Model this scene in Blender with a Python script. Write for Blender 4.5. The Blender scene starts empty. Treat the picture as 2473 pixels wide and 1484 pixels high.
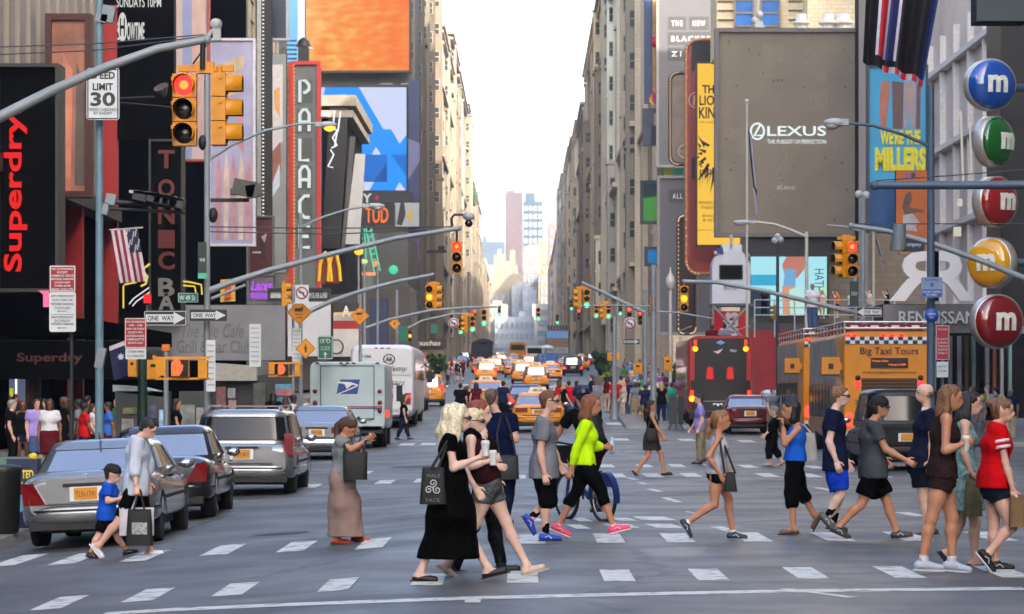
import bpy, math, random
import numpy as np
from mathutils import Vector, Matrix
R = math.radians
rnd = random.Random(7)
sc = bpy.context.scene
COL = sc.collection
# ---------------------------------------------------------------- camera, sky, sun, exposure
F = 7500.0          # focal length in the units of the layout (a 2473 px wide frame)
HC = 1.76           # eye height
CX, HY = 1265.0, 955.0
cam = bpy.data.cameras.new('camera'); cam_o = bpy.data.objects.new('camera', cam); COL.objects.link(cam_o)
cam.sensor_width = 36.0; cam.lens = 36.0 * F / 2473.0
cam.shift_x = (1236.5 - CX) / 2473.0
cam.shift_y = (HY - 742.0) / 2473.0
cam_o.location = (0, 0, HC); cam_o.rotation_euler = (R(90), 0, 0)
cam.clip_start = 1.0; cam.clip_end = 9000.0
cam.dof.use_dof = True; cam.dof.focus_distance = 40.0; cam.dof.aperture_fstop = 7.1
sc.camera = cam_o
SUN_EL, SUN_AZ = 31.0, 150.0     # elevation; azimuth the light comes FROM, clockwise from +Y
w = bpy.data.worlds.new('World'); sc.world = w; w.use_nodes = True
nt = w.node_tree; sky = nt.nodes.new('ShaderNodeTexSky'); sky.sky_type = 'NISHITA'; sky.sun_disc = False
sky.sun_elevation = R(SUN_EL); sky.sun_rotation = R(SUN_AZ); sky.air_density = .8; sky.dust_density = 4.0; sky.ozone_density = .5
bg = nt.nodes['Background']; nt.links.new(sky.outputs[0], bg.inputs[0]); bg.inputs[1].default_value = 0.15
sun = bpy.data.lights.new('sun', 'SUN'); sun.energy = 2.0; sun.angle = R(0.5); sun.color = (1, .9, .76)
sun_o = bpy.data.objects.new('sun', sun); COL.objects.link(sun_o)
_d = Vector((-math.sin(R(SUN_AZ)) * math.cos(R(SUN_EL)), -math.cos(R(SUN_AZ)) * math.cos(R(SUN_EL)), -math.sin(R(SUN_EL))))
sun_o.rotation_euler = _d.to_track_quat('-Z', 'Y').to_euler(); sun_o.location = (60, -60, 90)
sc.view_settings.view_transform = 'Standard'; sc.view_settings.look = 'None'; sc.view_settings.gamma = 1.0
EXPO = 2.6
sc.view_settings.exposure = EXPO
sc.cycles.max_bounces = 6; sc.cycles.diffuse_bounces = 3; sc.cycles.glossy_bounces = 3; sc.cycles.transmission_bounces = 4
sc.cycles.transparent_max_bounces = 6; sc.cycles.volume_bounces = 0
sc.cycles.caustics_reflective = False; sc.cycles.caustics_refractive = False
sc.cycles.sample_clamp_indirect = 4.0
sc.cycles.use_denoising = True
# ---------------------------------------------------------------- layout
def gz(X, Y):
 """height of the road surface: falls to the left gutter, climbs away from the second crossing"""
 t = Y - 98.0
 z = 0.018 * (t if t > 30 else (0 if t < -30 else (t + 30) ** 2 / 120.0))
 k = 1.0 if Y < 44 else (0.2 if Y > 90 else (1 - .55 * (Y - 44) / 16 if Y < 60 else .45 - .25 * (Y - 60) / 30))
 s = -X - 1.0
 if s > 0: z -= 0.068 * k * min(s, 6.6) * (min(1.0, s / 1.2))
 return z
def P(x, y, d): return Vector(((x - CX) * d / F, d, HC - (y - HY) * d / F))
def GP(x, d):
 X = (x - CX) * d / F
 return Vector((X, d, gz(X, d)))
def dist(x, y):
 """distance of the road point seen at x, y"""
 lo, hi = 15.0, 600.0
 for _ in range(40):
  m = (lo + hi) / 2; p = GP(x, m); yy = HY + (HC - p.z) * F / m
  if yy > y: lo = m
  else: hi = m
 return lo
# ---------------------------------------------------------------- materials
def lin(c):
 c = c / 255.0
 return c / 12.92 if c <= .04045 else ((c + .055) / 1.055) ** 2.4
def L3(c): return tuple(lin(v) for v in c)
_mc = {}
def M(c, rough=.6, metal=0.0, var=.12, scale=6.0, bump=0.0, bscale=30.0, name='paint', coat=0.0, spec=None):
 """surface with a slightly uneven colour; c is an albedo in sRGB 0-255"""
 key = (tuple(c), rough, metal, var, scale, bump, bscale, coat, spec)
 if key in _mc: return _mc[key]
 m = bpy.data.materials.new(name); m.use_nodes = True; n = m.node_tree; b = n.nodes['Principled BSDF']
 col = L3(c)
 b.inputs['Roughness'].default_value = rough; b.inputs['Metallic'].default_value = metal
 if spec is not None: b.inputs['Specular IOR Level'].default_value = spec
 if coat: b.inputs['Coat Weight'].default_value = coat; b.inputs['Coat Roughness'].default_value = .06
 b.inputs['Base Color'].default_value = (*col, 1)
 if var or bump:
  tc = n.nodes.new('ShaderNodeTexCoord')
 if var:
  nz = n.nodes.new('ShaderNodeTexNoise'); nz.inputs['Scale'].default_value = scale; nz.inputs['Detail'].default_value = 4
  n.links.new(tc.outputs['Object'], nz.inputs['Vector'])
  r = n.nodes.new('ShaderNodeValToRGB'); r.color_ramp.elements[0].position = .3; r.color_ramp.elements[1].position = .7
  r.color_ramp.elements[0].color = (*[v * (1 - var) for v in col], 1); r.color_ramp.elements[1].color = (*[min(1, v * (1 + var)) for v in col], 1)
  n.links.new(nz.outputs[0], r.inputs[0]); n.links.new(r.outputs[0], b.inputs['Base Color'])
 if bump:
  n2 = n.nodes.new('ShaderNodeTexNoise'); n2.inputs['Scale'].default_value = bscale; n2.inputs['Detail'].default_value = 3
  n.links.new(tc.outputs['Object'], n2.inputs['Vector'])
  bp = n.nodes.new('ShaderNodeBump'); bp.inputs['Strength'].default_value = bump; bp.inputs['Distance'].default_value = .02
  n.links.new(n2.outputs[0], bp.inputs['Height']); n.links.new(bp.outputs[0], b.inputs['Normal'])
 _mc[key] = m
 return m
def EM(c, s=1.0, name='lamp'):
 """light-giving surface: the given sRGB colour at strength s in the exposed picture"""
 key = ('em', tuple(c), s)
 if key in _mc: return _mc[key]
 m = bpy.data.materials.new(name); m.use_nodes = True; b = m.node_tree.nodes['Principled BSDF']
 b.inputs['Base Color'].default_value = (.02, .02, .02, 1); b.inputs['Roughness'].default_value = .5
 b.inputs['Emission Color'].default_value = (*L3(c), 1); b.inputs['Emission Strength'].default_value = s / 2 ** EXPO
 b.inputs['Specular IOR Level'].default_value = 0.0
 _mc[key] = m
 return m
CHROME = M((190, 192, 196), .18, 1, 0, name='chrome'); RUBBER = M((20, 20, 21), .8, name='rubber'); BLACK = M((14, 14, 15), .5, name='black')
GALV = M((128, 138, 142), .55, .25, .15, 3, name='galvanised'); STEELW = M((176, 178, 178), .5, name='white_metal'); DGREEN = M((24, 48, 42), .5, name='green_paint')
SIGY = M((214, 142, 10), .45, 0, .1, 8, name='signal_yellow'); WHITE = M((225, 226, 224), .55, name='white')
# ---------------------------------------------------------------- mesh building
class MB:
 def __init__(s, m=None): s.v = []; s.f = []; s.mi = []; s.ms = []; s.cur = 0; s.sm = []; s.smooth = False; s.T = None; s.mat(m) if m else None
 def mat(s, m):
  if m not in s.ms: s.ms.append(m)
  s.cur = s.ms.index(m); return s
 def add(s, vs, fs, smooth=None):
  o = len(s.v)
  if s.T is not None: vs = [s.T @ Vector(p) for p in vs]
  s.v.extend(tuple(p) for p in vs)
  sm = s.smooth if smooth is None else smooth
  for f in fs: s.f.append(tuple(i + o for i in f)); s.mi.append(s.cur); s.sm.append(sm)
  return s
 def box(s, c, d, rz=0.0, tp=(1, 1), ry=0.0):
  """box with centre c, size d; tp tapers the top in x, y"""
  h = [q / 2 for q in d]; cs, sn = math.cos(rz), math.sin(rz); cy, sy = math.cos(ry), math.sin(ry); vs = []
  for z in (-1, 1):
   for x, y in ((-1, -1), (1, -1), (1, 1), (-1, 1)):
    k = tp if z > 0 else (1, 1); px, py, pz = x * h[0] * k[0], y * h[1] * k[1], z * h[2]
    px, pz = px * cy + pz * sy, -px * sy + pz * cy
    vs.append((c[0] + px * cs - py * sn, c[1] + px * sn + py * cs, c[2] + pz))
  return s.add(vs, [(3, 2, 1, 0), (4, 5, 6, 7), (0, 1, 5, 4), (1, 2, 6, 5), (2, 3, 7, 6), (3, 0, 4, 7)], False)
 def tube(s, pts, r, n=8, caps=True):
  """round bar through pts; r a number or one per point"""
  pts = [Vector(p) for p in pts]; rs = r if isinstance(r, (list, tuple)) else [r] * len(pts); vs = []; fs = []
  up = None
  for i, p in enumerate(pts):
   a = pts[max(i - 1, 0)]; b = pts[min(i + 1, len(pts) - 1)]; t = (b - a).normalized()
   if up is None: up = t.orthogonal().normalized()
   else: up = (up - t * up.dot(t)).normalized()
   q = t.cross(up)
   for k in range(n):
    an = 2 * math.pi * k / n; vs.append(p + (up * math.cos(an) + q * math.sin(an)) * rs[i])
  for i in range(len(pts) - 1):
   for k in range(n): k2 = (k + 1) % n; fs.append((i * n + k, i * n + k2, (i + 1) * n + k2, (i + 1) * n + k))
  s.add(vs, fs, True)
  if caps:
   o = len(s.v); m = (len(pts) - 1) * n
   s.add([vs[k] for k in range(n)], [tuple(range(n - 1, -1, -1))], False); s.add([vs[m + k] for k in range(n)], [tuple(range(n))], False)
  return s
 def lathe(s, c, prof, n=16, ax=(0, 0, 1), sq=None):
  """profile of (radius, height) turned about axis ax through c"""
  ax = Vector(ax).normalized(); u = ax.orthogonal().normalized() if abs(ax.z) < .99 else Vector((1, 0, 0)); v = ax.cross(u); c = Vector(c); vs = []; fs = []
  for r, h in prof:
   for k in range(n):
    a = 2 * math.pi * k / n; vs.append(c + ax * h + (u * math.cos(a) + v * math.sin(a)) * r)
  for i in range(len(prof) - 1):
   for k in range(n): k2 = (k + 1) % n; fs.append((i * n + k, i * n + k2, (i + 1) * n + k2, (i + 1) * n + k))
  if len(prof) > 3 and abs(prof[0][1] - prof[-1][1]) < 1e-6 and prof[0][0] > 1e-4 and prof[-1][0] > 1e-4:
   m_ = (len(prof) - 1) * n
   return s.add(vs, fs + [(m_ + k, m_ + (k + 1) % n, (k + 1) % n, k) for k in range(n)], True)
  s.add(vs, fs, True)
  if prof[0][0] > 1e-4: s.add(vs[:n], [tuple(range(n - 1, -1, -1))], False)
  if prof[-1][0] > 1e-4: s.add(vs[-n:], [tuple(range(n))], False)
  return s
 def ball(s, c, r, n=12, m=8):
  r = r if isinstance(r, (tuple, list)) else (r, r, r); vs = []; fs = []
  for i in range(m + 1):
   t = math.pi * i / m
   for k in range(n): a = 2 * math.pi * k / n; vs.append((c[0] + r[0] * math.sin(t) * math.cos(a), c[1] + r[1] * math.sin(t) * math.sin(a), c[2] - r[2] * math.cos(t)))
  for i in range(m):
   for k in range(n): k2 = (k + 1) % n; fs.append((i * n + k, i * n + k2, (i + 1) * n + k2, (i + 1) * n + k))
  return s.add(vs, fs, True)
 def poly(s, pts, depth=0.0, dirv=None):
  """flat polygon; with depth it becomes a slab going along dirv"""
  pts = [Vector(p) for p in pts]; n = len(pts)
  if not depth: return s.add(pts, [tuple(range(n))], False)
  dv = Vector(dirv) * depth; q = [p + dv for p in pts]
  return s.add(pts + q, [tuple(range(n)), tuple(range(2 * n - 1, n - 1, -1))] + [(i, i + n, (i + 1) % n + n, (i + 1) % n) for i in range(n)], False)
 def text(s, body, o, w=None, h=None, ux=(1, 0, 0), uy=(0, 0, 1), depth=.01, bold=0.0, align='c', shear=0.0, space=1.0):
  """lettering fitted to width w and/or height h, centred (or left-aligned) on o"""
  cu = bpy.data.curves.new('lettering', 'FONT'); cu.body = body; cu.resolution_u = 3; cu.offset = bold; cu.extrude = .5; cu.shear = shear; cu.space_character = space; cu.space_line = .9
  ob = bpy.data.objects.new('lettering', cu); me = ob.to_mesh(); n = len(me.vertices)
  co = np.empty(n * 3); me.vertices.foreach_get('co', co); co = co.reshape(-1, 3); fs = [tuple(p.vertices) for p in me.polygons]
  ob.to_mesh_clear(); bpy.data.objects.remove(ob); bpy.data.curves.remove(cu)
  if n == 0: return s
  a = co.min(0); b = co.max(0); W, H = b[0] - a[0], max(b[1] - a[1], 1e-3)
  kx = (w / W) if w else h / H; ky = (h / H) if h else kx
  ux, uy = Vector(ux).normalized(), Vector(uy).normalized(); un = ux.cross(uy); o = Vector(o)
  x0 = a[0] + W / 2 if align == 'c' else a[0]; y0 = (a[1] + b[1]) / 2
  vs = [o + ux * ((p[0] - x0) * kx) + uy * ((p[1] - y0) * ky) + un * (depth if p[2] > 0 else 0.0) for p in co]
  return s.add(vs, fs, False)
 def build(s, name, parent=None, world=True, origin=None, coll=None):
  me = bpy.data.meshes.new(name); vs = np.array(s.v, dtype=float).reshape(-1, 3)
  off = np.zeros(3); ob = bpy.data.objects.new(name, me)
  if parent is None:
   if origin is None:
    lo, hi = vs.min(0), vs.max(0); off = np.array(((lo[0] + hi[0]) / 2, (lo[1] + hi[1]) / 2, lo[2]))
   else: off = np.array(origin)
   ob.location = off
  else:
   ob.parent = parent
   if world:
    q = parent
    while q is not None: off = off + np.array(q.location); q = q.parent
  me.from_pydata((vs - off).tolist(), [], s.f)
  for m in s.ms: me.materials.append(m)
  me.polygons.foreach_set('material_index', s.mi); me.polygons.foreach_set('use_smooth', s.sm); me.update()
  (coll or COL).objects.link(ob)
  return ob
def tag(o, label=None, cat=None, group=None, kind=None):
 if label: o['label'] = label
 if cat: o['category'] = cat
 if group: o['group'] = group
 if kind: o['kind'] = kind
 return o
def thing(name, label, cat, loc=(0, 0, 0), rz=0.0, group=None):
 o = bpy.data.objects.new(name, None); o.empty_display_size = .2; COL.objects.link(o); o.location = loc; o.rotation_euler = (0, 0, rz)
 return tag(o, label, cat, group)
def kids(o):
 return [c for c in bpy.data.objects if c.parent is o]
def copy_tree(o, loc=None, rz=None, label=None, group=None, parent=None, tree=None, remat=None, scale=None):
 tree = tree if tree is not None else snapshot(o)
 c = o.copy(); COL.objects.link(c)
 if parent is not None: c.parent = parent
 if loc is not None: c.location = loc
 if rz is not None: c.rotation_euler = (0, 0, rz)
 if scale is not None: c.scale = (scale, scale, scale)
 if label: c['label'] = label
 if group: c['group'] = group
 if remat and c.type == 'MESH': swap(c, remat)
 for ch, sub in tree: copy_tree(ch, parent=c, tree=sub, remat=remat)
 return c
def snapshot(o): return [(c, snapshot(c)) for c in kids(o)]
def swap(o, remat):
 for sl in o.material_slots:
  if sl.material in remat: m = remat[sl.material]; sl.link = 'OBJECT'; sl.material = m
def structure(o, label=None): o['kind'] = 'structure'; return tag(o, label) if label else o
# ================================================================ ground, road, markings
def asphalt():
 m = bpy.data.materials.new('asphalt'); m.use_nodes = True; n = m.node_tree; b = n.nodes['Principled BSDF']
 tc = n.nodes.new('ShaderNodeTexCoord')
 def noise(sc_, det, rough=.6, vec=None):
  q = n.nodes.new('ShaderNodeTexNoise'); q.inputs['Scale'].default_value = sc_; q.inputs['Detail'].default_value = det; q.inputs['Roughness'].default_value = rough
  n.links.new(vec or tc.outputs['Object'], q.inputs['Vector']); return q
 def ramp(src, p0, c0, p1, c1):
  r = n.nodes.new('ShaderNodeValToRGB'); r.color_ramp.elements[0].position = p0; r.color_ramp.elements[1].position = p1
  r.color_ramp.elements[0].color = (*c0, 1); r.color_ramp.elements[1].color = (*c1, 1); n.links.new(src.outputs[0], r.inputs[0]); return r
 def mul(a, c):
  q = n.nodes.new('ShaderNodeMix'); q.data_type = 'RGBA'; q.blend_type = 'MULTIPLY'; q.inputs[0].default_value = 1
  n.links.new(a.outputs[0] if a.type != 'MIX' else a.outputs[2], q.inputs[6]); n.links.new(c.outputs[0], q.inputs[7]); return q
 mp = n.nodes.new('ShaderNodeMapping'); mp.inputs['Scale'].default_value = (1, .12, 1); n.links.new(tc.outputs['Object'], mp.inputs[0])
 base = ramp(noise(.9, 6, .6, mp.outputs[0]), .3, (.065, .064, .061), .72, (.102, .100, .095))
 patch = ramp(noise(.22, 3), .46, (.7, .7, .7), .52, (1.04, 1.04, 1.04))
 grain = ramp(noise(38, 3), .3, (.78, .78, .78), .7, (1.16, 1.16, 1.16))
 vo = n.nodes.new('ShaderNodeTexVoronoi'); vo.feature = 'DISTANCE_TO_EDGE'; vo.inputs['Scale'].default_value = .22; vo.inputs['Randomness'].default_value = 1
 wn = noise(1.6, 4); ad = n.nodes.new('ShaderNodeMix'); ad.data_type = 'RGBA'; ad.blend_type = 'ADD'; ad.inputs[0].default_value = .5
 n.links.new(tc.outputs['Object'], ad.inputs[6]); n.links.new(wn.outputs['Color'], ad.inputs[7]); n.links.new(ad.outputs[2], vo.inputs['Vector'])
 crack = ramp(vo, .006, (.42, .42, .42), .018, (1, 1, 1))
 q = mul(mul(mul(base, patch), grain), crack)
 n.links.new(q.outputs[2], b.inputs['Base Color'])
 rr = ramp(noise(.5, 4), .3, (.42,) * 3, .7, (.66,) * 3); n.links.new(rr.outputs[0], b.inputs['Roughness'])
 bp = n.nodes.new('ShaderNodeBump'); bp.inputs['Strength'].default_value = .25; bp.inputs['Distance'].default_value = .01
 g2 = noise(70, 3); n.links.new(g2.outputs[0], bp.inputs['Height']); n.links.new(bp.outputs[0], b.inputs['Normal'])
 return m
ASPH = asphalt()
def sheet(xs, ys, m, dz=0.0, zf=gz):
 b = MB(m); b.smooth = True; nx = len(xs)
 b.add([(x, y, zf(x, y) + dz) for y in ys for x in xs], [(j * nx + i, j * nx + i + 1, (j + 1) * nx + i + 1, (j + 1) * nx + i) for j in range(len(ys) - 1) for i in range(nx - 1)])
 return b
YS = [-120, -60, -20, 0, 15] + list(range(20, 64, 2)) + list(range(64, 140, 4)) + [150, 170, 200, 240, 300, 400, 550, 800, 1200, 1800, 2600]
XS = [-1500, -400, -120, -60, -30, -16, -12, -9, -8, -7.6, -7, -6, -5, -4, -3, -2.5, -2.2, -1.8, -1.4, -1, -.5, 0, 2, 4, 8, 14, 22, 40, 120, 400, 1500]
structure(sheet(XS, YS, ASPH).build('road', origin=(0, 0, 0)), 'grey asphalt avenue with worn patches')
PAVE = M((112, 110, 106), .75, 0, .2, 1.2, .15, 20, name='pavement'); CURB = M((150, 148, 142), .7, 0, .15, 3, name='kerb')
PAVE2 = M((122, 118, 112), .75, 0, .2, 1.0, .15, 20, name='plaza_paving')
# left pavement, right pavement, plaza island
def pave(name, edge_l, edge_r, y0, y1, h=.15, m=PAVE, label=None):
 """raised pavement between two edge functions of Y, with a kerb face all round"""
 ys = [y for y in sorted(set([y0, y1] + [q for q in YS if y0 < q < y1]))]; b = MB(m); vs = []
 for y in ys:
  l, r = edge_l(y), edge_r(y); e = max(l, min(r, 0)) if False else None
  zl, zr = gz(l, y) + h, gz(r, y) + h; k = 6
  for i in range(k + 1): x = l + (r - l) * i / k; vs.append((x, y, gz(x, y) + h))
 k = 7; n = len(ys); b.smooth = True
 b.add(vs, [(j * k + i, j * k + i + 1, (j + 1) * k + i + 1, (j + 1) * k + i) for j in range(n - 1) for i in range(k - 1)])
 b.mat(CURB)
 for col, sgn in ((0, 1), (k - 1, -1)):
  q = [vs[j * k + col] for j in range(n)]; lo = [(p[0] - .03 * sgn, p[1], p[2] - h - .05) for p in q]
  b.add(q + lo, [(j, j + 1, n + j + 1, n + j) for j in range(n - 1)])
 for row in (0, n - 1):
  q = vs[row * k:(row + 1) * k]; lo = [(p[0], p[1] - (.03 if row == 0 else -.03), p[2] - h - .05) for p in q]
  b.add(q + lo, [(j, j + 1, k + j + 1, k + j) for j in range(k - 1)])
 return structure(b.build(name, origin=(0, 0, 0)), label)
pave('pavement', lambda y: -40, lambda y: -7.45, 43, 1200, label='grey pavement along the left shops')
pave('pavement', lambda y: 13.9, lambda y: 45, 98, 1200, label='pavement under the round sweet signs')
def plz_l(y): return 4.0 + (y - 122) * .013 if y < 180 else 4.75 + (y - 180) * .024
pave('plaza', plz_l, lambda y: 6.5 + (y - 122) * .02, 122, 420, m=PAVE2, label='raised plaza island full of people')
MARK = M((198, 198, 190), .6, 0, .0011, 5, .1, 40, name='road_paint'); MARK_OLD = M((112, 114, 114), .65, 0, .3, 9, .1, 40, name='worn_road_paint')
e_ = [q for q in MARK.node_tree.nodes if q.type == 'VALTORGB'][0].color_ramp.elements; e_[0].position = .35; e_[1].position = .47; e_[0].color = (.16, .165, .165, 1)
mk = MB(MARK)
def gq(b, pts, dz=.004):
 b.add([(p[0], p[1], gz(p[0], p[1]) + dz) for p in pts], [(0, 1, 2, 3)], False)
def dash(x, y, wpx, hpx, skew=0.0, worn=False):
 """painted block centred at the road point seen at x, y"""
 mk.mat(MARK_OLD if worn else MARK); d0, d1 = dist(x, y + hpx / 2), dist(x, y - hpx / 2); dm = (d0 + d1) / 2; X = (x - CX) * dm / F; hw = wpx * dm / F / 2
 n = 3
 for i in range(n):
  a, c = d0 + (d1 - d0) * i / n, d0 + (d1 - d0) * (i + 1) / n
  s0, s1 = skew * (i / n - .5), skew * ((i + 1) / n - .5)
  gq(mk, [(X - hw + s0, a), (X + hw + s0, a), (X + hw + s1, c), (X - hw + s1, c)])
for x, y in ((145, 1457), (360, 1438), (570, 1424), (818, 1413), (1036, 1401), (1262, 1395), (1490, 1391), (1710, 1389), (1945, 1385), (2170, 1383), (2420, 1382)): dash(x, y, 74, 28)
for x, y in ((45, 1354), (185, 1350), (350, 1344), (540, 1329), (718, 1321), (903, 1313), (1095, 1306), (1283, 1303), (1470, 1301), (1635, 1300), (1815, 1298), (2010, 1297), (2190, 1296), (2390, 1296)): dash(x, y, 66, 22)
for x, y in ((575, 1190), (750, 1175), (930, 1165), (1022, 1161), (1140, 1155), (1250, 1152), (1488, 1149), (1576, 1149), (1668, 1148), (1852, 1148), (1955, 1149), (2120, 1150), (2230, 1151)): dash(x, y, 40, 9)
for x, y in ((880, 1142), (1100, 1133), (1465, 1126), (1556, 1126), (1634, 1125), (1806, 1127), (1967, 1129), (1720, 1126)): dash(x, y, 34, 7)
for x, y in ((983, 1074), (1035, 1073), (1500, 1062), (1658, 1063), (1802, 1066), (1482, 1024), (1535, 1024), (1095, 1012), (1330, 1010), (1140, 985)): dash(x, y, 36, 5)
for x, y, wd, h in ((1526, 1157, 16, 5), (1552, 1168, 15, 4), (1582, 1185, 18, 7), (1621, 1208, 20, 11), (1670, 1239, 10, 5), (1505, 1255, 46, 7), (1580, 1253, 78, 9), (1405, 1256, 34, 9), (1290, 1256, 40, 8), (1397, 1273, 36, 10), (1500, 1271, 62, 9), (1603, 1271, 66, 10), (1750, 1279, 30, 13), (1995, 1183, 22, 9), (2201, 1243, 40, 10)): dash(x, y, wd, h, -.12)
for x, y in ((1185, 925), (1340, 918), (1250, 940), (1390, 945), (1230, 905), (1130, 930), (1340, 935)): dash(x, y, 28, 3)
def stripe(pts, wm, worn=False):
 mk.mat(MARK_OLD if worn else MARK); q = []
 for (x, y), (x2, y2) in zip(pts, pts[1:]):
  n = max(1, int(abs(x2 - x) / 60))
  for i in range(n): q.append((x + (x2 - x) * i / n, y + (y2 - y) * i / n))
 q.append(pts[-1]); w_ = []
 for x, y in q: d = dist(x, y); w_.append(((x - CX) * d / F, d))
 for a, b in zip(w_, w_[1:]): gq(mk, [(a[0], a[1] - wm / 2), (b[0], b[1] - wm / 2), (b[0], b[1] + wm / 2), (a[0], a[1] + wm / 2)], .003)
stripe([(250, 1484), (420, 1473), (700, 1461), (1120, 1446), (1480, 1437), (1860, 1429), (2473, 1422)], .42)
stripe([(1480, 1156), (1760, 1156), (2080, 1160)], .3, True); stripe([(700, 1186), (880, 1174), (1040, 1167)], .3, True); stripe([(1480, 1041), (1640, 1043)], .5, True)
stripe([(560, 1272), (690, 1266)], .12, True); stripe([(880, 1251), (1010, 1249)], .1, True); stripe([(1180, 945), (1250, 943)], .9, True); stripe([(1330, 905), (1440, 905)], 1.2, True)
mk.mat(MARK); dash(1142, 1452, 38, 9); dash(1978, 1434, 34, 22, -.5)
structure(mk.build('road_markings', origin=(0, 0, 0)), 'white crossing blocks and stop line')
DK = M((34, 36, 38), .7, 0, .2, 3, name='iron'); mh = MB(DK)
for x, y, r in ((1275, 1062, .45), (1275, 1080, .45), (1275, 1100, .42), (680, 1290, .4), (1090, 1118, .5), (1010, 1128, .7)):
 d = dist(x, y); X = (x - CX) * d / F
 for k in range(16):
  a, c = 2 * math.pi * k / 16, 2 * math.pi * (k + 1) / 16
  q = [(X, d), (X + r * math.cos(a), d + r * math.sin(a)), (X + r * math.cos(c), d + r * math.sin(c))]
  mh.add([(p[0], p[1], gz(p[0], p[1]) + .006) for p in q], [(0, 1, 2)], False)
structure(mh.build('road_covers', origin=(0, 0, 0)), 'dark iron covers in the asphalt')
# ================================================================ buildings
def brick(c1, c2, s=1.0, name='wall'):
 """masonry: courses of slightly different blocks"""
 m = bpy.data.materials.new(name); m.use_nodes = True; n = m.node_tree; b = n.nodes['Principled BSDF']; tc = n.nodes.new('ShaderNodeTexCoord')
 sp = n.nodes.new('ShaderNodeSeparateXYZ'); cb = n.nodes.new('ShaderNodeCombineXYZ'); ad = n.nodes.new('ShaderNodeMath'); ad.operation = 'ADD'
 n.links.new(tc.outputs['Object'], sp.inputs[0]); n.links.new(sp.outputs[0], ad.inputs[0]); n.links.new(sp.outputs[1], ad.inputs[1]); n.links.new(ad.outputs[0], cb.inputs[0]); n.links.new(sp.outputs[2], cb.inputs[1])
 t = n.nodes.new('ShaderNodeTexBrick'); t.inputs['Scale'].default_value = s; t.inputs['Color1'].default_value = (*L3(c1), 1); t.inputs['Color2'].default_value = (*L3(c2), 1)
 t.inputs['Mortar'].default_value = (*[v * .7 for v in L3(c1)], 1); t.inputs['Mortar Size'].default_value = .015; n.links.new(cb.outputs[0], t.inputs[0])
 nz = n.nodes.new('ShaderNodeTexNoise'); nz.inputs['Scale'].default_value = .15; nz.inputs['Detail'].default_value = 6; n.links.new(tc.outputs['Object'], nz.inputs[0])
 r = n.nodes.new('ShaderNodeValToRGB'); r.color_ramp.elements[0].position = .35; r.color_ramp.elements[1].position = .65; r.color_ramp.elements[0].color = (.78, .78, .78, 1); n.links.new(nz.outputs[0], r.inputs[0])
 mx = n.nodes.new('ShaderNodeMix'); mx.data_type = 'RGBA'; mx.blend_type = 'MULTIPLY'; mx.inputs[0].default_value = 1; n.links.new(t.outputs[0], mx.inputs[6]); n.links.new(r.outputs[0], mx.inputs[7])
 n.links.new(mx.outputs[2], b.inputs['Base Color']); b.inputs['Roughness'].default_value = .85
 return m
WGL = M((40, 50, 60), .12, 0, .3, .4, name='window_glass', spec=.8); WFR = M((150, 140, 122), .7, 0, .1, 2, name='window_frame')
_wm = {}
def window_mesh(wd, ht, axis):
 """framed sash window, glass set back; axis 'y' faces the camera, 'l'/'r' face the street"""
 key = (round(wd, 2), round(ht, 2), axis)
 if key in _wm: return _wm[key]
 b = MB(WFR); t = .12
 if axis == 'y':
  for dx in (-wd / 2, wd / 2): b.box((dx, -.06, 0), (t, .16, ht))
  for dz in (-ht / 2, 0, ht / 2): b.box((0, -.05, dz), (wd, .12, t))
  b.mat(WGL); b.box((0, -.005, 0), (wd - t, .05, ht - t))
 else:
  sg = 1 if axis == 'r' else -1
  for dy in (-wd / 2, wd / 2): b.box((sg * .06, dy, 0), (.16, t, ht))
  for dz in (-ht / 2, 0, ht / 2): b.box((sg * .05, 0, dz), (.12, wd, t))
  b.mat(WGL); b.box((sg * .005, 0, 0), (.05, wd - t, ht - t))
 ob = b.build('window', origin=(0, 0, 0)); me = ob.data; bpy.data.objects.remove(ob); _wm[key] = me; return me
def put_window(parent, wd, ht, axis, p):
 o = bpy.data.objects.new('window', window_mesh(wd, ht, axis)); COL.objects.link(o); o.parent = parent; o.location = Vector(p) - parent.location; return o
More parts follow.
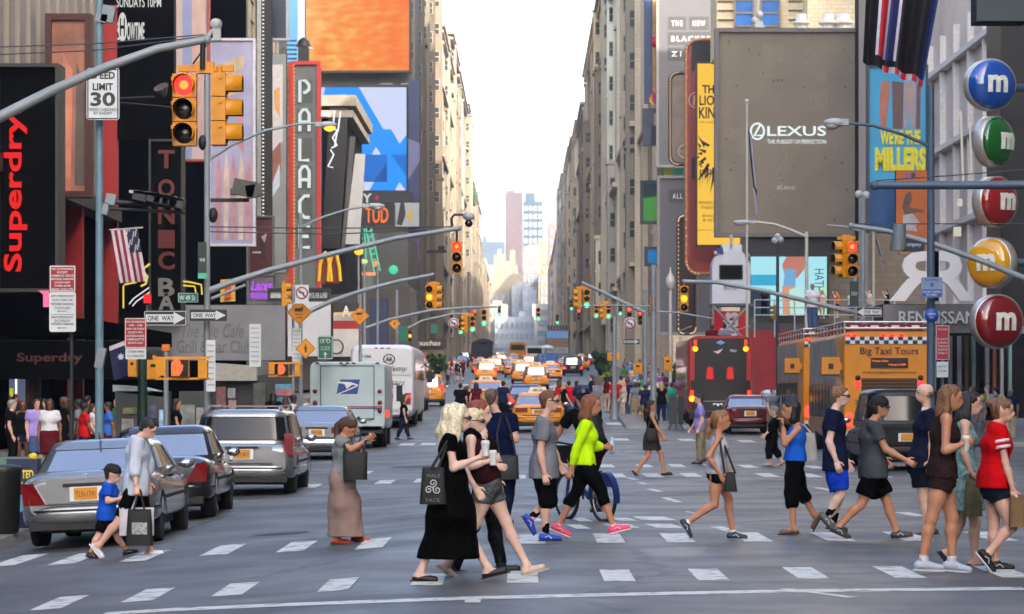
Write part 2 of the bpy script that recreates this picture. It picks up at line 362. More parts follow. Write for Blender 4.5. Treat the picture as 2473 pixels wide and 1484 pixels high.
def canyon(side, y0, y1, xf, T, c, label, grp, seed, bays=None, deep=40, win=True, top=None):
 """tall street block: mass, piers standing proud of the wall, string courses, cornice, roof house, windows between the piers"""
 r = random.Random(seed); sg = 1 if side == 'L' else -1       # sg: which way the street face looks (+x for the left row)
 g0 = gz(0, (y0 + y1) / 2) - 2.0; m = brick(c, [max(0, v - 12) for v in c], .9); xb = xf - sg * deep; xc = (xf + xb) / 2
 root = thing('building', label, 'building', (xc, (y0 + y1) / 2, g0), group=grp); b = MB(m); H = T - g0
 b.box((xc, (y0 + y1) / 2, g0 + H / 2), (deep, y1 - y0 - .3, H))
 n = bays or max(2, int((y1 - y0) / 9)); step = (y1 - y0 - .3) / n; pd = r.uniform(.5, 1.0)
 for i in range(n + 1):
  y = y0 + .15 + step * i; k = r.choice((1, 1, .6, 1.5)); b.box((xf + sg * pd * k / 2, min(max(y, y0 + .8), y1 - .8), g0 + H * .5 - .4), (pd * k, r.uniform(1.0, 1.5), H - .8))
 for z in [T - 1.2] + [g0 + H * q for q in (.14, .3, .62, .82)]:
  if r.random() < .8 or z > T - 2: b.box((xf + sg * (pd * .5 + .25), (y0 + y1) / 2, z), (pd + .6, y1 - y0 - .25, r.uniform(.35, .6)))
 b.box((xf + sg * .5, (y0 + y1) / 2, T - .2), (pd + 1.4, y1 - y0 - .1, .5)); b.build('wall', root)
 tones = [brick([min(255, int(v * q)) for v in c], [int(v * q * .95) for v in c], .9) for q in (1.12, .86, .72)]
 for i in range(max(2, n - 1)):
  bw = r.uniform(1.6, 3.4); y = y0 + 1.5 + (y1 - y0 - 3) * (i + r.random() * .7) / max(2, n - 1); bd = r.uniform(.7, 1.9); zt = g0 + H * r.choice((1, .96, .8, .55, .35)); zb = g0 + (0 if r.random() < .5 else r.uniform(5, 12)); q = MB(r.choice(tones)); q.box((xf + sg * bd / 2, y, (zb + zt) / 2), (bd, bw, zt - zb)); q.box((xf + sg * bd / 2, y, zt - .1), (bd + .4, bw + .4, .5)); q.box((xf + sg * bd / 2, y, zb + (zt - zb) * .5), (bd + .25, bw + .25, .35)); q.build('bay', root)
  if win and bd > 1:
   for k in range(min(8, int((zt - zb) / 4.5))): put_window(root, bd * .55, 1.8, 'y', (xf + sg * bd / 2, y - bw / 2, zt - 3 - k * 4.5))
 b = MB(M((150, 140, 125), .8, 0, .15, .3, name='roof_render'))
 if top is None: top = r.random() < .7
 if top:
  hh = r.uniform(2.5, 5); yy = y0 + (y1 - y0) * r.uniform(.3, .7)
  b.box((xf - sg * r.uniform(4, 7), yy, T + .05 + hh / 2), (5, 6, hh)); b.box((xf - sg * 9, yy + 6, T + .05 + 1), (4, 4, 2)); b.build('roof_house', root)
 if win:
  fl = 4.2 if H < 90 else 5.0; rows = int((H - 8) / fl); step2 = step
  lim = 60; cnt = 0
  for j in range(rows):
   z = T - 3.6 - j * fl
   if z < g0 + 7: break
   for i in range(n):
    if cnt >= lim: break
    put_window(root, min(3.0, step2 * .42), 2.1, 'r' if side == 'L' else 'l', (xf, y0 + .15 + step * (i + .5), z)); cnt += 1
 return root
CR = [(216, 200, 172), (196, 178, 152), (224, 210, 186), (184, 168, 146), (208, 194, 170), (172, 158, 140), (202, 190, 170)]
GL, GR = 'cream masonry blocks along the far left side of the avenue', 'cream masonry blocks along the far right side of the avenue'
ORD = ['first', 'second', 'third', 'fourth', 'fifth', 'sixth', 'seventh', 'eighth', 'ninth', 'tenth', 'eleventh']
LB = [(415, 470, -15.2, 88), (470, 520, -15.0, 84), (520, 600, -14.8, 64), (600, 660, -15.1, 72), (660, 720, -14.9, 71), (720, 770, -15.2, 72.5), (770, 840, -15.0, 74.5), (840, 1000, -15.1, 60), (1000, 1300, -15.3, 48)]
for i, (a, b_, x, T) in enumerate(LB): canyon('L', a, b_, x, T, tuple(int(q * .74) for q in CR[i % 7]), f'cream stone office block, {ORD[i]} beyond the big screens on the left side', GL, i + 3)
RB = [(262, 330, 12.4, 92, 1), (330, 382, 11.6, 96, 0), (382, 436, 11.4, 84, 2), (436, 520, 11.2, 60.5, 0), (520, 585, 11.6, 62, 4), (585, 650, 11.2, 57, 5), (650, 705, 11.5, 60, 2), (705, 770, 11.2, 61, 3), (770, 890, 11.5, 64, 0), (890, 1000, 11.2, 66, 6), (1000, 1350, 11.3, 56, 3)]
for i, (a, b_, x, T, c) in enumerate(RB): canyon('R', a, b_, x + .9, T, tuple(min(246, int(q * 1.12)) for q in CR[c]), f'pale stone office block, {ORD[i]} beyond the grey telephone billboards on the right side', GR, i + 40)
# near masses -----------------------------------------------------
def mass(name, label, x0, x1, y0, y1, T, m, grp=None, z0=None, extra=None):
 g0 = (gz((x0 + x1) / 2, (y0 + y1) / 2) - 1.0) if z0 is None else z0
 root = thing(name, label, 'building', ((x0 + x1) / 2, (y0 + y1) / 2, g0), group=grp); b = MB(m); b.box(((x0 + x1) / 2, (y0 + y1) / 2, (g0 + T) / 2), (x1 - x0, y1 - y0, T - g0))
 if extra: extra(b)
 b.build('wall', root); return root
DKW = M((9, 8, 8), .8, 0, .25, .5, spec=0, name='dark_wall'); CORR = M((150, 142, 132), .6, 0, .15, .5, name='ribbed_metal')
def ribs(b):
 b.mat(CORR)
 for y in range(62, 112, 2): b.box((-15.35, y, 14.5), (.36, 1.1, 11.8))
 b.mat(M((60, 54, 50), .7)); b.box((-15.2, 88, 8.35), (.9, 52, .5)); b.mat(M((150, 20, 22), .5)); b.box((-15.2, 113.6, 10), (.7, .5, 12)); b.box((-15.2, 105, 5), (.6, .5, 10))
A1 = mass('shop_building', 'dark shop building with ribbed grey metal upper wall on the left edge', -40, -15.5, 60, 114, 26, DKW, extra=ribs)
A2 = mass('shop_building', 'black theatre front behind the cable billboard on the left', -40, -15.9, 114.4, 178, 30, M((8, 8, 8), .7, 0, .3, .4, name='black_wall', spec=0))
A3 = mass('shop_building', 'grey office building behind the tall theatre sign', -42, -16.2, 178.4, 230, 52, brick((122, 118, 112), (104, 100, 96), .8))
A4 = mass('shop_building', 'olive grey building carrying the orange and blue screens', -44, -13.9, 397, 414, 92, brick((142, 140, 124), (128, 124, 110), .8))
A5 = mass('shop_building', 'brown building set back between the theatre sign and the screens', -52, -31, 230.4, 396, 60, brick((96, 88, 80), (84, 76, 70), .8))
for j in range(9):
 for i in range(2): put_window(A4, 1.7, 2.2, 'y', (-14.95 - i * 2.6, 397, 25 + j * 5.2))
for j in range(5):
 for i in range(5): put_window(A3, 3, 2.4, 'r', (-16.2, 184 + i * 9, 14 + j * 5))
# unseen blocks added beside and behind the camera for shade and reflections
def shade_slabs(b): b.box((-14.2, 101.3, 3.75), (3.0, 21.5, .5)); b.box((-14.2, 146, 4.6), (2.9, 62, .5))  # dark slabs added above the pavement to deepen the shade below
mq = MB(DKW); shade_slabs(mq); tag(mq.build('marquee'), 'dark marquee roof running over the left pavement in front of the shops', 'marquee')
S1 = mass('shade_tower', 'tall stone office tower beside the street, right of the crossing and out of the picture', 24, 60, 14, 96, 74, brick((170, 160, 146), (150, 142, 130), .8))
S2 = mass('shade_tower', 'tall office tower far to the right, behind where the picture is taken', 26, 70, -95, 10, 80, brick((160, 150, 140), (140, 132, 124), .8))
S3 = mass('shade_tower', 'dark glass office tower left of the crossing, out of the picture', -60, -20, -70, 40, 46, M((70, 76, 84), .3, 0, .3, .2, name='dark_glass_wall'))
S4 = mass('shade_tower', 'broad stone tower closing the street far behind the viewpoint', -80, 95, -225, -185, 34, brick((120, 112, 104), (104, 98, 92), .8))
# right side: glass hotel flank and the poster block
HOT = M((206, 186, 172), .42, 0, .2, .25, name='hotel_panel')
def hotel(b):
 b.mat(M((222, 214, 202), .5))
 for z in (6.2, 10.4, 14.6, 18.8): b.box((21.85, 139, z), (.5, 58, .28))
 for y in range(112, 168, 5): b.box((21.9, y, 13), (.4, .3, 15))
 b.mat(M((188, 182, 170), .5)); b.box((21.6, 147, 3.6), (1.0, 40, 3.6))
B1 = mass('hotel_building', 'grey panelled hotel flank behind the round sweet signs', 22, 60, 104, 169, 72, HOT, extra=hotel)
B2 = mass('corner_building', 'stone corner building carrying the big sand coloured car billboard', 14.2, 80, 192, 204, 24.4, brick((150, 138, 120), (136, 124, 108), .7))
CRM_LIT = brick((244, 226, 188), (234, 214, 172), .9)  # cream stone raised to a sunlit tone; the sun is blocked here
def bands(b):
 b.mat(M((120, 100, 74), .8))
 for k in range(14): b.box((13.4, 205.95, 24.8 + k * .62), (1.1, .14, .08)); b.box((18.0, 205.95, 24.8 + k * .62), (.9, .14, .08))
 b.mat(CRM_LIT); b.box((21.5, 204, 27.5), (6, 3, 6)); b.mat(M((246, 234, 208), .8)); b.box((25.2, 203, 28.5), (6, 5, 9))  # paler slabs carry their sunlit look in the colour
B3 = mass('stone_building', 'cream stone building with blue windows above the car billboard', 12.8, 80, 206, 213, 60, CRM_LIT, z0=24.46, extra=bands)
BLUEG = M((20, 110, 190), .12, 0, .35, .8, name='blue_glass', spec=.8)
for x in (1797, 1860):
 p = P(x, 32, 205.9); o = put_window(B3, 1.25, 1.75, 'y', p); o.data = o.data.copy(); o.data.materials[1] = BLUEG
# far city: pale towers closing the view ------------------------------------------------
FT = 'hazy buildings closing the end of the avenue'
def far_block(px0, px1, ytop, d, c, label, steps=(), win=(0, 0), c2=None):
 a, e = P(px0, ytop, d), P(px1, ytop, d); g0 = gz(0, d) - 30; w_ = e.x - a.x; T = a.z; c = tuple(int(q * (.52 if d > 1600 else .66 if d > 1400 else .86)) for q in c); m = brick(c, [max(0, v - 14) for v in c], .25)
 root = thing('tower_block', label, 'building', ((a.x + e.x) / 2, d + 12, g0), group=FT); b = MB(m); b.box(((a.x + e.x) / 2, d + 12, (g0 + T) / 2), (w_, 24, T - g0))
 for (f0, f1, dy) in steps:
  t2 = P(0, ytop - dy, d).z; b.box((a.x + w_ * (f0 + f1) / 2, d + 12, (T + t2) / 2 - .2), (w_ * (f1 - f0), 18 - 20 * f0 + 3 * f1, t2 - T + .4), tp=(.8, .8) if f1 - f0 < .3 else (1, 1))
 b.build('wall', root); nx, ny = win
 for i in range(nx):
  for j in range(ny):
   f = MB(c2 or M((120, 136, 150), .3, name='far_glass')); f.box((a.x + w_ * (i + .5) / nx, d - .1, T - (j + .6) * 4.6 - 1), (w_ / nx * .55, .5, 2.4)); f.build('window', root)
 return root
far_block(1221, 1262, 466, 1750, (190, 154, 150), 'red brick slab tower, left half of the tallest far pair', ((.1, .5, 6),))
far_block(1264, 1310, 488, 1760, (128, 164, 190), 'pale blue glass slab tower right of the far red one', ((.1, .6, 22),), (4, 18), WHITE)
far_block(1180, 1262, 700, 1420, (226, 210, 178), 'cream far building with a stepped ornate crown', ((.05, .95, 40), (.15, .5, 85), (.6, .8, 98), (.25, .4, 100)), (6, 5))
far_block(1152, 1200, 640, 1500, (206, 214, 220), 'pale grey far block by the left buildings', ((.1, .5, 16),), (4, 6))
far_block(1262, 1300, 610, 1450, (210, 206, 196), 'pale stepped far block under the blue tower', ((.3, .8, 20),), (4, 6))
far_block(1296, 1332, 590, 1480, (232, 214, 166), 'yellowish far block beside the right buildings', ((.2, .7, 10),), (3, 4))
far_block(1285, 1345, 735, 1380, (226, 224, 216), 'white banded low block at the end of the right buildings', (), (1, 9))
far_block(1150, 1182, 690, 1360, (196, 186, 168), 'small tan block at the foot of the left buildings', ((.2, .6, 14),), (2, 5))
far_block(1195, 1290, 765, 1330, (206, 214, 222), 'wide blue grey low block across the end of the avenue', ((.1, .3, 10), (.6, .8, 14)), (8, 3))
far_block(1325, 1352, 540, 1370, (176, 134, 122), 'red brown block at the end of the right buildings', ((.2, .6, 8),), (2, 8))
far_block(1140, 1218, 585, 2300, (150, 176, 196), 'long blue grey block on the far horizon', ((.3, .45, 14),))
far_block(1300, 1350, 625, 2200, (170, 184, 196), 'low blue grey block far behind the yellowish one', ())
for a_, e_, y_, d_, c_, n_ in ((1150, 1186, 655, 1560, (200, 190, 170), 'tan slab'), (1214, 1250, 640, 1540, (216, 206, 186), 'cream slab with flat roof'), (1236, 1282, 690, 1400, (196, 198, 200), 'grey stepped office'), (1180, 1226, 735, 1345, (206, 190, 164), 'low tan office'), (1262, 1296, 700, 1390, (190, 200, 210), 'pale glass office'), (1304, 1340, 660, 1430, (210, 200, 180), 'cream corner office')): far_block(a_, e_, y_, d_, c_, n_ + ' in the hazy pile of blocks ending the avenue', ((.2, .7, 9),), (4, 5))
HILL = M((90, 110, 84), .9, 0, .3, .01, name='hill'); hb = MB(HILL); hb.smooth = True
for i in range(24):
 x0, x1 = -420 + i * 35, -420 + (i + 1) * 35
 h0, h1 = 62 + 6 * math.sin(i * .7), 62 + 6 * math.sin((i + 1) * .7); hb.add([(x0, 2350, 30), (x1, 2350, 30), (x1, 2500, h1), (x0, 2500, h0), (x1, 2560, 30), (x0, 2560, 30)], [(0, 1, 2, 3), (3, 2, 4, 5)])
structure(hb.build('hills', origin=(0, 2400, 0)), 'green rise beyond the far blocks')
# ================================================================ vehicles (local axes: x forward, y left, z up; the origin lies on the road under the middle)
def se(v, n): return math.copysign(abs(v) ** (2.0 / n), v)
def loft(b, rings, cap0=True, cap1=True, smooth=True):
 n = len(rings[0]); vs = [p for r in rings for p in r]; fs = []
 for i in range(len(rings) - 1):
  for k in range(n): k2 = (k + 1) % n; fs.append((i * n + k, i * n + k2, (i + 1) * n + k2, (i + 1) * n + k))
 b.add(vs, fs, smooth)
 if cap0: b.add(rings[0], [tuple(range(n - 1, -1, -1))], False)
 if cap1: b.add(rings[-1], [tuple(range(n))], False)
def yz_ring(x, w, z0, z1, n=5.0, k=28):
 zc, h = (z0 + z1) / 2, (z1 - z0) / 2
 return [(x, -w * se(math.cos(2 * math.pi * i / k), n), zc + h * se(math.sin(2 * math.pi * i / k), n)) for i in range(k)]
TYRE = M((16, 16, 17), .85, 0, .1, 20, name='tyre'); RIM = M((150, 152, 156), .3, .8, 0, name='rim'); DKPL = M((22, 23, 25), .6, 0, 0, name='dark_plastic')
RED_L = M((120, 8, 10), .2, 0, .15, 30, name='red_lens', coat=.5); AMB_L = M((200, 90, 10), .25, name='amber_lens'); PLATE = M((214, 142, 30), .5, 0, .05, name='plate')
BRAKE = EM((255, 60, 40), 2.2); WHT_L = M((210, 214, 220), .1, name='clear_lens', coat=.5)
CGL = M((168, 170, 176), .05, .8, 0, name='car_glass', spec=1.0)
def wheel(parent, x, y, r=.33, wd=.22):
 sg = 1 if y > 0 else -1; b = MB(TYRE); b.lathe((x, y - sg * wd, r), [(r * .6, 0), (r * .93, 0), (r, .03), (r, wd - .03), (r * .93, wd), (r * .62, wd)], 22, (0, sg, 0)); t = b.build('wheel', parent, world=False)
 b = MB(RIM); b.lathe((x, y - sg * .05, r), [(r * .62, .01), (r * .6, .035), (r * .2, .02), (r * .12, .045), (0, .05)], 18, (0, sg, 0)); b.mat(DKPL)
 for k in range(5):
  a = 2 * math.pi * k / 5; b.box((x + r * .4 * math.cos(a), y - sg * .012, r + r * .4 * math.sin(a)), (.07, .012, .07))
 b.build('rim', t, world=False)
def car(name, label, cat, paint, loc, rz=R(90), style='sedan', L=4.9, W=1.86, H=1.45, belt=.95, deck=1.02, plate='', lit=False, taxi=False, group=None, roll=0.0, chrome=False, rails=False, lamp='corner', glassm=None):
 root = thing(name, label, cat, loc, rz, group); root.rotation_euler = (roll, 0, rz); x0, x1, w = -L / 2, L / 2, W / 2; gc = .24; cg = glassm or CGL
 hood = belt - .02; fl = style in ('suv', 'van'); tb = belt + .04 if fl else deck
 b = MB(paint)
 st = [(x0, .84, .42, tb - .16), (x0 + .05, .93, .36, tb - .06), (x0 + .16, .98, .30, tb - .01), (x0 + .5, 1, gc, tb), (x0 + 1.25, 1, gc, tb + .0), (-.3, 1, gc, belt + .02), (x1 - 1.5, 1, gc, hood), (x1 - .55, .98, gc, hood - .08), (x1 - .16, .92, .30, hood - .2), (x1 - .03, .82, .36, hood - .3)]
 loft(b, [yz_ring(x, w * f, z0, z1, 4.6) for x, f, z0, z1 in st])
 # greenhouse as stacked rings
 if fl: gr = (x0 + .10, x1 - 1.35, x0 + .36, x1 - 2.15)
 elif style == 'hatch': gr = (x0 + .2, x1 - 1.2, x0 + .75, x1 - 2.0)
 else: gr = (x0 + .95, x1 - 1.25, x0 + 1.62, x1 - 2.12)
 lv = [(belt - .06, 0.0, .97), (belt + .02, .0, .965), (H - .12, .84, .80 if not fl else .86), (H - .04, .95, .74 if not fl else .80), (H, 1.05, .58)]
 def S(th, q, e=0.0):
  """point on the cabin surface: th round it, q height 0..1 of the glass zone"""
  z0_, f0, y0_ = lv[1]; z1_, f1, y1_ = lv[2]; f = f0 + (f1 - f0) * q; ra = gr[0] + (gr[2] - gr[0]) * f; rb = gr[1] + (gr[3] - gr[1]) * f; ww = w * (y0_ + (y1_ - y0_) * q) + e; xc, a = (ra + rb) / 2, (rb - ra) / 2 + e
  return (xc + a * se(math.cos(th), 7), ww * se(math.sin(th), 7), z0_ + (z1_ - z0_) * q)
 rings = []
 for z, f, yy in lv:
  ra = gr[0] + (gr[2] - gr[0]) * f; rb = gr[1] + (gr[3] - gr[1]) * f
  if z >= H - .001: ra, rb = ra + .18, rb - .25
  rings.append([((ra + rb) / 2 + (rb - ra) / 2 * se(math.cos(2 * math.pi * i / 48), 7), w * yy * se(math.sin(2 * math.pi * i / 48), 7), z) for i in range(48)])
 loft(b, rings, False, True); b.build('body', root, world=False)
 def pane(nm, t0, t1, q0, q1, n=10):
  g = MB(cg); g.smooth = True; vs = [S(t0 + (t1 - t0) * i / n, q0 + (q1 - q0) * j / 3, .008) for j in range(4) for i in range(n + 1)]
  g.add(vs, [(j * (n + 1) + i, j * (n + 1) + i + 1, (j + 1) * (n + 1) + i + 1, (j + 1) * (n + 1) + i) for j in range(3) for i in range(n)], True)
  gs = MB(DKPL); gs.smooth = True; vs = [S(t0 - .012 + (t1 - t0 + .024) * i / n, q0 - .04 + (q1 - q0 + .08) * j / 3, .004) for j in range(4) for i in range(n + 1)]
  o = g.build(nm, root, world=False); gs.add(vs, [(j * (n + 1) + i, j * (n + 1) + i + 1, (j + 1) * (n + 1) + i + 1, (j + 1) * (n + 1) + i) for j in range(3) for i in range(n)], True); gs.build('window_seal', o, world=False)
 pane('rear_window', math.pi - .72, math.pi + .72, .10, .93); pane('windscreen', -.72, .72, .06, .95)
 for sg in (1, -1):
  tt = [1.02, 1.545, 1.6, 2.1] if not fl else [.95, 1.5, 1.57, 2.16]
  pane('side_window', sg * tt[0], sg * tt[1], .1, .95, 6); pane('side_window', sg * tt[2], sg * tt[3], .1, .95, 6)
 # rear details
 zt = tb - .10
 b = MB(paint); b.box((x0 - .008, 0, (.62 + zt) / 2), (.05, W * .58, zt - .62)); b.mat(DKPL); b.box((x0 - .012, 0, .60), (.05, W * .6, .012)); b.build('tailgate' if fl else 'boot_lid', root, world=False)
 def br(e, z): return [(x0 + .62 - (.68 + e) * se(math.cos(R(-90 + 180 * i / 23)), 4), (w + .012 + e) * se(math.sin(R(-90 + 180 * i / 23)), 4), z) for i in range(24)]
 b = MB(CHROME if chrome else paint); loft(b, [br(-.06, .33), br(-.01, .37), br(.0, .46), br(-.005, .54), br(-.05, .58)]); b.mat(CHROME if chrome else DKPL); loft(b, [br(.006, .50), br(.012, .515), br(.006, .53)]); b.mat(DKPL); b.box((x0 + .1, 0, .31), (.2, W * .86, .12)); b.build('rear_bumper', root, world=False)
 b = MB(paint); b.box((x1 - .04, 0, .45), (.2, W * .88, .22)); b.build('front_bumper', root, world=False)
 b = MB(WHITE); b.box((x0 - .045, 0, .74 if not fl else .78), (.02, .44, .2)); b.mat(DKPL); b.box((x0 - .04, 0, .86 if not fl else .9), (.03, .62, .05)); b.mat(PLATE); b.box((x0 - .058, 0, .74 if not fl else .78), (.012, .32, .16))
 if plate: b.mat(M((30, 30, 60), .5)); b.text(plate, (x0 - .066, 0, .735 if not fl else .775), w=.27, h=.075, ux=(0, -1, 0), uy=(0, 0, 1), depth=.002)
 b.build('number_plate', root, world=False)
 for sg in (1, -1):
  b = MB(BRAKE if lit else RED_L)
  if lamp == 'wide': b.box((x0 + .0, sg * w * .64, .80), (.07, .46, .17))
  elif lamp == 'tall': b.box((x0 + .13, sg * w * .90, belt - .02), (.22, .18, .42))
  else:
   p = [(0, .02, 0), (0, .34, 0), (0, .26, .14), (0, .17, .30), (0, .0, .30)]
   b.poly([(x0 - .05 + (.07 if q[1] < .15 else .0), sg * (w * .95 - q[1]), .60 + q[2]) for q in (p if sg > 0 else p[::-1])], .16, (1, 0, 0))
  b.build('tail_light', root, world=False)
  b = MB(WHT_L); b.ball((x1 - .26, sg * w * .72, .66), (.14, .2, .09), 10, 6); b.build('headlight', root, world=False)
  b = MB(paint); b.ball((x1 - 1.75, sg * (w + .1), belt + .07), (.09, .12, .075), 10, 6); b.mat(CGL); b.ball((x1 - 1.82, sg * (w + .1), belt + .07), (.03, .1, .06), 10, 6); b.build('wing_mirror', root, world=False)
  for xx in (x0 + .98, x1 - .95): wheel(root, xx, sg * (w - .03), .335 if not fl else .36)
  b = MB(DKPL)
  for xx in (x0 + .98, x1 - .95):
   r_ = .395 if not fl else .42
   for k in range(12):
    a0, a1 = math.pi * k / 12, math.pi * (k + 1) / 12; y_ = sg * (w + .004)
    b.poly([(xx + r_ * math.cos(a0), y_, .335 + r_ * math.sin(a0)), (xx + r_ * math.cos(a1), y_, .335 + r_ * math.sin(a1)), (xx + .3 * math.cos(a1), y_, .335 + .3 * math.sin(a1)), (xx + .3 * math.cos(a0), y_, .335 + .3 * math.sin(a0))])
  b.build('wheel_arch', root, world=False)
  b = MB(DKPL); b.box((.1, sg * (w + .002), .62), (2.6, .02, .05)); b.mat(paint); b.box((-.05, sg * (w + .012), .86), (.16, .03, .03)); b.box((.95, sg * (w + .012), .86), (.16, .03, .03)); b.build('side_trim', root, world=False)
 b = MB(DKPL); b.box((.1, 0, .27), (L - .9, W * .8, .16)); b.tube([(x0 - .02, -w * .55, .27), (x0 + .3, -w * .55, .27)], .035); b.build('underbody', root, world=False)
 if rails:
  b = MB(M((120, 122, 126), .4, .5))
  for sg in (1, -1): b.tube([(x0 + .6, sg * w * .7, H - .02), (x0 + .75, sg * w * .7, H + .06), (.5, sg * w * .7, H + .06), (.7, sg * w * .7, H - .02)], .02, 6)
  for xx in (-1.2, -.3): b.box((xx, 0, H + .055), (.06, W * .7, .025))
  b.build('roof_rack', root, world=False)
 if taxi:
  b = MB(M((222, 212, 186), .5, name='roof_sign')); b.box((.0, 0, H + .11), (.28, .74, .22), tp=(.7, .8)); b.mat(DKPL); b.box((0, 0, H + .02), (.2, .6, .05)); b.mat(M((40, 40, 40), .5)); b.text('4K26', (-.145, 0, H + .1), w=.4, h=.1, ux=(0, -1, 0), depth=.01); b.build('roof_light', root, world=False)
 return root
def at_rear(px, d, L, rz=R(90)):
 p = GP(px, d); p += Vector((math.cos(rz), math.sin(rz), 0)) * L / 2; p.z = gz(p.x, p.y); return p
SILV = M((138, 142, 146), .26, .72, .06, 2, name='silver_paint', coat=.7); SILV2 = M((140, 142, 142), .26, .7, .06, 2, name='light_silver_paint', coat=.7); DKC = M((34, 26, 28), .2, .3, 0, name='dark_paint', coat=1); DGL = M((14, 17, 20), .08, 0, 0, name='tinted_glass', spec=.4); CAB = M((240, 150, 18), .3, 0, .05, 2, name='cab_yellow', coat=.5)
BLKP = M((5, 5, 6), .35, 0, 0, name='black_paint', spec=.3); REDP = M((92, 6, 12), .25, .1, 0, name='red_paint', coat=.8); WHP = M((214, 216, 218), .35, 0, .04, 2, name='white_paint', coat=.4); NAVYP = M((34, 48, 70), .25, .3, 0, name='navy_paint', coat=.8)
merc = car('silver_sedan', 'large silver saloon at the left edge with orange number plate TLN-1741', 'car', SILV, at_rear(214, 42.6, 5.04), L=5.04, W=1.87, H=1.46, belt=.97, deck=1.06, plate='TLN-1741', roll=-.045)
b = MB(CHROME); b.text('S 400', (-2.5, .62, .93), w=.26, h=.05, ux=(0, -1, 0), depth=.01); b.lathe((-2.53, 0, .965), [(.045, 0), (.045, .008), (.036, .008), (.036, 0)], 16, (-1, 0, 0))
for a in (90, 210, 330): b.tube([(-2.536, 0, .965), (-2.536, .04 * math.cos(R(a)), .965 + .04 * math.sin(R(a)))], .005, 5)
b.build('badge', merc, world=False); b = MB(BLACK); b.poly([(-1.0, -.01, 1.455), (-.8, -.01, 1.455), (-.98, -.01, 1.56)], .02, (0, 1, 0)); b.build('antenna', merc, world=False)
car('dark_sedan', 'dark maroon car half hidden just ahead of the large silver saloon', 'car', DKC, at_rear(372, 49.5, 4.7), L=4.7, W=1.84, H=1.5, roll=-.03)
mini = car('silver_minivan', 'silver minivan with roof rack and dark rear window in the left lane', 'van', SILV2, at_rear(584, 58.5, 5.1), style='van', L=5.1, W=1.96, H=1.62, belt=.98, lamp='tall', plate='DKM 4817', rails=True, glassm=DGL)
car('silver_sedan', 'silver saloon with chrome bumper in front of the mail truck', 'car', SILV, at_rear(765, 85.5, 5.3), L=5.3, W=1.98, H=1.47, chrome=True, plate='AHR 2260', lamp='wide')
G_CAB = 'yellow taxis driving away down the avenue'
CV = dict(style='sedan', L=5.3, W=1.98, H=1.46, taxi=True, lamp='wide', group=G_CAB); SV = dict(style='suv', L=4.6, W=1.85, H=1.68, taxi=True, lamp='tall', group=G_CAB)
car('taxi', 'yellow saloon taxi nearest to the crossing, behind the man in the grey tee', 'taxi', CAB, at_rear(1300, 117, 5.3), plate='4K26', **CV)
car('taxi', 'yellow taxi with roof sign behind the shaved man in navy', 'taxi', CAB, at_rear(1172, 155, 5.3), **CV)
car('taxi', 'yellow tall taxi van peeping out beside the white minibus', 'taxi', CAB, at_rear(1030, 165, 4.6), lit=True, **SV)
car('taxi', 'yellow sport utility taxi alone in the middle of the road', 'taxi', CAB, at_rear(1295, 217, 4.6), **SV)
car('taxi', 'yellow sport utility taxi in the lane left of centre, beside a saloon taxi', 'taxi', CAB, at_rear(1173, 258, 4.6), lit=True, **SV)
car('taxi', 'yellow saloon taxi just beyond and left of the lone central taxi', 'taxi', CAB, at_rear(1243, 285, 5.3), **CV)
car('taxi', 'small far yellow taxi above the left of centre sport utility taxi', 'taxi', CAB, at_rear(1211, 385, 4.6), **SV)
car('taxi', 'small yellow taxi beside the black sport utility on the right', 'taxi', CAB, at_rear(1366, 335, 5.3), **CV)
car('taxi', 'orange yellow taxi between black sport utility and red car', 'taxi', CAB, at_rear(1404, 345, 4.6), lit=True, **SV)
car('taxi', 'far yellow taxi beneath the dark tarpaulin truck', 'taxi', CAB, at_rear(1160, 330, 5.3), **CV)
for n_, (x_, d_, st_) in enumerate(((1262, 245, 'S'), (1228, 330, 'C'), (1330, 262, 'C'), (1278, 345, 'S'), (1196, 310, 'S'), (1240, 420, 'C'))): car('taxi', ('yellow hatch taxi one place beyond the lone central taxi', 'far yellow saloon taxi in the left centre lane', 'yellow saloon taxi right behind the lone central taxi', 'far yellow hatch taxi before the white van', 'yellow hatch taxi hugging the left centre line', 'farthest yellow saloon taxi under the orange bus')[n_], 'taxi', CAB, at_rear(x_, d_, 5), **(SV if st_ == 'S' else CV))
car('dark_sedan', 'dark blue saloon directly beyond the nearest yellow taxi', 'car', NAVYP, at_rear(1272, 142, 4.7), L=4.7, W=1.82, H=1.42, lit=True)
car('black_suv', 'black sport utility vehicle far off in the right lane', 'car', BLKP, at_rear(1384, 300, 4.9), style='suv', L=4.9, W=2.0, H=1.85, lit=True)
car('red_car', 'small far red car with lit brake lamps by the round bush', 'car', REDP, at_rear(1432, 415, 4.6), style='suv', L=4.6, W=1.85, H=1.6, lit=True)
car('silver_car', 'small far silver car near the corn dog stand on the left', 'car', SILV, at_rear(1114, 400, 4.7), L=4.7, W=1.85, H=1.5)
car('white_suv', 'far white sport utility above the taxis in the middle', 'car', WHP, at_rear(1207, 430, 4.8), style='suv', L=4.8, W=1.95, H=1.8)
car('silver_car', 'far grey car behind the small far silver one', 'car', SILV, at_rear(1122, 450, 4.7), style='suv', L=4.7, W=1.85, H=1.7)
car('red_car', 'dark red saloon behind the red double decker on the right', 'car', REDP, at_rear(1812, 114, 4.7), L=4.7, W=1.8, H=1.42)
car('white_car', 'white car beside the yellow tour buses, half hidden by walkers', 'car', WHP, at_rear(1893, 122, 4.7), L=4.7, W=1.8, H=1.5, lit=True)
car('black_suv', 'large black sport utility behind the man in the black cap', 'car', BLKP, at_rear(2192, 72, 5.0), style='suv', L=5.0, W=1.96, H=1.9, belt=1.08, glassm=DGL)
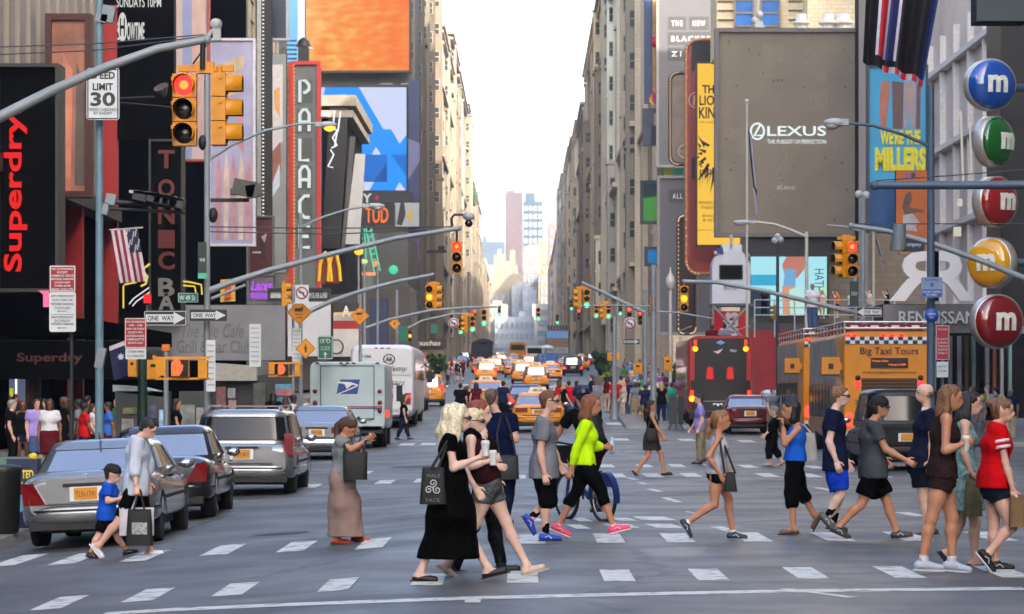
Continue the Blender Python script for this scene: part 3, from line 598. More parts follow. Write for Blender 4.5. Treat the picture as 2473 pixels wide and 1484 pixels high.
# ---- mail truck -----------------------------------------------------------
MAILP = M((176, 196, 196), .4, 0, .05, 2, name='mail_white', coat=.3); MBLUE = M((22, 62, 138), .4, name='mail_blue')
def mail_truck():
 root = thing('mail_truck', 'white boxy mail truck with a blue eagle emblem and red and blue stripes', 'truck', at_rear(839, 98, 7.0), R(90)); root.scale = (1, 1, .88); x0 = -3.5; w = 1.19
 b = MB(MAILP); loft(b, [yz_ring(x, w * f, .62, z1, 12, 40) for x, f, z1 in ((x0, .985, 3.02), (x0 + .06, 1, 3.08), (1.8, 1, 3.08), (2.6, .98, 2.7), (3.2, .94, 1.7), (3.5, .88, 1.5))]); b.build('body', root, world=False)
 b = MB(MAILP); b.box((x0 - .02, 0, 1.98), (.05, 1.66, 1.86)); b.mat(DKPL)
 for y in (-.84, .84): b.box((x0 - .03, y, 1.98), (.06, .022, 1.9))
 for z in (1.04, 2.93): b.box((x0 - .03, 0, z), (.06, 1.7, .022))
 b.box((x0 - .05, -.35, 1.06), (.06, .1, .1)); b.box((x0 - .05, .1, 2.95), (.05, .16, .05)); b.build('rear_door', root, world=False)
 b = MB(MBLUE); X = x0 - .05
 def E(pts, m): b.mat(m); b.poly([(X if m is MBLUE else X - .008, -(p[0]), 2.2 + p[1]) for p in pts])
 E([(-.34, -.28), (-.28, .08), (-.22, .24), (.40, .24), (.32, -.28)], MBLUE)
 E([(-.30, .17), (.10, .15), (.34, .06), (.33, -.0), (.20, .05), (-.02, .06), (-.29, .12)], WHITE); E([(.33, .04), (.30, -.02), (-.26, -.28), (-.33, -.28)], WHITE); E([(-.08, .07), (.16, .06), (-.02, -.1)], WHITE)
 b.build('emblem', root, world=False)
 b = MB(M((170, 24, 34), .4)); b.box((x0 - .05, -.0, 1.47), (.02, 2.2, .035), ry=0); b.mat(MBLUE); b.box((x0 - .05, 0, 1.41), (.02, 2.2, .03)); b.build('stripe', root, world=False)
 for sg in (1, -1):
  for z, m in ((2.02, RED_L), (1.62, RED_L), (1.32, RED_L) if sg < 0 else (1.58, RED_L)):
   b = MB(m); b.lathe((x0 - .01, sg * 1.02, z), [(.075, 0), (.07, .04), (0, .05)], 14, (-1, 0, 0)); b.build('tail_light', root, world=False)
 b = MB(BRAKE); b.box((x0 + .04, -1.27, 1.22), (.08, .1, .26)); b.build('tail_light', root, world=False)
 b = MB(RED_L)
 for y in (.95, .2, 0, -.2, -.95): b.box((x0 - .01, y, 3.03), (.04, .12, .05))
 b.build('marker_light', root, world=False)
 b = MB(DKPL); b.box((x0 + .1, 0, .66), (.2, 2.2, .22)); b.box((x0 - .1, 0, .56), (.2, 2.3, .1)); b.box((0, 0, .55), (6.2, 1.0, .3)); b.build('rear_bumper', root, world=False)
 for sg in (1, -1):
  wheel(root, x0 + 1.5, sg * 1.17, .42, .46); wheel(root, 2.2, sg * 1.1, .42, .28)
  b = MB(DKPL); b.box((2.0, sg * 1.42, 1.95), (.12, .2, .62)); b.tube([(2.1, sg * 1.1, 2.3), (2.0, sg * 1.42, 2.3)], .02); b.build('wing_mirror', root, world=False)
  b = MB(CGL); b.box((2.0, sg * 1.175, 2.05), (.8, .04, .8)); b.build('side_window', root, world=False)
 b = MB(CGL); b.box((2.95, 0, 2.1), (.05, 1.9, .7), ry=-.55); b.build('windscreen', root, world=False)
mail_truck()
# ---- coach and minibus ------------------------------------------------------
def coach():
 root = thing('coach', 'tall white coach with a round monogram and number 1785 on its rear', 'bus', at_rear(923, 125, 13.0), R(90)); root.scale = (1, 1, .89); x0 = -6.5; w = 1.29; H = 3.66
 b = MB(WHP); loft(b, [yz_ring(x, w * f, z0, z1, 9, 40) for x, f, z0, z1 in ((x0, .93, .5, H - .16), (x0 + .07, .98, .42, H - .05), (x0 + .25, 1, .36, H), (6.0, 1, .36, H), (6.4, .96, .4, H - .15), (6.5, .9, .5, H - .4))]); b.build('body', root, world=False)
 b = MB(WHP); b.box((x0 - .02, .0, 1.5), (.04, 1.9, 1.5)); b.mat(M((180, 184, 188), .3, .5)); b.box((x0 - .03, 0, 2.33), (.05, 2.3, .09)); b.box((x0 - .03, 0, .72), (.06, 2.3, .1)); b.build('engine_cover', root, world=False)
 IN = M((28, 34, 46), .5); b = MB(IN); b.text('1785', (x0 - .04, .62, 3.14), w=.36, h=.12, ux=(0, -1, 0), depth=.006); b.text('Academy', (x0 - .04, -.35, 2.55), w=1.35, h=.32, ux=(0, -1, 0), depth=.006, shear=.35); b.text('800-442-7272', (x0 - .05, -.1, 1.92), w=1.6, h=.15, ux=(0, -1, 0), depth=.006, shear=.25)
 b.lathe((x0 - .03, -.28, 3.0), [(.24, 0), (.24, .012), (.20, .012), (.20, 0)], 24, (-1, 0, 0)); b.text('AA', (x0 - .04, -.28, 3.0), w=.3, h=.22, ux=(0, -1, 0), depth=.006, bold=.02, space=.7); b.build('lettering', root, world=False)
 b = MB(RED_L)
 for y in (.25, 0, -.25): b.box((x0 + .02, y, 3.5), (.06, .13, .05))
 b.build('marker_light', root, world=False)
 for sg in (1, -1):
  b = MB(RED_L); b.box((x0 - .02, sg * 1.04, 1.22), (.06, .24, .5)); b.mat(BRAKE); b.box((x0 - .035, sg * 1.05, 1.32), (.06, .18, .14)); b.build('tail_light', root, world=False)
  b = MB(DGL); b.box((.3, sg * 1.287, 2.6), (11.6, .03, 1.0)); b.build('side_window', root, world=False)
  for xx in (x0 + 2.6, x0 + 3.9, 4.2): wheel(root, xx, sg * 1.27, .5, .3)
  b = MB(DKPL); b.box((6.7, sg * 1.52, 2.3), (.16, .24, .6)); b.tube([(6.3, sg * 1.2, 3.0), (6.7, sg * 1.52, 2.7)], .03); b.build('wing_mirror', root, world=False)
 b = MB(DKPL); b.box((x0 - .04, -.15, 1.42), (.04, .34, .24)); b.box((0, 0, .4), (12.4, 2.2, .3)); b.build('underbody', root, world=False)
coach()
def minibus():
 root = thing('minibus', 'white minibus with dark side windows beyond the tall coach', 'bus', at_rear(975, 152, 7.0), R(90)); x0 = -3.5; w = 1.05
 b = MB(WHP); loft(b, [yz_ring(x, w * f, .4, z1, 6, 36) for x, f, z1 in ((x0, .9, 2.5), (x0 + .1, .98, 2.66), (x0 + .4, 1, 2.72), (2.0, 1, 2.72), (2.6, .96, 2.3), (3.3, .9, 1.5), (3.5, .8, 1.3))]); b.build('body', root, world=False)
 for sg in (1, -1):
  b = MB(DGL); b.box((-.6, sg * 1.045, 2.0), (4.6, .04, .8)); b.build('side_window', root, world=False)
  for xx in (-2.3, 2.2): wheel(root, xx, sg * 1.03, .38, .25)
  b = MB(BRAKE); b.box((x0 - .0, sg * .86, 1.2), (.08, .14, .4)); b.build('tail_light', root, world=False)
  b = MB(DKPL); b.box((2.3, sg * 1.25, 1.8), (.15, .22, .4)); b.build('wing_mirror', root, world=False)
 b = MB(DGL); b.box((x0 - .0, 0, 2.02), (.06, 1.5, .7)); b.build('rear_window', root, world=False)
 b = MB(DKPL); b.box((x0 - .03, 0, .5), (.2, 1.9, .2)); b.build('rear_bumper', root, world=False)
minibus()
# ---- tour buses --------------------------------------------------------------
TYEL = M((220, 136, 8), .35, 0, .08, 1.5, name='tour_yellow', coat=.4); CHK = M((24, 26, 34), .4, name='check_dark'); CHW = M((214, 218, 224), .4, name='check_white'); SPLINT = M((158, 150, 140), .5, 0, .3, 2, name='side_advert')
def tour_bus(label, left_px, d, front=True):
 W = 2.55; w = W / 2; L = 10.5; xl = (left_px - CX) * d / F; p = Vector((xl + w, d + L / 2, 0)); p.z = gz(p.x, p.y); root = thing('tour_bus', label, 'bus', p, R(90), 'yellow double decker tour buses'); root.scale = (1, 1, .955); x0 = -L / 2; H = 3.62
 b = MB(TYEL); loft(b, [yz_ring(x, w * f, .42, H, 14, 40) for x, f in ((x0, .965), (x0 + .05, .99), (x0 + .15, 1), (5.0, 1), (5.25, .95))]); b.build('body', root, world=False)
 for z, n_ in ((3.36, 18), (.58, 18)):
  b = MB(CHK)
  for r_ in (0, 1):
   for k in range(n_): b.mat(CHK if (k + r_) % 2 else CHW); b.box((x0 - .015, -w * .95 + (k + .5) * W * .95 / n_, z + .105 * (r_ - .5)), (.03, W * .95 / n_, .105))
  b.build('checker_band', root, world=False)
 DKB = M((74, 44, 18), .5, name='bus_lettering'); b = MB(DKB); b.text('Big Taxi Tours', (x0 - .02, -.02, 3.02), w=1.64, h=.27, ux=(0, -1, 0), depth=.012, bold=.012); b.text('www.bigtaxitours.com', (x0 - .02, -.02, 2.42), w=1.5, h=.1, ux=(0, -1, 0), depth=.008); b.text('212-600-8294', (x0 - .02, .35, 1.55), w=1.2, h=.13, ux=(0, -1, 0), depth=.008); b.build('lettering', root, world=False)
 b = MB(BLACK); b.box((x0 - .02, -.02, 2.70), (.05, 1.04, .29)); b.mat(EM((255, 110, 20), 1.6)); b.text('Hop-On', (x0 - .05, .24, 2.75), w=.45, h=.075, ux=(0, -1, 0), depth=.004, bold=.015); b.text('Hop-Off', (x0 - .05, -.24, 2.64), w=.48, h=.075, ux=(0, -1, 0), depth=.004, bold=.015); b.build('display', root, world=False)
 b = MB(M((58, 36, 14), .6)); b.box((x0 - .012, -.02, 2.0), (.03, 1.56, .5)); b.mat(M((104, 66, 18), .5))
 for k in range(5): b.box((x0 - .035, -.02, 1.82 + k * .1), (.03, 1.54, .04))
 b.build('grille', root, world=False)
 b = MB(EM((255, 40, 40), 2.0))
 for y in (1.13, .95, .15, -.1, -.36, -1.15): b.box((x0 - .02, y, 3.5), (.05, .11, .07))
 b.build('marker_light', root, world=False)
 for sg in (1, -1):
  b = MB(EM((255, 50, 60), 2.4)); b.ball((x0 - .02, sg * .88 - .02, 2.08), (.04, .09, .09), 12, 8); b.mat(DKPL); b.ball((x0 - .01, sg * .88 - .02, 2.26), (.04, .08, .08), 12, 8); b.build('tail_light', root, world=False)
  b = MB(EM((255, 70, 50), 2.6)); b.ball((x0 - .02, sg * 1.1, 1.1), (.05, .1, .12), 12, 8); b.ball((x0 - .02, sg * 1.1, .9), (.05, .1, .1), 12, 8); b.build('tail_light', root, world=False)
  b = MB(SPLINT); b.box((.7, sg * (w + .002), 2.78), (8.0, .02, 1.35)); b.build('side_advert', root, world=False)
  b = MB(DGL); b.box((.7, sg * (w + .004), 1.55), (8.0, .02, .95)); b.mat(DKPL)
  for k in range(9): b.box((-3.2 + k, sg * (w + .016), 1.55), (.08, .02, .95))
  b.build('side_window', root, world=False)
  for xx in (x0 + 2.4, 3.0): wheel(root, xx, sg * (w - .02), .48, .3)
 b = MB(M((196, 196, 196), .3, .6, name='rail_metal'))
 for sg in (1, -1):
  for z in (H + .1, H + .28): b.tube([(x0 + .1, sg * w * .96, z), (5.0, sg * w * .96, z)], .03, 6)
  for k in range(11): b.tube([(x0 + .1 + k, sg * w * .96, H - .05), (x0 + .1 + k, sg * w * .96, H + .28)], .022, 5)
 for z in (H + .1, H + .28): b.tube([(x0 + .1, -w * .96, z), (x0 + .1, w * .96, z)], .03, 6)
 b.build('top_rail', root, world=False)
 for k in range(6):
  for y in (-.85, -.28, .3, .88):
   b = MB(M((96, 18, 32), .6, name='seat_red')); b.box((x0 + .8 + k * 1.5, y, H + .02), (.1, .48, .5), tp=(.8, .85)); b.mat(WHITE); b.box((x0 + .74 + k * 1.5, y, H + .16), (.02, .22, .08)); b.build('seat', root, world=False)
 b = MB(DKPL); b.box((x0 - .02, 0, .42), (.16, 2.4, .2)); b.box((0, 0, .38), (9.8, 2.2, .3)); b.build('rear_bumper', root, world=False)
 b = MB(TYEL); b.box((x0 + .35, w + .33, 2.62), (.5, .5, .5)); b.mat(CHK); b.box((x0 + .09, w + .33, 2.6), (.02, .14, .16)); b.box((x0 + .35, w + .33, 2.34), (.5, .5, .06)); b.mat(TYEL); b.box((x0 + .35, w + .1, 2.6), (.3, .2, .2)); b.build('side_cabinet', root, world=False)
 return root
tour_bus('yellow double decker tour bus nearest on the right, full rear view with big lettering', 2036, 87)
tour_bus('yellow double decker tour bus half hidden ahead of the nearest yellow one', 1938, 103.5)
RBUS = M((178, 14, 22), .3, 0, .05, 2, name='bus_red', coat=.5)
def red_bus():
 W = 2.55; w = W / 2; L = 10.5; d = 123; p = Vector(((1740 - CX) * d / F, d + L / 2, 0)); p.z = gz(p.x, p.y); root = thing('tour_bus', 'red open top double decker with black rear panels and lit amber lamps', 'bus', p, R(90)); x0 = -L / 2; H = 3.45
 b = MB(RBUS); loft(b, [yz_ring(x, w * f, .4, H + .12, 10, 40) for x, f in ((x0, .95), (x0 + .06, .985), (x0 + .2, 1), (5.0, 1), (5.25, .95))]); b.build('body', root, world=False)
 BK = M((20, 16, 15), .25, 0, .3, 1, name='black_panel'); b = MB(BK); b.box((x0 - .015, 0, 2.55), (.04, 2.06, 1.5), tp=(1, 1)); b.box((x0 - .02, 0, 1.2), (.04, 2.36, 1.2)); b.box((x0 - .016, 0, 3.32), (.04, 2.3, .3)); b.mat(M((150, 150, 150), .4)); b.box((x0 - .045, 0, .98), (.02, 1.9, .03)); b.build('rear_panel', root, world=False)
 for y in (.42, -.38):
  b = MB(EM((235, 50, 44), .9)); b.poly([(x0 - .045, y + q[0], 1.85 + q[1]) for q in ((-.14, 0), (.14, 0), (.12, .42), (.04, .5), (-.12, .46))], .02, (1, 0, 0)); b.build('brake_light', root, world=False)
 for sg in (1, -1):
  b = MB(EM((255, 60, 30), 2.2)); b.box((x0 - .03, sg * 1.0, 3.3), (.05, .12, .22)); b.mat(EM((255, 170, 20), 2.6)); b.ball((x0 - .04, sg * 1.0, 3.05), (.05, .11, .11), 12, 8); b.build('indicator', root, world=False)
  b = MB(EM((255, 60, 30), 2.2)); b.box((x0 - .03, sg * 1.13, 1.32), (.05, .14, .18)); b.mat(EM((255, 160, 20), 2.6)); b.ball((x0 - .04, sg * 1.13, 1.08), (.05, .13, .13), 12, 8); b.build('tail_light', root, world=False)
  b = MB(DGL); b.box((0, sg * (w + .002), 1.9), (9, .02, .9)); b.build('side_window', root, world=False)
  for xx in (x0 + 2.4, 3.0): wheel(root, xx, sg * (w - .02), .48, .3)
  b = MB(M((180, 180, 180), .3, .6)); b.tube([(x0 + .1, sg * w * .9, H + .5), (5, sg * w * .9, H + .5)], .025, 6); b.build('top_rail', root, world=False)
 b = MB(M((96, 150, 210), .4)); b.poly([(x0 - .045, q[0], 3.3 + q[1]) for q in ((-.2, 0), (0, -.1), (.2, 0), (0, .1))], .01, (1, 0, 0)); b.mat(WHITE); b.text('GRAY LINE', (x0 - .05, 0, 3.3), w=.22, h=.05, ux=(0, -1, 0), depth=.003); b.text('7062', (x0 - .045, -.5, 2.98), w=.26, h=.11, ux=(0, -1, 0), depth=.003); b.mat(M((220, 200, 190), .5)); b.poly([(x0 - .045, q[0], 2.95 + q[1]) for q in ((.1, -.1), (.3, 0), (.12, .02), (-.1, .12), (.0, -.02))]); b.mat(M((180, 214, 196), .5)); b.box((x0 - .045, -.72, 1.08), (.02, .26, .2)); b.mat(WHITE); b.box((x0 - .045, 0, .86), (.02, .6, .07)); b.build('emblem', root, world=False)
 b = MB(DKPL); b.box((x0 - .05, 0, .42), (.2, 2.5, .28)); b.build('rear_bumper', root, world=False)
red_bus()
# ---- far lorries and buses -----------------------------------------------------
def box_vehicle(name, label, cat, px, d, L, W, H, m, gl, extra=None, z0=.45):
 root = thing(name, label, cat, at_rear(px, d, L), R(90)); x0 = -L / 2; w = W / 2
 b = MB(m); loft(b, [yz_ring(x, w * f, z0, H, 9, 32) for x, f in ((x0, .95), (x0 + .1, 1), (L / 2 - .3, 1), (L / 2, .93))]); b.build('body', root, world=False)
 if gl: g = MB(DGL); g.box((x0 - .02, 0, gl[0]), (.06, W * .82, gl[1])); g.build('rear_window', root, world=False)
 for sg in (1, -1):
  wheel(root, x0 + 1.3, sg * (w - .02), .45, .3); wheel(root, L / 2 - 1.4, sg * (w - .02), .45, .3); g = MB(BRAKE); g.box((x0 - .02, sg * w * .8, 1.1), (.08, .2, .25)); g.build('tail_light', root, world=False)
 if extra: extra(root, x0, w, H)
 return root
def tarp(root, x0, w, H):
 b = MB(M((38, 40, 42), .8, 0, .4, 1.5, .6, 2, name='tarpaulin'))
 for k in range(7): b.ball((x0 + .7 + k * .9, rnd.uniform(-.5, .5), H - .1), (.9, w * .8, rnd.uniform(.3, .7)), 10, 6)
 b.build('tarpaulin', root, world=False)
box_vehicle('dark_truck', 'dark truck with a lumpy grey tarpaulin far off in the left lane', 'truck', 1163, 400, 8, 2.7, 3.2, M((46, 48, 50), .8, 0, .3, 1, name='dark_canvas'), None, tarp)
box_vehicle('school_bus', 'far orange yellow bus in the middle of the traffic', 'bus', 1250, 480, 9, 2.5, 3.0, M((230, 150, 30), .5), (2.2, .8))
box_vehicle('white_van', 'far white van beside the blue cart truck', 'van', 1291, 400, 6, 2.3, 2.7, WHP, (2.0, .7))
def cart(root, x0, w, H):
 b = MB(WHITE); b.lathe((x0 + .8, 0, H + .1), [(.06, 0), (.06, .35), (.8, .4), (.5, .65), (0, .75)], 10); b.build('umbrella', root, world=False); b = MB(STEELW)
 for y in (.2, .7):
  b.tube([(x0 - .06, y, .8), (x0 - .06, y, H)], .03, 5)
 for z in (1.2, 1.6, 2.0): b.tube([(x0 - .06, .2, z), (x0 - .06, .7, z)], .025, 5)
 b.build('ladder', root, world=False)
box_vehicle('cart_truck', 'blue cart truck with a white umbrella and a ladder on its back', 'truck', 1322, 305, 5, 2.1, 2.1, M((60, 104, 176), .5, 0, .15, 2), None, cart)
def adv(root, x0, w, H):
 b = MB(M((120, 170, 220), .5)); b.box((x0 - .03, 0, H - .55), (.06, w * 1.9, .8)); b.mat(M((150, 110, 90), .6)); b.box((x0 - .03, 0, H - 1.5), (.06, w * 1.9, .7)); b.mat(M((176, 180, 184), .6)); b.box((x0 - .03, 0, H - 2.3), (.06, w * 1.9, .6)); b.mat(M((60, 64, 70), .6)); b.text('EASTLAND', (x0 - .07, 0, H - 2.3), w=w * 1.6, h=.35, ux=(0, -1, 0), depth=.01)
 for y in range(-3, 4): b.box((x0 + .4, y * .33, H + .25), (.3, .22, .5))
 b.build('rear_advert', root, world=False)
box_vehicle('tour_bus', 'far grey double decker with a striped advert on its back', 'bus', 1346, 352, 10, 2.6, 4.5, M((120, 126, 132), .5), None, adv)
# ================================================================ people
UP = Vector((0, 0, 1))
def nets(prims, h, k=.03, clips=(), noise=0.0, seed=0, nf=26.0, vz=.45):
 """one smooth closed surface round a set of tapered limbs: (a, b, ra, rb, lateral axis, lateral scale, clip planes)"""
 A = np.array([p[0] for p in prims], float); B = np.array([p[1] for p in prims], float)
 rm = np.array([max(p[2], p[3]) * max(1.0, p[5]) for p in prims]); pad = k * .5 + 2.5 * h
 lo = (np.minimum(A, B) - rm[:, None]).min(0) - pad - h; hi = (np.maximum(A, B) + rm[:, None]).max(0) + pad + h
 n = np.ceil((hi - lo) / h).astype(int) + 1
 ax = [lo[i] + h * np.arange(n[i]) for i in range(3)]; Fd = np.full(tuple(n), 9.0)
 for i, p in enumerate(prims):
  a, b = A[i], B[i]; s = []
  for j in range(3):
   l = min(a[j], b[j]) - rm[i] - pad; u = max(a[j], b[j]) + rm[i] + pad
   s.append(slice(max(0, int((l - lo[j]) / h)), min(n[j], int((u - lo[j]) / h) + 2)))
  X, Y, Z = ax[0][s[0]][:, None, None], ax[1][s[1]][None, :, None], ax[2][s[2]][None, None, :]
  ab = b - a; L2 = max(ab @ ab, 1e-9); t = np.clip(((X - a[0]) * ab[0] + (Y - a[1]) * ab[1] + (Z - a[2]) * ab[2]) / L2, 0, 1)
  qx, qy, qz = X - a[0] - t * ab[0], Y - a[1] - t * ab[1], Z - a[2] - t * ab[2]
  if p[5] != 1.0:
   l = p[4]; w_ = (qx * l[0] + qy * l[1] + qz * l[2]) * (1 / p[5] - 1); qx = qx + l[0] * w_; qy = qy + l[1] * w_; qz = qz + l[2] * w_
  d = np.sqrt(qx * qx + qy * qy + qz * qz) - (p[2] + (p[3] - p[2]) * t)
  if p[5] < 1: d = d * max(.5, p[5])
  for c, nn in p[6]: d = np.maximum(d, (X - c[0]) * nn[0] + (Y - c[1]) * nn[1] + (Z - c[2]) * nn[2])
  S = Fd[s[0], s[1], s[2]]; hh = np.maximum(k - np.abs(S - d), 0) / k; Fd[s[0], s[1], s[2]] = np.minimum(S, d) - hh * hh * k * .25
 X, Y, Z = ax[0][:, None, None], ax[1][None, :, None], ax[2][None, None, :]
 if noise:
  r = np.random.RandomState(seed)
  for q in range(5):
   v = r.randn(3); v = v / np.linalg.norm(v) * nf * (1 + .5 * q); v[2] *= vz; Fd = Fd + noise * np.sin(v[0] * X + v[1] * Y + v[2] * Z + r.rand() * 6) / (1 + .3 * q)
 for c, nn in clips: Fd = np.maximum(Fd, (X - c[0]) * nn[0] + (Y - c[1]) * nn[1] + (Z - c[2]) * nn[2])
 ins = Fd < 0; nx, ny, nz = (int(q) for q in n)
 cnt = np.zeros((nx - 1, ny - 1, nz - 1), np.int8)
 for dx in (0, 1):
  for dy in (0, 1):
   for dz in (0, 1): cnt += ins[dx:nx - 1 + dx, dy:ny - 1 + dy, dz:nz - 1 + dz]
 act = (cnt > 0) & (cnt < 8); idx = np.argwhere(act)
 if len(idx) == 0: return [], []
 vid = np.full(act.shape, -1, np.int32); vid[act] = np.arange(len(idx))
 acc = np.zeros((len(idx), 3)); num = np.zeros(len(idx)); C = [(0, 0, 0), (1, 0, 0), (0, 1, 0), (0, 0, 1), (1, 1, 0), (1, 0, 1), (0, 1, 1), (1, 1, 1)]
 val = {c: Fd[idx[:, 0] + c[0], idx[:, 1] + c[1], idx[:, 2] + c[2]] for c in C}
 for c in C:
  for j in range(3):
   if c[j] == 0:
    e = list(c); e[j] = 1; e = tuple(e); f0, f1 = val[c], val[e]; m = (f0 < 0) != (f1 < 0); t = np.where(m, f0 / np.where(m, f0 - f1, 1), 0)
    q = np.tile(np.array(c, float), (len(idx), 1)); q[:, j] += t; acc[m] += q[m]; num[m] += 1
 V = (idx + acc / num[:, None]) * h + lo; faces = []
 for j in range(3):
  s0 = [slice(1, -1)] * 3; s0[j] = slice(0, -1); s1 = [slice(1, -1)] * 3; s1[j] = slice(1, None)
  a, b = ins[tuple(s0)], ins[tuple(s1)]; ch = np.argwhere(a != b)
  if len(ch) == 0: continue
  flip = a[ch[:, 0], ch[:, 1], ch[:, 2]]; o = ch.copy(); u, v = (j + 1) % 3, (j + 2) % 3
  o[:, u] += 1; o[:, v] += 1
  def g(du, dv):
   z = o.copy(); z[:, u] += du; z[:, v] += dv; return vid[z[:, 0], z[:, 1], z[:, 2]]
  q = np.stack([g(-1, -1), g(0, -1), g(0, 0), g(-1, 0)], 1); q[~flip] = q[~flip][:, ::-1]; faces.append(q)
 fs = np.concatenate(faces); fs = fs[(fs >= 0).all(1)]
 return V.tolist(), [tuple(q) for q in fs.tolist()]
def pr(a, b, ra, rb=None, lat=None, ls=1.0, clips=()): return (tuple(a), tuple(b), ra, ra if rb is None else rb, tuple(lat) if lat is not None else (0, 0, 1), ls, [(tuple(c), tuple(n_)) for c, n_ in clips])
def mesh_part(name, parent, parts, mats):
 """parts: list of (verts, faces, material index) merged into one object in the parent's own space"""
 b = MB()
 for m in mats: b.mat(m)
 for vs, fs, mi in parts: b.cur = mi; b.add(vs, fs, True)
 return b.build(name, parent, world=False)
SKIN = {'fair': (214, 168, 146), 'pale': (222, 184, 166), 'tan': (190, 132, 100), 'brown': (128, 84, 62), 'dark': (78, 52, 42)}
def skin_m(k): return M(SKIN[k], .5, 0, .07, 9, .08, 60, name='skin')
def cloth_m(c, rough=.85): return M(c[:3], rough, 0, *((.12, 7) if len(c) < 4 else (c[3], c[4])), .45, 26, name='cloth', spec=.06)
def hair_m(c): return M(c, .5, 0, .35, 40, .5, 90, name='hair')
EYE = M((28, 22, 20), .2, name='eye'); LIP = M((160, 84, 78), .5, name='lips'); SHADE = M((12, 12, 14), .1, name='dark_lens', spec=.8)
def hand_prims(wr, dr, nrm, thumb, curl, s):
 """palm, four unequal two-joint fingers bent by curl, thumb leaving the side of the palm"""
 dr = dr.normalized(); n_ = (nrm - dr * nrm.dot(dr)).normalized(); v = (thumb - dr * thumb.dot(dr) - n_ * thumb.dot(n_))
 v = v.normalized() if v.length > 1e-3 else dr.cross(n_)
 q = [pr(wr - dr * .012 * s, wr + dr * .082 * s, .030 * s, .036 * s, n_, .5), pr(wr + dr * .04 * s - v * .012 * s, wr + dr * .085 * s - v * .012 * s, .026 * s, .028 * s, n_, .55)]
 for i, (o, l) in enumerate(((.031, .92), (.010, 1.0), (-.011, .95), (-.031, .76))):
  b0 = wr + dr * .088 * s + v * o * s; c1, c2 = R(curl), R(curl * 1.9)
  d1 = dr * math.cos(c1) + n_ * math.sin(c1); d2 = dr * math.cos(c2) + n_ * math.sin(c2); p1 = b0 + d1 * .044 * l * s; p2 = p1 + d2 * .042 * l * s
  q += [pr(b0, p1, .0092 * s, .0086 * s), pr(p1, p2, .0086 * s, .0072 * s)]
 t0 = wr + dr * .025 * s + v * .026 * s; t1 = t0 + (dr * .6 + v * .75 + n_ * .25).normalized() * .042 * s; t2 = t1 + (dr * .85 + v * .25 + n_ * .5 * (curl > 30)).normalized() * .034 * s
 q += [pr(t0, t1, .0125 * s, .0105 * s), pr(t1, t2, .0105 * s, .008 * s)]
 return q
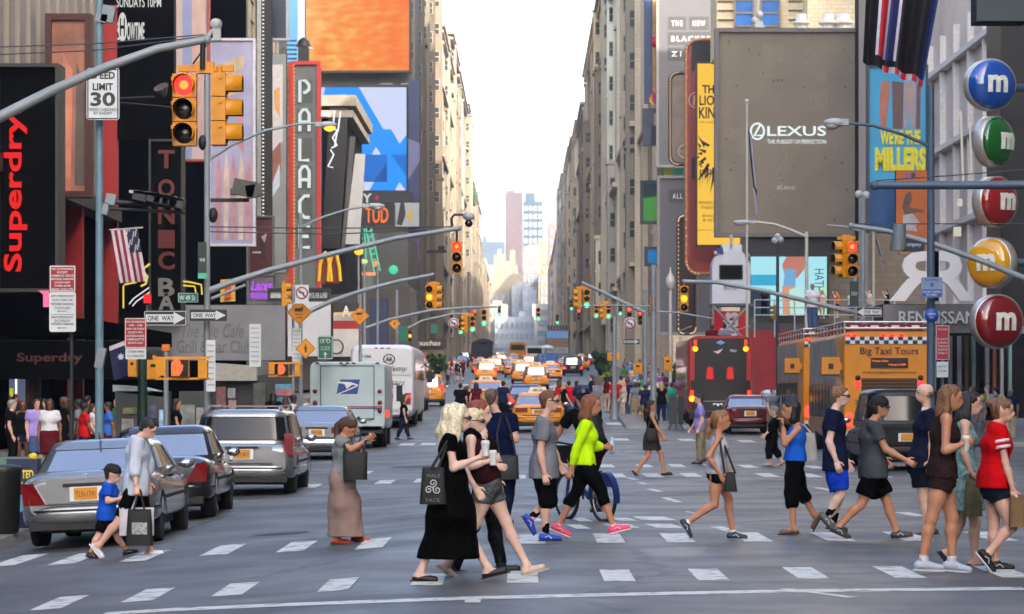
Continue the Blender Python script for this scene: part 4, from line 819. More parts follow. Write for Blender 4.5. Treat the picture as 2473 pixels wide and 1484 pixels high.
def build_person(root, J, fwd, S):
 """J: joints in the root's space (hd, sh, hp, and el, wr, kn, an, fa for sides 0 and 1); S: build and clothes"""
 s = S.get('s', 1.0); fat = S.get('fat', 1.0); fem = S.get('fem', False); h = S.get('h', .0135); sk = skin_m(S.get('skin', 'fair')); detail = h < .02
 lat = UP.cross(fwd).normalized(); hf = S.get('hfwd', fwd); hp_ = R(S.get('look', 0)); hl = UP.cross(hf).normalized()
 hv = (hf * math.cos(hp_) - UP * math.sin(hp_)).normalized(); hu = hv.cross(hl).normalized()
 hu = hl.cross(hv) * -1 if hu.z < 0 else hu
 W = S.get('W', .165 if fem else .19) * s; hw = .085 * s; hd, sh, hp = J['hd'], J['sh'], J['hp']; side = J.get('side', [(-1), (1)])
 SH = [sh + lat * W * q for q in side]; HP = [hp + lat * hw * q for q in side]
 spine = (sh - hp); wa = hp + spine * .38 + fwd * .0; ch = hp + spine * .74; sd = spine.normalized()
 f2 = fat * (0.93 if fem else 1.0)
 torso = [(hp - sd * .02 * s, hp + spine * .16, .108 * fat * (1.08 if fem else 1), .100 * f2, 1.42), (hp + spine * .16, wa, .100 * f2, .092 * f2, 1.36), (wa, ch, .092 * f2, .108 * f2, 1.42), (ch, sh - sd * .045 * s, .108 * f2, .082 * s, 1.6)]
 def T(ex, cl=()): return [pr(a, b, ra * s + ex, rb * s + ex, lat, ls, cl) for a, b, ra, rb, ls in torso]
 def trap(ex): return [pr(sh + UP * .035 * s - fwd * .01, SH[i] + (sh - SH[i]) * .15, .045 * s + ex, .052 * s + ex) for i in (0, 1)]
 def bust(ex): return [pr(ch + fwd * .065 * s + lat * q * .075 * s, ch + fwd * .075 * s - UP * .03 * s + lat * q * .075 * s, .056 * s + ex) for q in (-1, 1)] if fem else []
 at = S.get('arm', 1.0) * (.86 if fem else 1.05) * s; lt = S.get('leg', 1.0) * (.98 if fem else 1.02) * s
 def arm(i, ex=0.0, t0=0.0, t1=2.0, fl=0.0):
  """upper arm 0..1, forearm 1..2, cut square at t1"""
  el, wr = J['el'][i], J['wr'][i]; q = []; ta = min(t1, 1.0); e1 = SH[i].lerp(el, ta); cl = []
  d1 = (el - SH[i]).normalized()
  if t1 < 1: cl = [(e1, d1)]; e1 = e1 + d1 * .06
  q.append(pr(SH[i], e1, .050 * at + ex, (.041 + .009 * (1 - ta)) * at + ex + fl, None, 1, cl))
  if t1 > 1:
   e2 = el.lerp(wr, min(t1 - 1, 1)); d2 = (wr - el).normalized(); cl = [(e2, d2)] if t1 < 2 else []
   q.append(pr(el, el.lerp(wr, .35), .040 * at + ex, .041 * at + ex)); q.append(pr(el.lerp(wr, .3), e2 + (d2 * .05 if t1 < 2 else d2 * 0), .041 * at + ex, .027 * at + ex + fl, None, 1, cl))
  return q
 def leg(i, ex=0.0, t1=2.0, fl=0.0):
  kn, an = J['kn'][i], J['an'][i]; q = []; ta = min(t1, 1.0); e1 = HP[i].lerp(kn, ta); d1 = (kn - HP[i]).normalized(); cl = []
  if t1 < 1: cl = [(e1, d1)]; e1 = e1 + d1 * .1
  q.append(pr(HP[i] + d1 * .02, HP[i].lerp(kn, min(ta, .55)), .092 * lt * (fat * .5 + .5) + ex, .078 * lt + ex + fl * .6, None, 1, cl)); q.append(pr(HP[i].lerp(kn, min(ta, .5)), e1, .079 * lt + ex + fl * .5, (.056 + .02 * (1 - ta)) * lt + ex + fl, None, 1, cl))
  if t1 > 1:
   e2 = kn.lerp(an, min(t1 - 1, 1)); d2 = (an - kn).normalized(); cl = [(e2, d2)] if t1 < 2 else []; bk = (d2.cross(lat)).normalized(); bk = bk if bk.dot(fwd) < 0 else -bk
   q.append(pr(kn, kn.lerp(an, .3) + bk * .012, .056 * lt + ex + fl, .055 * lt + ex + fl, None, 1, cl)); q.append(pr(kn.lerp(an, .28) + bk * .012, e2 + (d2 * .06 if t1 < 2 else d2 * 0), .055 * lt + ex + fl, .036 * lt + ex + fl, None, 1, cl))
  return q
 # skin
 B = T(0) + trap(0) + bust(-.004)
 hs = S.get('hs', 1.0) * (s * .5 + .5 if s < .9 else 1.0)
 B += [pr(sh + UP * .01, hd - hu * .06 * hs - hv * .012, .052 * s * (.88 if fem else 1.05), .05 * s * (.88 if fem else 1.05))]
 head = [pr(hd + hu * .028 * hs - hv * .022 * hs, hd + hu * .03 * hs + hv * .022 * hs, .088 * hs, .084 * hs, hl, .84), pr(hd + hv * .03 * hs - hu * .01 * hs, hd + hv * .05 * hs - hu * .085 * hs, .056 * hs, .034 * hs, hl, 1.0), pr(hd - hu * .03 * hs - hv * .005, hd - hu * .07 * hs + hv * .03 * hs, .062 * hs, .044 * hs)]
 if detail: head += [pr(hd + hv * .088 * hs + hu * .006, hd + hv * .116 * hs - hu * .034 * hs, .010, .0145), pr(hd + hv * .083 * hs - hu * .062 * hs, hd + hv * .086 * hs - hu * .066 * hs, .02, .02), pr(hd + hv * .08 * hs + hu * .03 * hs + hl * .03, hd + hv * .08 * hs + hu * .03 * hs - hl * .03, .016)] + [pr(hd + hl * q * .072 * hs - hv * .012 + hu * .012, hd + hl * q * .072 * hs - hv * .004 - hu * .016, .014, .010, hl, .6) for q in (-1, 1)]
 B += head
 for i in (0, 1): B += arm(i) + leg(i)
 feet = []
 for i in (0, 1):
  a = R(J['fa'][i]); ff = J.get('ffwd', [fwd, fwd])[i]; f = ff * math.cos(a) - UP * math.sin(a); u = ff * math.sin(a) + UP * math.cos(a); an = J['an'][i]; feet.append((an, f, u, UP.cross(ff).normalized()))
  B += [pr(an - u * .045 * s - f * .035 * s, an - u * .055 * s + f * .12 * s, .033 * s, .026 * s), pr(an, an - u * .045 * s - f * .02 * s, .036 * s, .033 * s)]
 vs, fs = nets(B, h, .028 * s); parts = [(vs, fs, 0)]
 if detail:
  for i in (0, 1):
   wr, el = J['wr'][i], J['el'][i]; sd_ = side[i]; hh = S.get('hand', [{}, {}])[i]; dr = hh.get('dir') or (wr - el)
   pn = hh.get('n') or (-lat * sd_); th = hh.get('th') or (fwd + UP * .1)
   v2, f2_ = nets(hand_prims(wr, dr, Vector(pn), Vector(th), hh.get('curl', 24), s * (.92 if fem else 1.02)), .0066, .006); parts.append((v2, f2_, 0))
 else:
  for i in (0, 1):
   wr, el = J['wr'][i], J['el'][i]; dr = (wr - el).normalized(); v2, f2_ = nets([pr(wr, wr + dr * .09, .03, .034), pr(wr + dr * .08, wr + dr * .16, .03, .02), pr(wr + dr * .03, wr + dr * .09 + fwd * .045, .018)], .022, .02); parts.append((v2, f2_, 0))
 mesh_part('body', root, parts, [sk])
 if detail and not S.get('noface'):
  for q in (-1, 1):
   b = MB(EYE); b.ball(hd + hv * .083 * hs + hl * q * .033 * hs + hu * .006 * hs, .0145 * hs, 8, 6); b.mat(hair_m(S['hair'][1]) if S.get('hair') else EYE); b.ball(hd + hv * .09 * hs + hl * q * .034 * hs + hu * .033 * hs, (.017, .017, .005), 8, 5); b.build('eye', root, world=False)
  b = MB(LIP); b.ball(hd + hv * .094 * hs - hu * .060 * hs, (.018, .018, .007), 8, 6); b.build('mouth', root, world=False)
 hc = .016
 ch_ = max(h, .0145) if detail else h
 # clothes -----------------------------------------------------------
 top = S.get('top'); bot0 = S.get('bot')
 if top:
  kind, col = top[0], top[1]; ln = top[2] if len(top) > 2 else .05; lo = (top[3] if len(top) > 3 else .012) * .62
  ex = .013 + lo; q = T(ex) + bust(ex * .8); q += [] if kind == 'tank' else trap(ex * .7)
  bl = (bot0[3] if len(bot0) > 3 else .012) if bot0 and bot0[0] == 'legs' else .0; q.append(pr(hp + spine * .12, hp - sd * (ln + .06), .112 * fat * s + ex + bl * .4, .114 * fat * s + max(ex, bl * .75 + .016) + .008, lat, 1.42))
  if kind == 'tank': q += [pr(ch + sd * .02, sh + UP * .03 * s + lat * w_ * .1 * s, .055 * s, .03 * s) for w_ in (-1, 1)]
  sl = {'tank': None, 'tee': .62, 'long': 1.93, 'rolled': 1.55, 'cap': .4}[kind]
  if sl:
   for i in (0, 1): q += arm(i, ex * .85, 0, sl, .006 if kind == 'tee' else .003)
  nk = [(sh + UP * (.062 if kind != 'tank' else .05) * s, (fwd * .35 + UP).normalized())]
  vs, fs = nets(q, ch_, .045 * s, [(hp - sd * ln, -sd)] + nk, .0058 if detail else 0, S.get('seed', 1), 15); ob = mesh_part('shirt', root, [(vs, fs, 0)], [cloth_m(col)])
  if S.get('collar'):
   vs, fs = nets([pr(sh + UP * .03, sh + UP * .075 + fwd * .01, .066, .058)], ch_, .02, [(sh + UP * .08, UP)]); mesh_part('collar', root, [(vs, fs, 0)], [cloth_m(S['collar'])])
  if S.get('cuffs'):
   for i in (0, 1):
    el, wr = J['el'][i], J['wr'][i]; a = sl - .0
    for k_, (t0, t1) in enumerate(((sl - .30, sl - .2), (sl - .12, sl - .02))):
     if sl < 1: p0, p1 = SH[i].lerp(el, t0), SH[i].lerp(el, t1); dd = (el - SH[i]).normalized(); vs, fs = nets([pr(p0 - dd * .02, p1 + dd * .02, .052 * at + ex + .009, .052 * at + ex + .010, None, 1, [(p0, -dd), (p1, dd)])], ch_, .01); mesh_part('sleeve_stripe', root, [(vs, fs, 0)], [cloth_m(S['cuffs'])])
 bot = S.get('bot')
 if bot:
  kind, col, t1 = bot[0], bot[1], bot[2]; lo = bot[3] if len(bot) > 3 else .012; fl = bot[4] if len(bot) > 4 else 0.0; lo *= .75; ex = .010 + lo
  if kind == 'legs':
   q = [pr(hp - sd * .03, hp + spine * .18, .108 * fat * s + ex, .102 * f2 * s + ex, lat, 1.42)]
   for i in (0, 1): q += leg(i, ex, t1, fl)
   vs, fs = nets(q, ch_, .02 * s, [(hp + spine * .19, sd)], .005 if detail else 0, S.get('seed', 1) + 5, 17); mesh_part('shorts' if t1 < 1.3 else 'trousers', root, [(vs, fs, 0)], [cloth_m(col)])
  else:   # skirt: (hem centre offset fwd, hem height below hp, front/back radius, lateral radius)
   hemc, hr, hl_ = bot[5], bot[6], bot[7]; c1 = hp + fwd * hemc - UP * t1; w0 = hp + spine * bot[8] if len(bot) > 8 else hp + spine * .2
   q = [pr(w0, hp, .104 * f2 * s + ex, .115 * fat * s + ex, lat, 1.36), pr(hp, hp.lerp(c1, .45), .115 * s + ex, .115 * s + (hr - .115) * .5, lat, 1.3), pr(hp.lerp(c1, .4), c1 - UP * .12, .115 * s + (hr - .115) * .42, hr, lat, hl_)]
   for i in (0, 1): q.append(pr(HP[i], J['kn'][i] if J['kn'][i].z > c1.z else HP[i].lerp(J['kn'][i], .7), .1 * s, .09 * s))
   vs, fs = nets(q, ch_, .08, [(c1, -UP), (w0 + sd * .03, sd)], .0065 if detail else 0, S.get('seed', 1) + 3, 20); mesh_part('skirt', root, [(vs, fs, 0)], [cloth_m(col)])
 sho = S.get('shoe')
 for i in (0, 1):
  an, f, u, l = feet[i]
  if S.get('sock') and detail:
   t_ = S.get('sockh', .1); kn = J['kn'][i]; d2 = (kn - an).normalized(); vs, fs = nets([pr(an - u * .03, an + d2 * (t_ + .03), .043 * s, .045 * s, None, 1, [(an + d2 * t_, d2)])], .012, .01); mesh_part('sock', root, [(vs, fs, 0)], [cloth_m(S['sock'])])
  if not sho: continue
  kind, col = sho[0], sho[1]; fl = an - u * .088 * s
  if kind == 'sneaker': q = [pr(an - u * .048 * s - f * .042 * s, an - u * .066 * s + f * .165 * s, .043 * s, .031 * s, l, 1.1), pr(an + u * .0, an - u * .05 * s + f * .02 * s, .042 * s, .042 * s), pr(an - u * .035 * s, an - u * .058 * s + f * .10 * s, .04 * s, .034 * s)]; cl = [(fl, -u), (an + u * .012 * s, u)]
  elif kind == 'boot': q = [pr(an - u * .048 * s - f * .03 * s, an - u * .058 * s + f * .15 * s, .047 * s, .04 * s), pr(an + u * .14 * s, an - u * .04 * s, .055 * s, .05 * s)]; cl = [(fl, -u), (an + u * .12 * s, u)]
  else: q = [pr(an - u * .055 * s - f * .04 * s, an - u * .064 * s + f * .14 * s, .039 * s, .034 * s)]; cl = [(fl, -u), (an - u * .038 * s + f * .0, (u * 1.0 - f * .16).normalized())]
  vs, fs = nets(q, max(.0105, h * .8), .02, cl); sp_ = mesh_part('shoe', root, [(vs, fs, 0)], [M(col, .55, 0, .08, 20, name='shoe_leather')])
  if detail:
   b = MB(M(S.get('sole', (30, 30, 30)), .7, name='sole')); n_ = 14; t_ = .022 * s; pts = []
   for k_ in range(n_):
    an_ = 2 * math.pi * k_ / n_; x = math.cos(an_); pts.append(fl + f * (.055 + .145 * x) * s + l * math.sin(an_) * (.040 + .006 * x) * s + u * .004)
   b.poly(pts, t_, tuple(-u * .6)); b.build('sole', sp_, world=False)
   if kind == 'sneaker':
    b = MB(M(S.get('trim', (190, 192, 196)), .6, name='shoe_trim'))
    for w_ in (-1, 1): b.tube([an - u * .05 * s - f * .005 * s + l * w_ * .047 * s, an - u * .03 * s + f * .04 * s + l * w_ * .043 * s, an - u * .064 * s + f * .075 * s + l * w_ * .044 * s], .006 * s, 5)
    for k_ in range(3): p_ = an - u * (.004 + .011 * k_) * s + f * (.045 + .022 * k_) * s; b.tube([p_ - l * .02 * s, p_ + u * .004, p_ + l * .02 * s], .004 * s, 4)
    b.build('laces', sp_, world=False)
 # hair ----------------------------------------------------------------
 hr = S.get('hair')
 if hr:
  kind, col = hr[0], hr[1]; k0 = hs; front = [(hd + hv * .052 * k0 + hu * .03 * k0, (hv * 1.0 - hu * .75).normalized())]
  q = []
  if kind != 'bald': q = [pr(hd + hu * .036 * k0 - hv * .03 * k0, hd + hu * .042 * k0 + hv * .02 * k0, .096 * k0, .09 * k0, hl, .88, front), pr(hd - hv * .045 * k0 + hu * .01, hd - hv * .05 * k0 - hu * .05 * k0, .064 * k0, .05 * k0, hl, 1.1)]
  if kind == 'bald': q = [pr(hd - hv * .055 * k0 - hu * .01 + hl * w_ * .045, hd - hv * .03 * k0 - hu * .03 * k0 + hl * w_ * .06, .038, .024) for w_ in (-1, 1)] + [pr(hd - hv * .07 * k0 - hu * .01, hd - hv * .066 * k0 - hu * .045, .038, .03, hl, 1.5)]
  if kind in ('long', 'big'):
   L = hr[2] if len(hr) > 2 else .35; g = 1.35 if kind == 'big' else 1.0; bk = -hf
   q += [pr(hd - hv * .045 + hu * .02, hd + bk * .075 * g - UP * .14, .082 * g, .078 * g, hl, 1.12), pr(hd + bk * .075 * g - UP * .12, hd + bk * .095 * g - UP * L, .08 * g, .045 * g, hl, 1.25)]
   for w_ in (-1, 1): q.append(pr(hd + hl * w_ * .066 + hu * .02 - hv * .04, hd + hl * w_ * .08 * g - UP * .14 - hv * .045, .034 * g, .034 * g))
   if kind == 'big': q += [pr(hd + hu * .05 - hv * .02, hd + hu * .04 - hv * .06, .105, .11, hl, 1.0, front), pr(hd + hl * -.08 - hv * .02, hd + hl * -.1 - UP * .2 + bk * .05, .06, .06), pr(hd + hl * .08 - hv * .02, hd + hl * .1 - UP * .2 + bk * .05, .06, .06)]
  if kind == 'pony':
   L = hr[2] if len(hr) > 2 else .25; a0 = hd - hv * .095 + hu * .035; a1 = a0 - hf * .055 - UP * .05; a2 = a1 - UP * L - hf * (.0 if len(hr) < 4 else hr[3])
   q += [pr(a0, a1, .026, .036), pr(a1, a1.lerp(a2, .6), .036, .034), pr(a1.lerp(a2, .55), a2, .034, .014)]
  if kind == 'bun': q += [pr(hd - hv * .105 + hu * .075, hd - hv * .12 + hu * .08, .046)]
  if kind == 'bob':
   q += [pr(hd - hv * .05 + hu * .02, hd - hf * .045 - UP * .12, .082, .072, hl, 1.1)] + [pr(hd + hl * w_ * .066 + hu * .02 - hv * .035, hd + hl * w_ * .074 - UP * .11 - hv * .02, .036, .032) for w_ in (-1, 1)]
  vs, fs = nets(q, ch_ * .9, .02, (), .005 if detail else 0, S.get('seed', 1) + 9, 75, .1); mesh_part('hair', root, [(vs, fs, 0)], [hair_m(col)])
 if S.get('glasses'):
  b = MB(SHADE)
  for w_ in (-1, 1):
   c = hd + hv * .102 * hs + hl * w_ * .034 * hs + hu * .01 * hs; b.ball(c, (.026, .026, .021), 10, 6); b.tube([c + hl * w_ * .02 - hv * .005, hd + hl * w_ * .08 * hs + hv * .03 + hu * .014, hd + hl * w_ * .08 * hs - hv * .02 + hu * .012], .005, 5)
  b.build('sunglasses', root, world=False)
 cp = S.get('cap')
 if cp:
  kind, col = cp; q = [pr(hd + hu * .05 * hs - hv * .025, hd + hu * .052 * hs + hv * .02, .101 * hs, .097 * hs, hl, .9)]; cl = [(hd + hu * .028 * hs, -hu)]
  bd = -hv if kind == 'back' else hv
  if kind != 'helmet': q.append(pr(hd + hu * .04 * hs + bd * .08, hd + hu * .028 * hs + bd * .165 * hs, .055 * hs, .045 * hs, hu, .16)); cl = [(hd + hu * .02 * hs, -hu)]
  else: q = [pr(hd + hu * .065 - hv * .06, hd + hu * .075 + hv * .05, .112, .106, hl, .9)]; cl = [(hd + hu * .036, (-hu - hv * .1).normalized())]
  vs, fs = nets(q, .0125 if detail else .025, .015, cl); ob = mesh_part('helmet' if kind == 'helmet' else 'cap', root, [(vs, fs, 0)], [M(col, .35 if kind == 'helmet' else .8, name='cap_cloth')])
  if kind == 'helmet':
   b = MB(M((60, 66, 80), .3))
   for w_ in (-.05, 0, .05): b.tube([hd + hl * w_ + hu * .172 + hv * .08, hd + hl * w_ + hu * .186, hd + hl * w_ + hu * .17 - hv * .09], .012, 6)
   b.build('vent_rib', ob, world=False)
 return feet
PEOPLE = {}
def walker(key, label, fwd, fy, hd, sh, hp, near, far, group='people crossing at the near crossing', doff=0.0, off=None, **S):
 """a person posed from the joints seen in the photo: near and far = (elbow, wrist, knee, ankle, foot angle); depth from where the feet stand"""
 fw = Vector((math.cos(R(fwd)), math.sin(R(fwd)), 0)); lat = UP.cross(fw); s = S.get('s', 1.0)
 d = dist(hp[0] * .5 + 632 if False else hp[0], fy) + doff; g = GP(hp[0], d); root = thing('person', label, 'person', g, group=group)
 ns = -1 if lat.y > 0 else 1           # which side of the body is nearer to the camera
 if abs(lat.y) < .35: ns = S.get('ns', -1)
 def q(p, sd, o): v = P(p[0], p[1], d); v.y += sd * lat.y * o * s; return v - g
 J = dict(hd=q(hd, 0, 0), sh=q(sh, 0, 0), hp=q(hp, 0, 0), side=[ns, -ns], el=[], wr=[], kn=[], an=[], fa=[])
 W = S.get('W', .165 if S.get('fem') else .19)
 for sd, L_ in ((ns, near), (-ns, far)):
  J['el'].append(q(L_[0], sd, W + .035)); J['wr'].append(q(L_[1], sd, W + S.get('wo', .075 if (S.get('top') or ('',))[0] in ('tee', 'rolled') else .03))); J['kn'].append(q(L_[2], sd, .088)); J['an'].append(q(L_[3], sd, .08)); J['fa'].append(L_[4])
 if S.get('handsin'):      # both hands brought together in front
  pass
 build_person(root, J, fw, S); PEOPLE[key] = (root, J, d, fw); root['d'] = 0
 del root['d']
 return root
GRP = 'people crossing at the near crossing'
walker('blonde', 'woman with big wavy white blonde hair in a long flared black dress, carrying a coffee', 0, 1404, (1107, 1012), (1088, 1062), (1092, 1160),
       ((1096, 1130), (1158, 1104), (1062, 1270), (1016, 1380), 4), ((1110, 1120), (1147, 1178), (1120, 1268), (1178, 1372), -14), fem=True, skin='pale', seed=2, hair=('big', (226, 214, 180), .42), glasses=1, W=.16,
       top=('cap', (4, 4, 5), .04, .006), bot=('skirt', (4, 4, 4), .74, .02, 0, -.03, .33, .95, .3), shoe=('flat', (18, 14, 14)), sole=(40, 22, 18), hand=[dict(curl=62, n=(0, .6, .2), th=(0, 0, 1)), {}])
walker('scarf', 'woman with cropped pale hair, black scarf and torn denim shorts, carrying a coffee', 0, 1402, (1141, 1019), (1138, 1062), (1178, 1165), doff=.7,
       near=((1140, 1125), (1184, 1112), (1150, 1262), (1082, 1360), 38), far=((1165, 1120), (1190, 1125), (1222, 1262), (1272, 1366), -16), fem=True, skin='pale', seed=4, hair=('short', (216, 200, 160)), glasses=1,
       top=('tank', (44, 16, 18), .0, .008), bot=('legs', (84, 88, 88, .6, 26), .5, .02), shoe=('flat', (196, 178, 160)), sole=(190, 176, 160), hand=[dict(curl=60, n=(0, .6, .2), th=(0, 0, 1)), {}])
walker('redhair', 'woman with long loose auburn hair and patterned black trousers behind the cropped haired woman', 0, 1400, (1158, 998), (1166, 1052), (1172, 1160), doff=1.5,
       near=((1160, 1110), (1172, 1165), (1140, 1270), (1096, 1372), 2), far=((1185, 1110), (1200, 1160), (1196, 1270), (1210, 1366), -8), fem=True, skin='pale', seed=6, hair=('long', (128, 62, 34), .44),
       top=('tank', (22, 20, 22), .05, .008), bot=('legs', (26, 26, 29, .9, 30), 1.97, .01, .004), shoe=('boot', (8, 8, 9)))
walker('navytee', 'man with shaved head in navy tee and jeans, seen from behind', 62, 1266, (1189, 962), (1204, 1010), (1212, 1130), ns=-1,
       near=((1246, 1062), (1236, 1050), (1226, 1190), (1222, 1248), 2), far=((1172, 1072), (1182, 1126), (1205, 1190), (1214, 1250), 8), skin='fair', seed=7, hair=('short', (98, 78, 60)), noface=True, W=.21, fat=1.08,
       top=('tee', (16, 24, 54), .1, .03), bot=('legs', (26, 34, 58), 1.98, .014, .012), shoe=('sneaker', (30, 28, 30)))
walker('greytee', 'man in a grey tee, black shorts with a red side stripe and bright blue sneakers', 0, 1310, (1326, 970), (1313, 1020), (1314, 1132),
       near=((1305, 1092), (1315, 1143), (1320, 1212), (1317, 1287), 0), far=((1338, 1092), (1352, 1120), (1326, 1208), (1284, 1252), 58), skin='fair', seed=8, hair=('short', (104, 58, 38)), glasses=1, W=.2, fat=1.1,
       top=('tee', (122, 124, 130), .12, .03), bot=('legs', (9, 9, 11), 1.02, .035, .012), shoe=('sneaker', (28, 60, 176)), sock=(9, 9, 10), sockh=.13, hand=[dict(curl=40), dict(curl=40)])
walker('lime', 'woman in a bright lime long sleeved top, black cropped leggings and pink running shoes', 0, 1300, (1428, 980), (1416, 1026), (1412, 1122),
       near=((1392, 1082), (1377, 1134), (1452, 1184), (1481, 1268), -14), far=((1434, 1078), (1460, 1080), (1392, 1190), (1350, 1268), 22), fem=True, skin='tan', seed=9, hair=('long', (128, 74, 44), .26), W=.17,
       top=('long', (196, 244, 24), .01, .004), bot=('legs', (9, 9, 10), 1.42, .006, .008), shoe=('sneaker', (246, 70, 122)), sole=(238, 220, 210), sock=(230, 226, 222), sockh=.02, hand=[dict(curl=40), dict(curl=55, n=(0, -.7, -.2), th=(0, 0, 1))])
walker('blackdress', 'woman with long black hair in a black sleeveless top and short dark skirt, walking right', 0, 1149, (1571, 981), (1574, 1006), (1572, 1056), group='people crossing at the far crossing',
       near=((1586, 1034), (1599, 1052), (1564, 1102), (1538, 1138), 52), far=((1580, 1032), (1590, 1050), (1597, 1096), (1605, 1138), -2), fem=True, skin='tan', seed=10, hair=('long', (16, 13, 13), .3),
       top=('tank', (9, 9, 11), .02, .008), bot=('skirt', (62, 56, 54), .29, .015, 0, .0, .2, 1.0, .2), shoe=('flat', (26, 20, 20)))
walker('purple', 'man in a lavender polo shirt and khaki trousers beside the red bus', 180, 1121, (1688, 964), (1690, 986), (1691, 1036), group='people crossing at the far crossing',
       near=((1695, 1016), (1686, 1036), (1689, 1078), (1688, 1112), 0), far=((1684, 1016), (1672, 1034), (1696, 1076), (1697, 1108), 20), skin='fair', seed=11, hair=('short', (34, 26, 24)), fat=1.05,
       top=('tee', (148, 140, 208), .03, .02), bot=('legs', (142, 130, 106), 1.96, .02, .01), shoe=('sneaker', (50, 46, 46)))
walker('greytank', 'girl with a ponytail in a light grey tank top and black shorts', 0, 1304, (1740, 1016), (1735, 1056), (1730, 1138), hs=1.0,
       near=((1709, 1103), (1737, 1146), (1724, 1218), (1660, 1262), 56), far=((1748, 1100), (1756, 1130), (1760, 1204), (1771, 1286), 0), fem=True, skin='tan', seed=12, hair=('pony', (138, 96, 60), .2), s=.93,
       top=('tank', (176, 178, 186), .04, .004), bot=('legs', (10, 10, 12), .36, .008), shoe=('sneaker', (44, 50, 66)), sole=(140, 160, 160), sock=(220, 220, 220), sockh=.03)
walker('greyhair', 'woman with short grey hair in black top and black cropped trousers, walking left far back', 180, 1126, (1870, 994), (1872, 1014), (1864, 1060), group='people crossing at the far crossing',
       near=((1862, 1036), (1846, 1050), (1855, 1086), (1858, 1117), 0), far=((1866, 1036), (1852, 1052), (1872, 1086), (1886, 1114), 30), fem=True, skin='fair', seed=13, hair=('short', (120, 116, 116)),
       top=('rolled', (10, 10, 12), .06, .014), bot=('legs', (11, 11, 13), 1.7, .02, .01), shoe=('flat', (178, 150, 138)))
walker('bluetop', 'woman with black bobbed hair in blue top, one hand raised to her face', 180, 1292, (1910, 990), (1924, 1036), (1920, 1112),
       near=((1892, 1072), (1888, 1030), (1908, 1190), (1914, 1272), 2), far=((1905, 1080), (1900, 1060), (1934, 1188), (1967, 1244), 62), fem=True, skin='tan', seed=14, hair=('bob', (20, 16, 16)), W=.165,
       top=('tank', (28, 92, 190), .01, .006), bot=('legs', (9, 9, 10), 1.45, .008, .012), shoe=('flat', (112, 74, 54)), hand=[dict(curl=50, n=(-1, 0, 0), th=(0, 0, 1)), {}])
walker('navyboy', 'tall boy in sunglasses, navy tee, bright blue shorts and black socks', 0, 1301, (2028, 958), (2014, 1002), (2016, 1114),
       near=((1998, 1066), (2014, 1112), (2030, 1192), (1998, 1246), 46), far=((2030, 1068), (2050, 1112), (2030, 1196), (2014, 1262), 10), skin='pale', seed=15, hair=('short', (128, 92, 58)), glasses=1, fat=.98,
       top=('tee', (24, 28, 56), .12, .028), bot=('legs', (24, 66, 190), .88, .035, .012), shoe=('sneaker', (86, 90, 88)), sock=(9, 9, 10), sockh=.13)
walker('greycap', 'man in a charcoal tee and black shorts with black cap worn backwards and sunglasses', 0, 1301, (2124, 985), (2106, 1028), (2110, 1142),
       near=((2134, 1085), (2180, 1110), (2078, 1218), (2024, 1272), 24), far=((2120, 1085), (2140, 1108), (2146, 1216), (2167, 1283), -8), skin='tan', seed=16, hair=('short', (30, 24, 22)), cap=('back', (8, 8, 9)), glasses=1, fat=1.18, W=.2,
       top=('tee', (70, 74, 78), .07, .03), bot=('legs', (9, 9, 10), .72, .035, .02), shoe=('sneaker', (56, 56, 54)), sole=(90, 50, 40), hand=[dict(curl=35), {}])
walker('bald', 'bald man with a short grey beard in a white and navy shirt facing left', 180, 1300, (2234, 950), (2238, 1000), (2222, 1124), doff=1.0,
       near=((2246, 1062), (2240, 1110), (2228, 1206), (2236, 1282), 0), far=((2222, 1062), (2214, 1110), (2236, 1206), (2250, 1280), 20), skin='fair', seed=17, hair=('bald', (96, 88, 84)), fat=1.08, W=.2,
       top=('tee', (24, 28, 46), .05, .025), bot=('legs', (18, 22, 34), .62, .035, .012), shoe=('sneaker', (40, 40, 44)), collar=(230, 230, 234))
walker('romper', 'tall girl with long brown hair in a dark halter romper and pale trainers', 0, 1384, (2296, 962), (2281, 1012), (2274, 1150), hs=1.02,
       near=((2276, 1088), (2318, 1072), (2246, 1252), (2227, 1352), 2), far=((2300, 1090), (2325, 1075), (2302, 1250), (2302, 1356), 6), fem=True, skin='tan', seed=18, hair=('long', (118, 80, 48), .42), s=1.08, W=.15,
       top=('tank', (44, 30, 30, .5, 30), .02, .004), bot=('legs', (42, 32, 32, .5, 30), .32, .025, .01), shoe=('sneaker', (176, 184, 200)), sole=(216, 218, 222), sock=(206, 208, 216), sockh=.05, hand=[dict(curl=60, n=(0, .6, .2), th=(0, 0, 1)), {}])
walker('teal', 'woman with long black hair in a pale teal patterned dress beside the tall girl', 0, 1372, (2343, 976), (2327, 1026), (2330, 1150), doff=.6,
       near=((2322, 1092), (2338, 1140), (2352, 1262), (2352, 1352), 8), far=((2345, 1090), (2360, 1130), (2322, 1262), (2294, 1336), 52), fem=True, skin='fair', seed=19, hair=('long', (22, 18, 18), .32),
       top=('tank', (112, 148, 146, .5, 22), .02, .006), bot=('skirt', (124, 150, 146, .5, 22), .36, .012, 0, .02, .2, 1.1, .2), shoe=('flat', (26, 22, 28)))
walker('jersey', 'girl with brown hair in a bun in red football jersey and navy shorts', 0, 1381, (2421, 992), (2407, 1036), (2402, 1170),
       near=((2420, 1115), (2437, 1182), (2440, 1272), (2384, 1336), 52), far=((2424, 1112), (2445, 1165), (2404, 1270), (2407, 1356), 0), fem=True, skin='fair', seed=20, hair=('bun', (112, 80, 54)), fat=1.1, W=.17,
       top=('tee', (196, 14, 22), .04, .03), cuffs=(226, 214, 214), bot=('legs', (28, 36, 54), .34, .02), shoe=('sneaker', (11, 11, 13)), sole=(206, 208, 206))
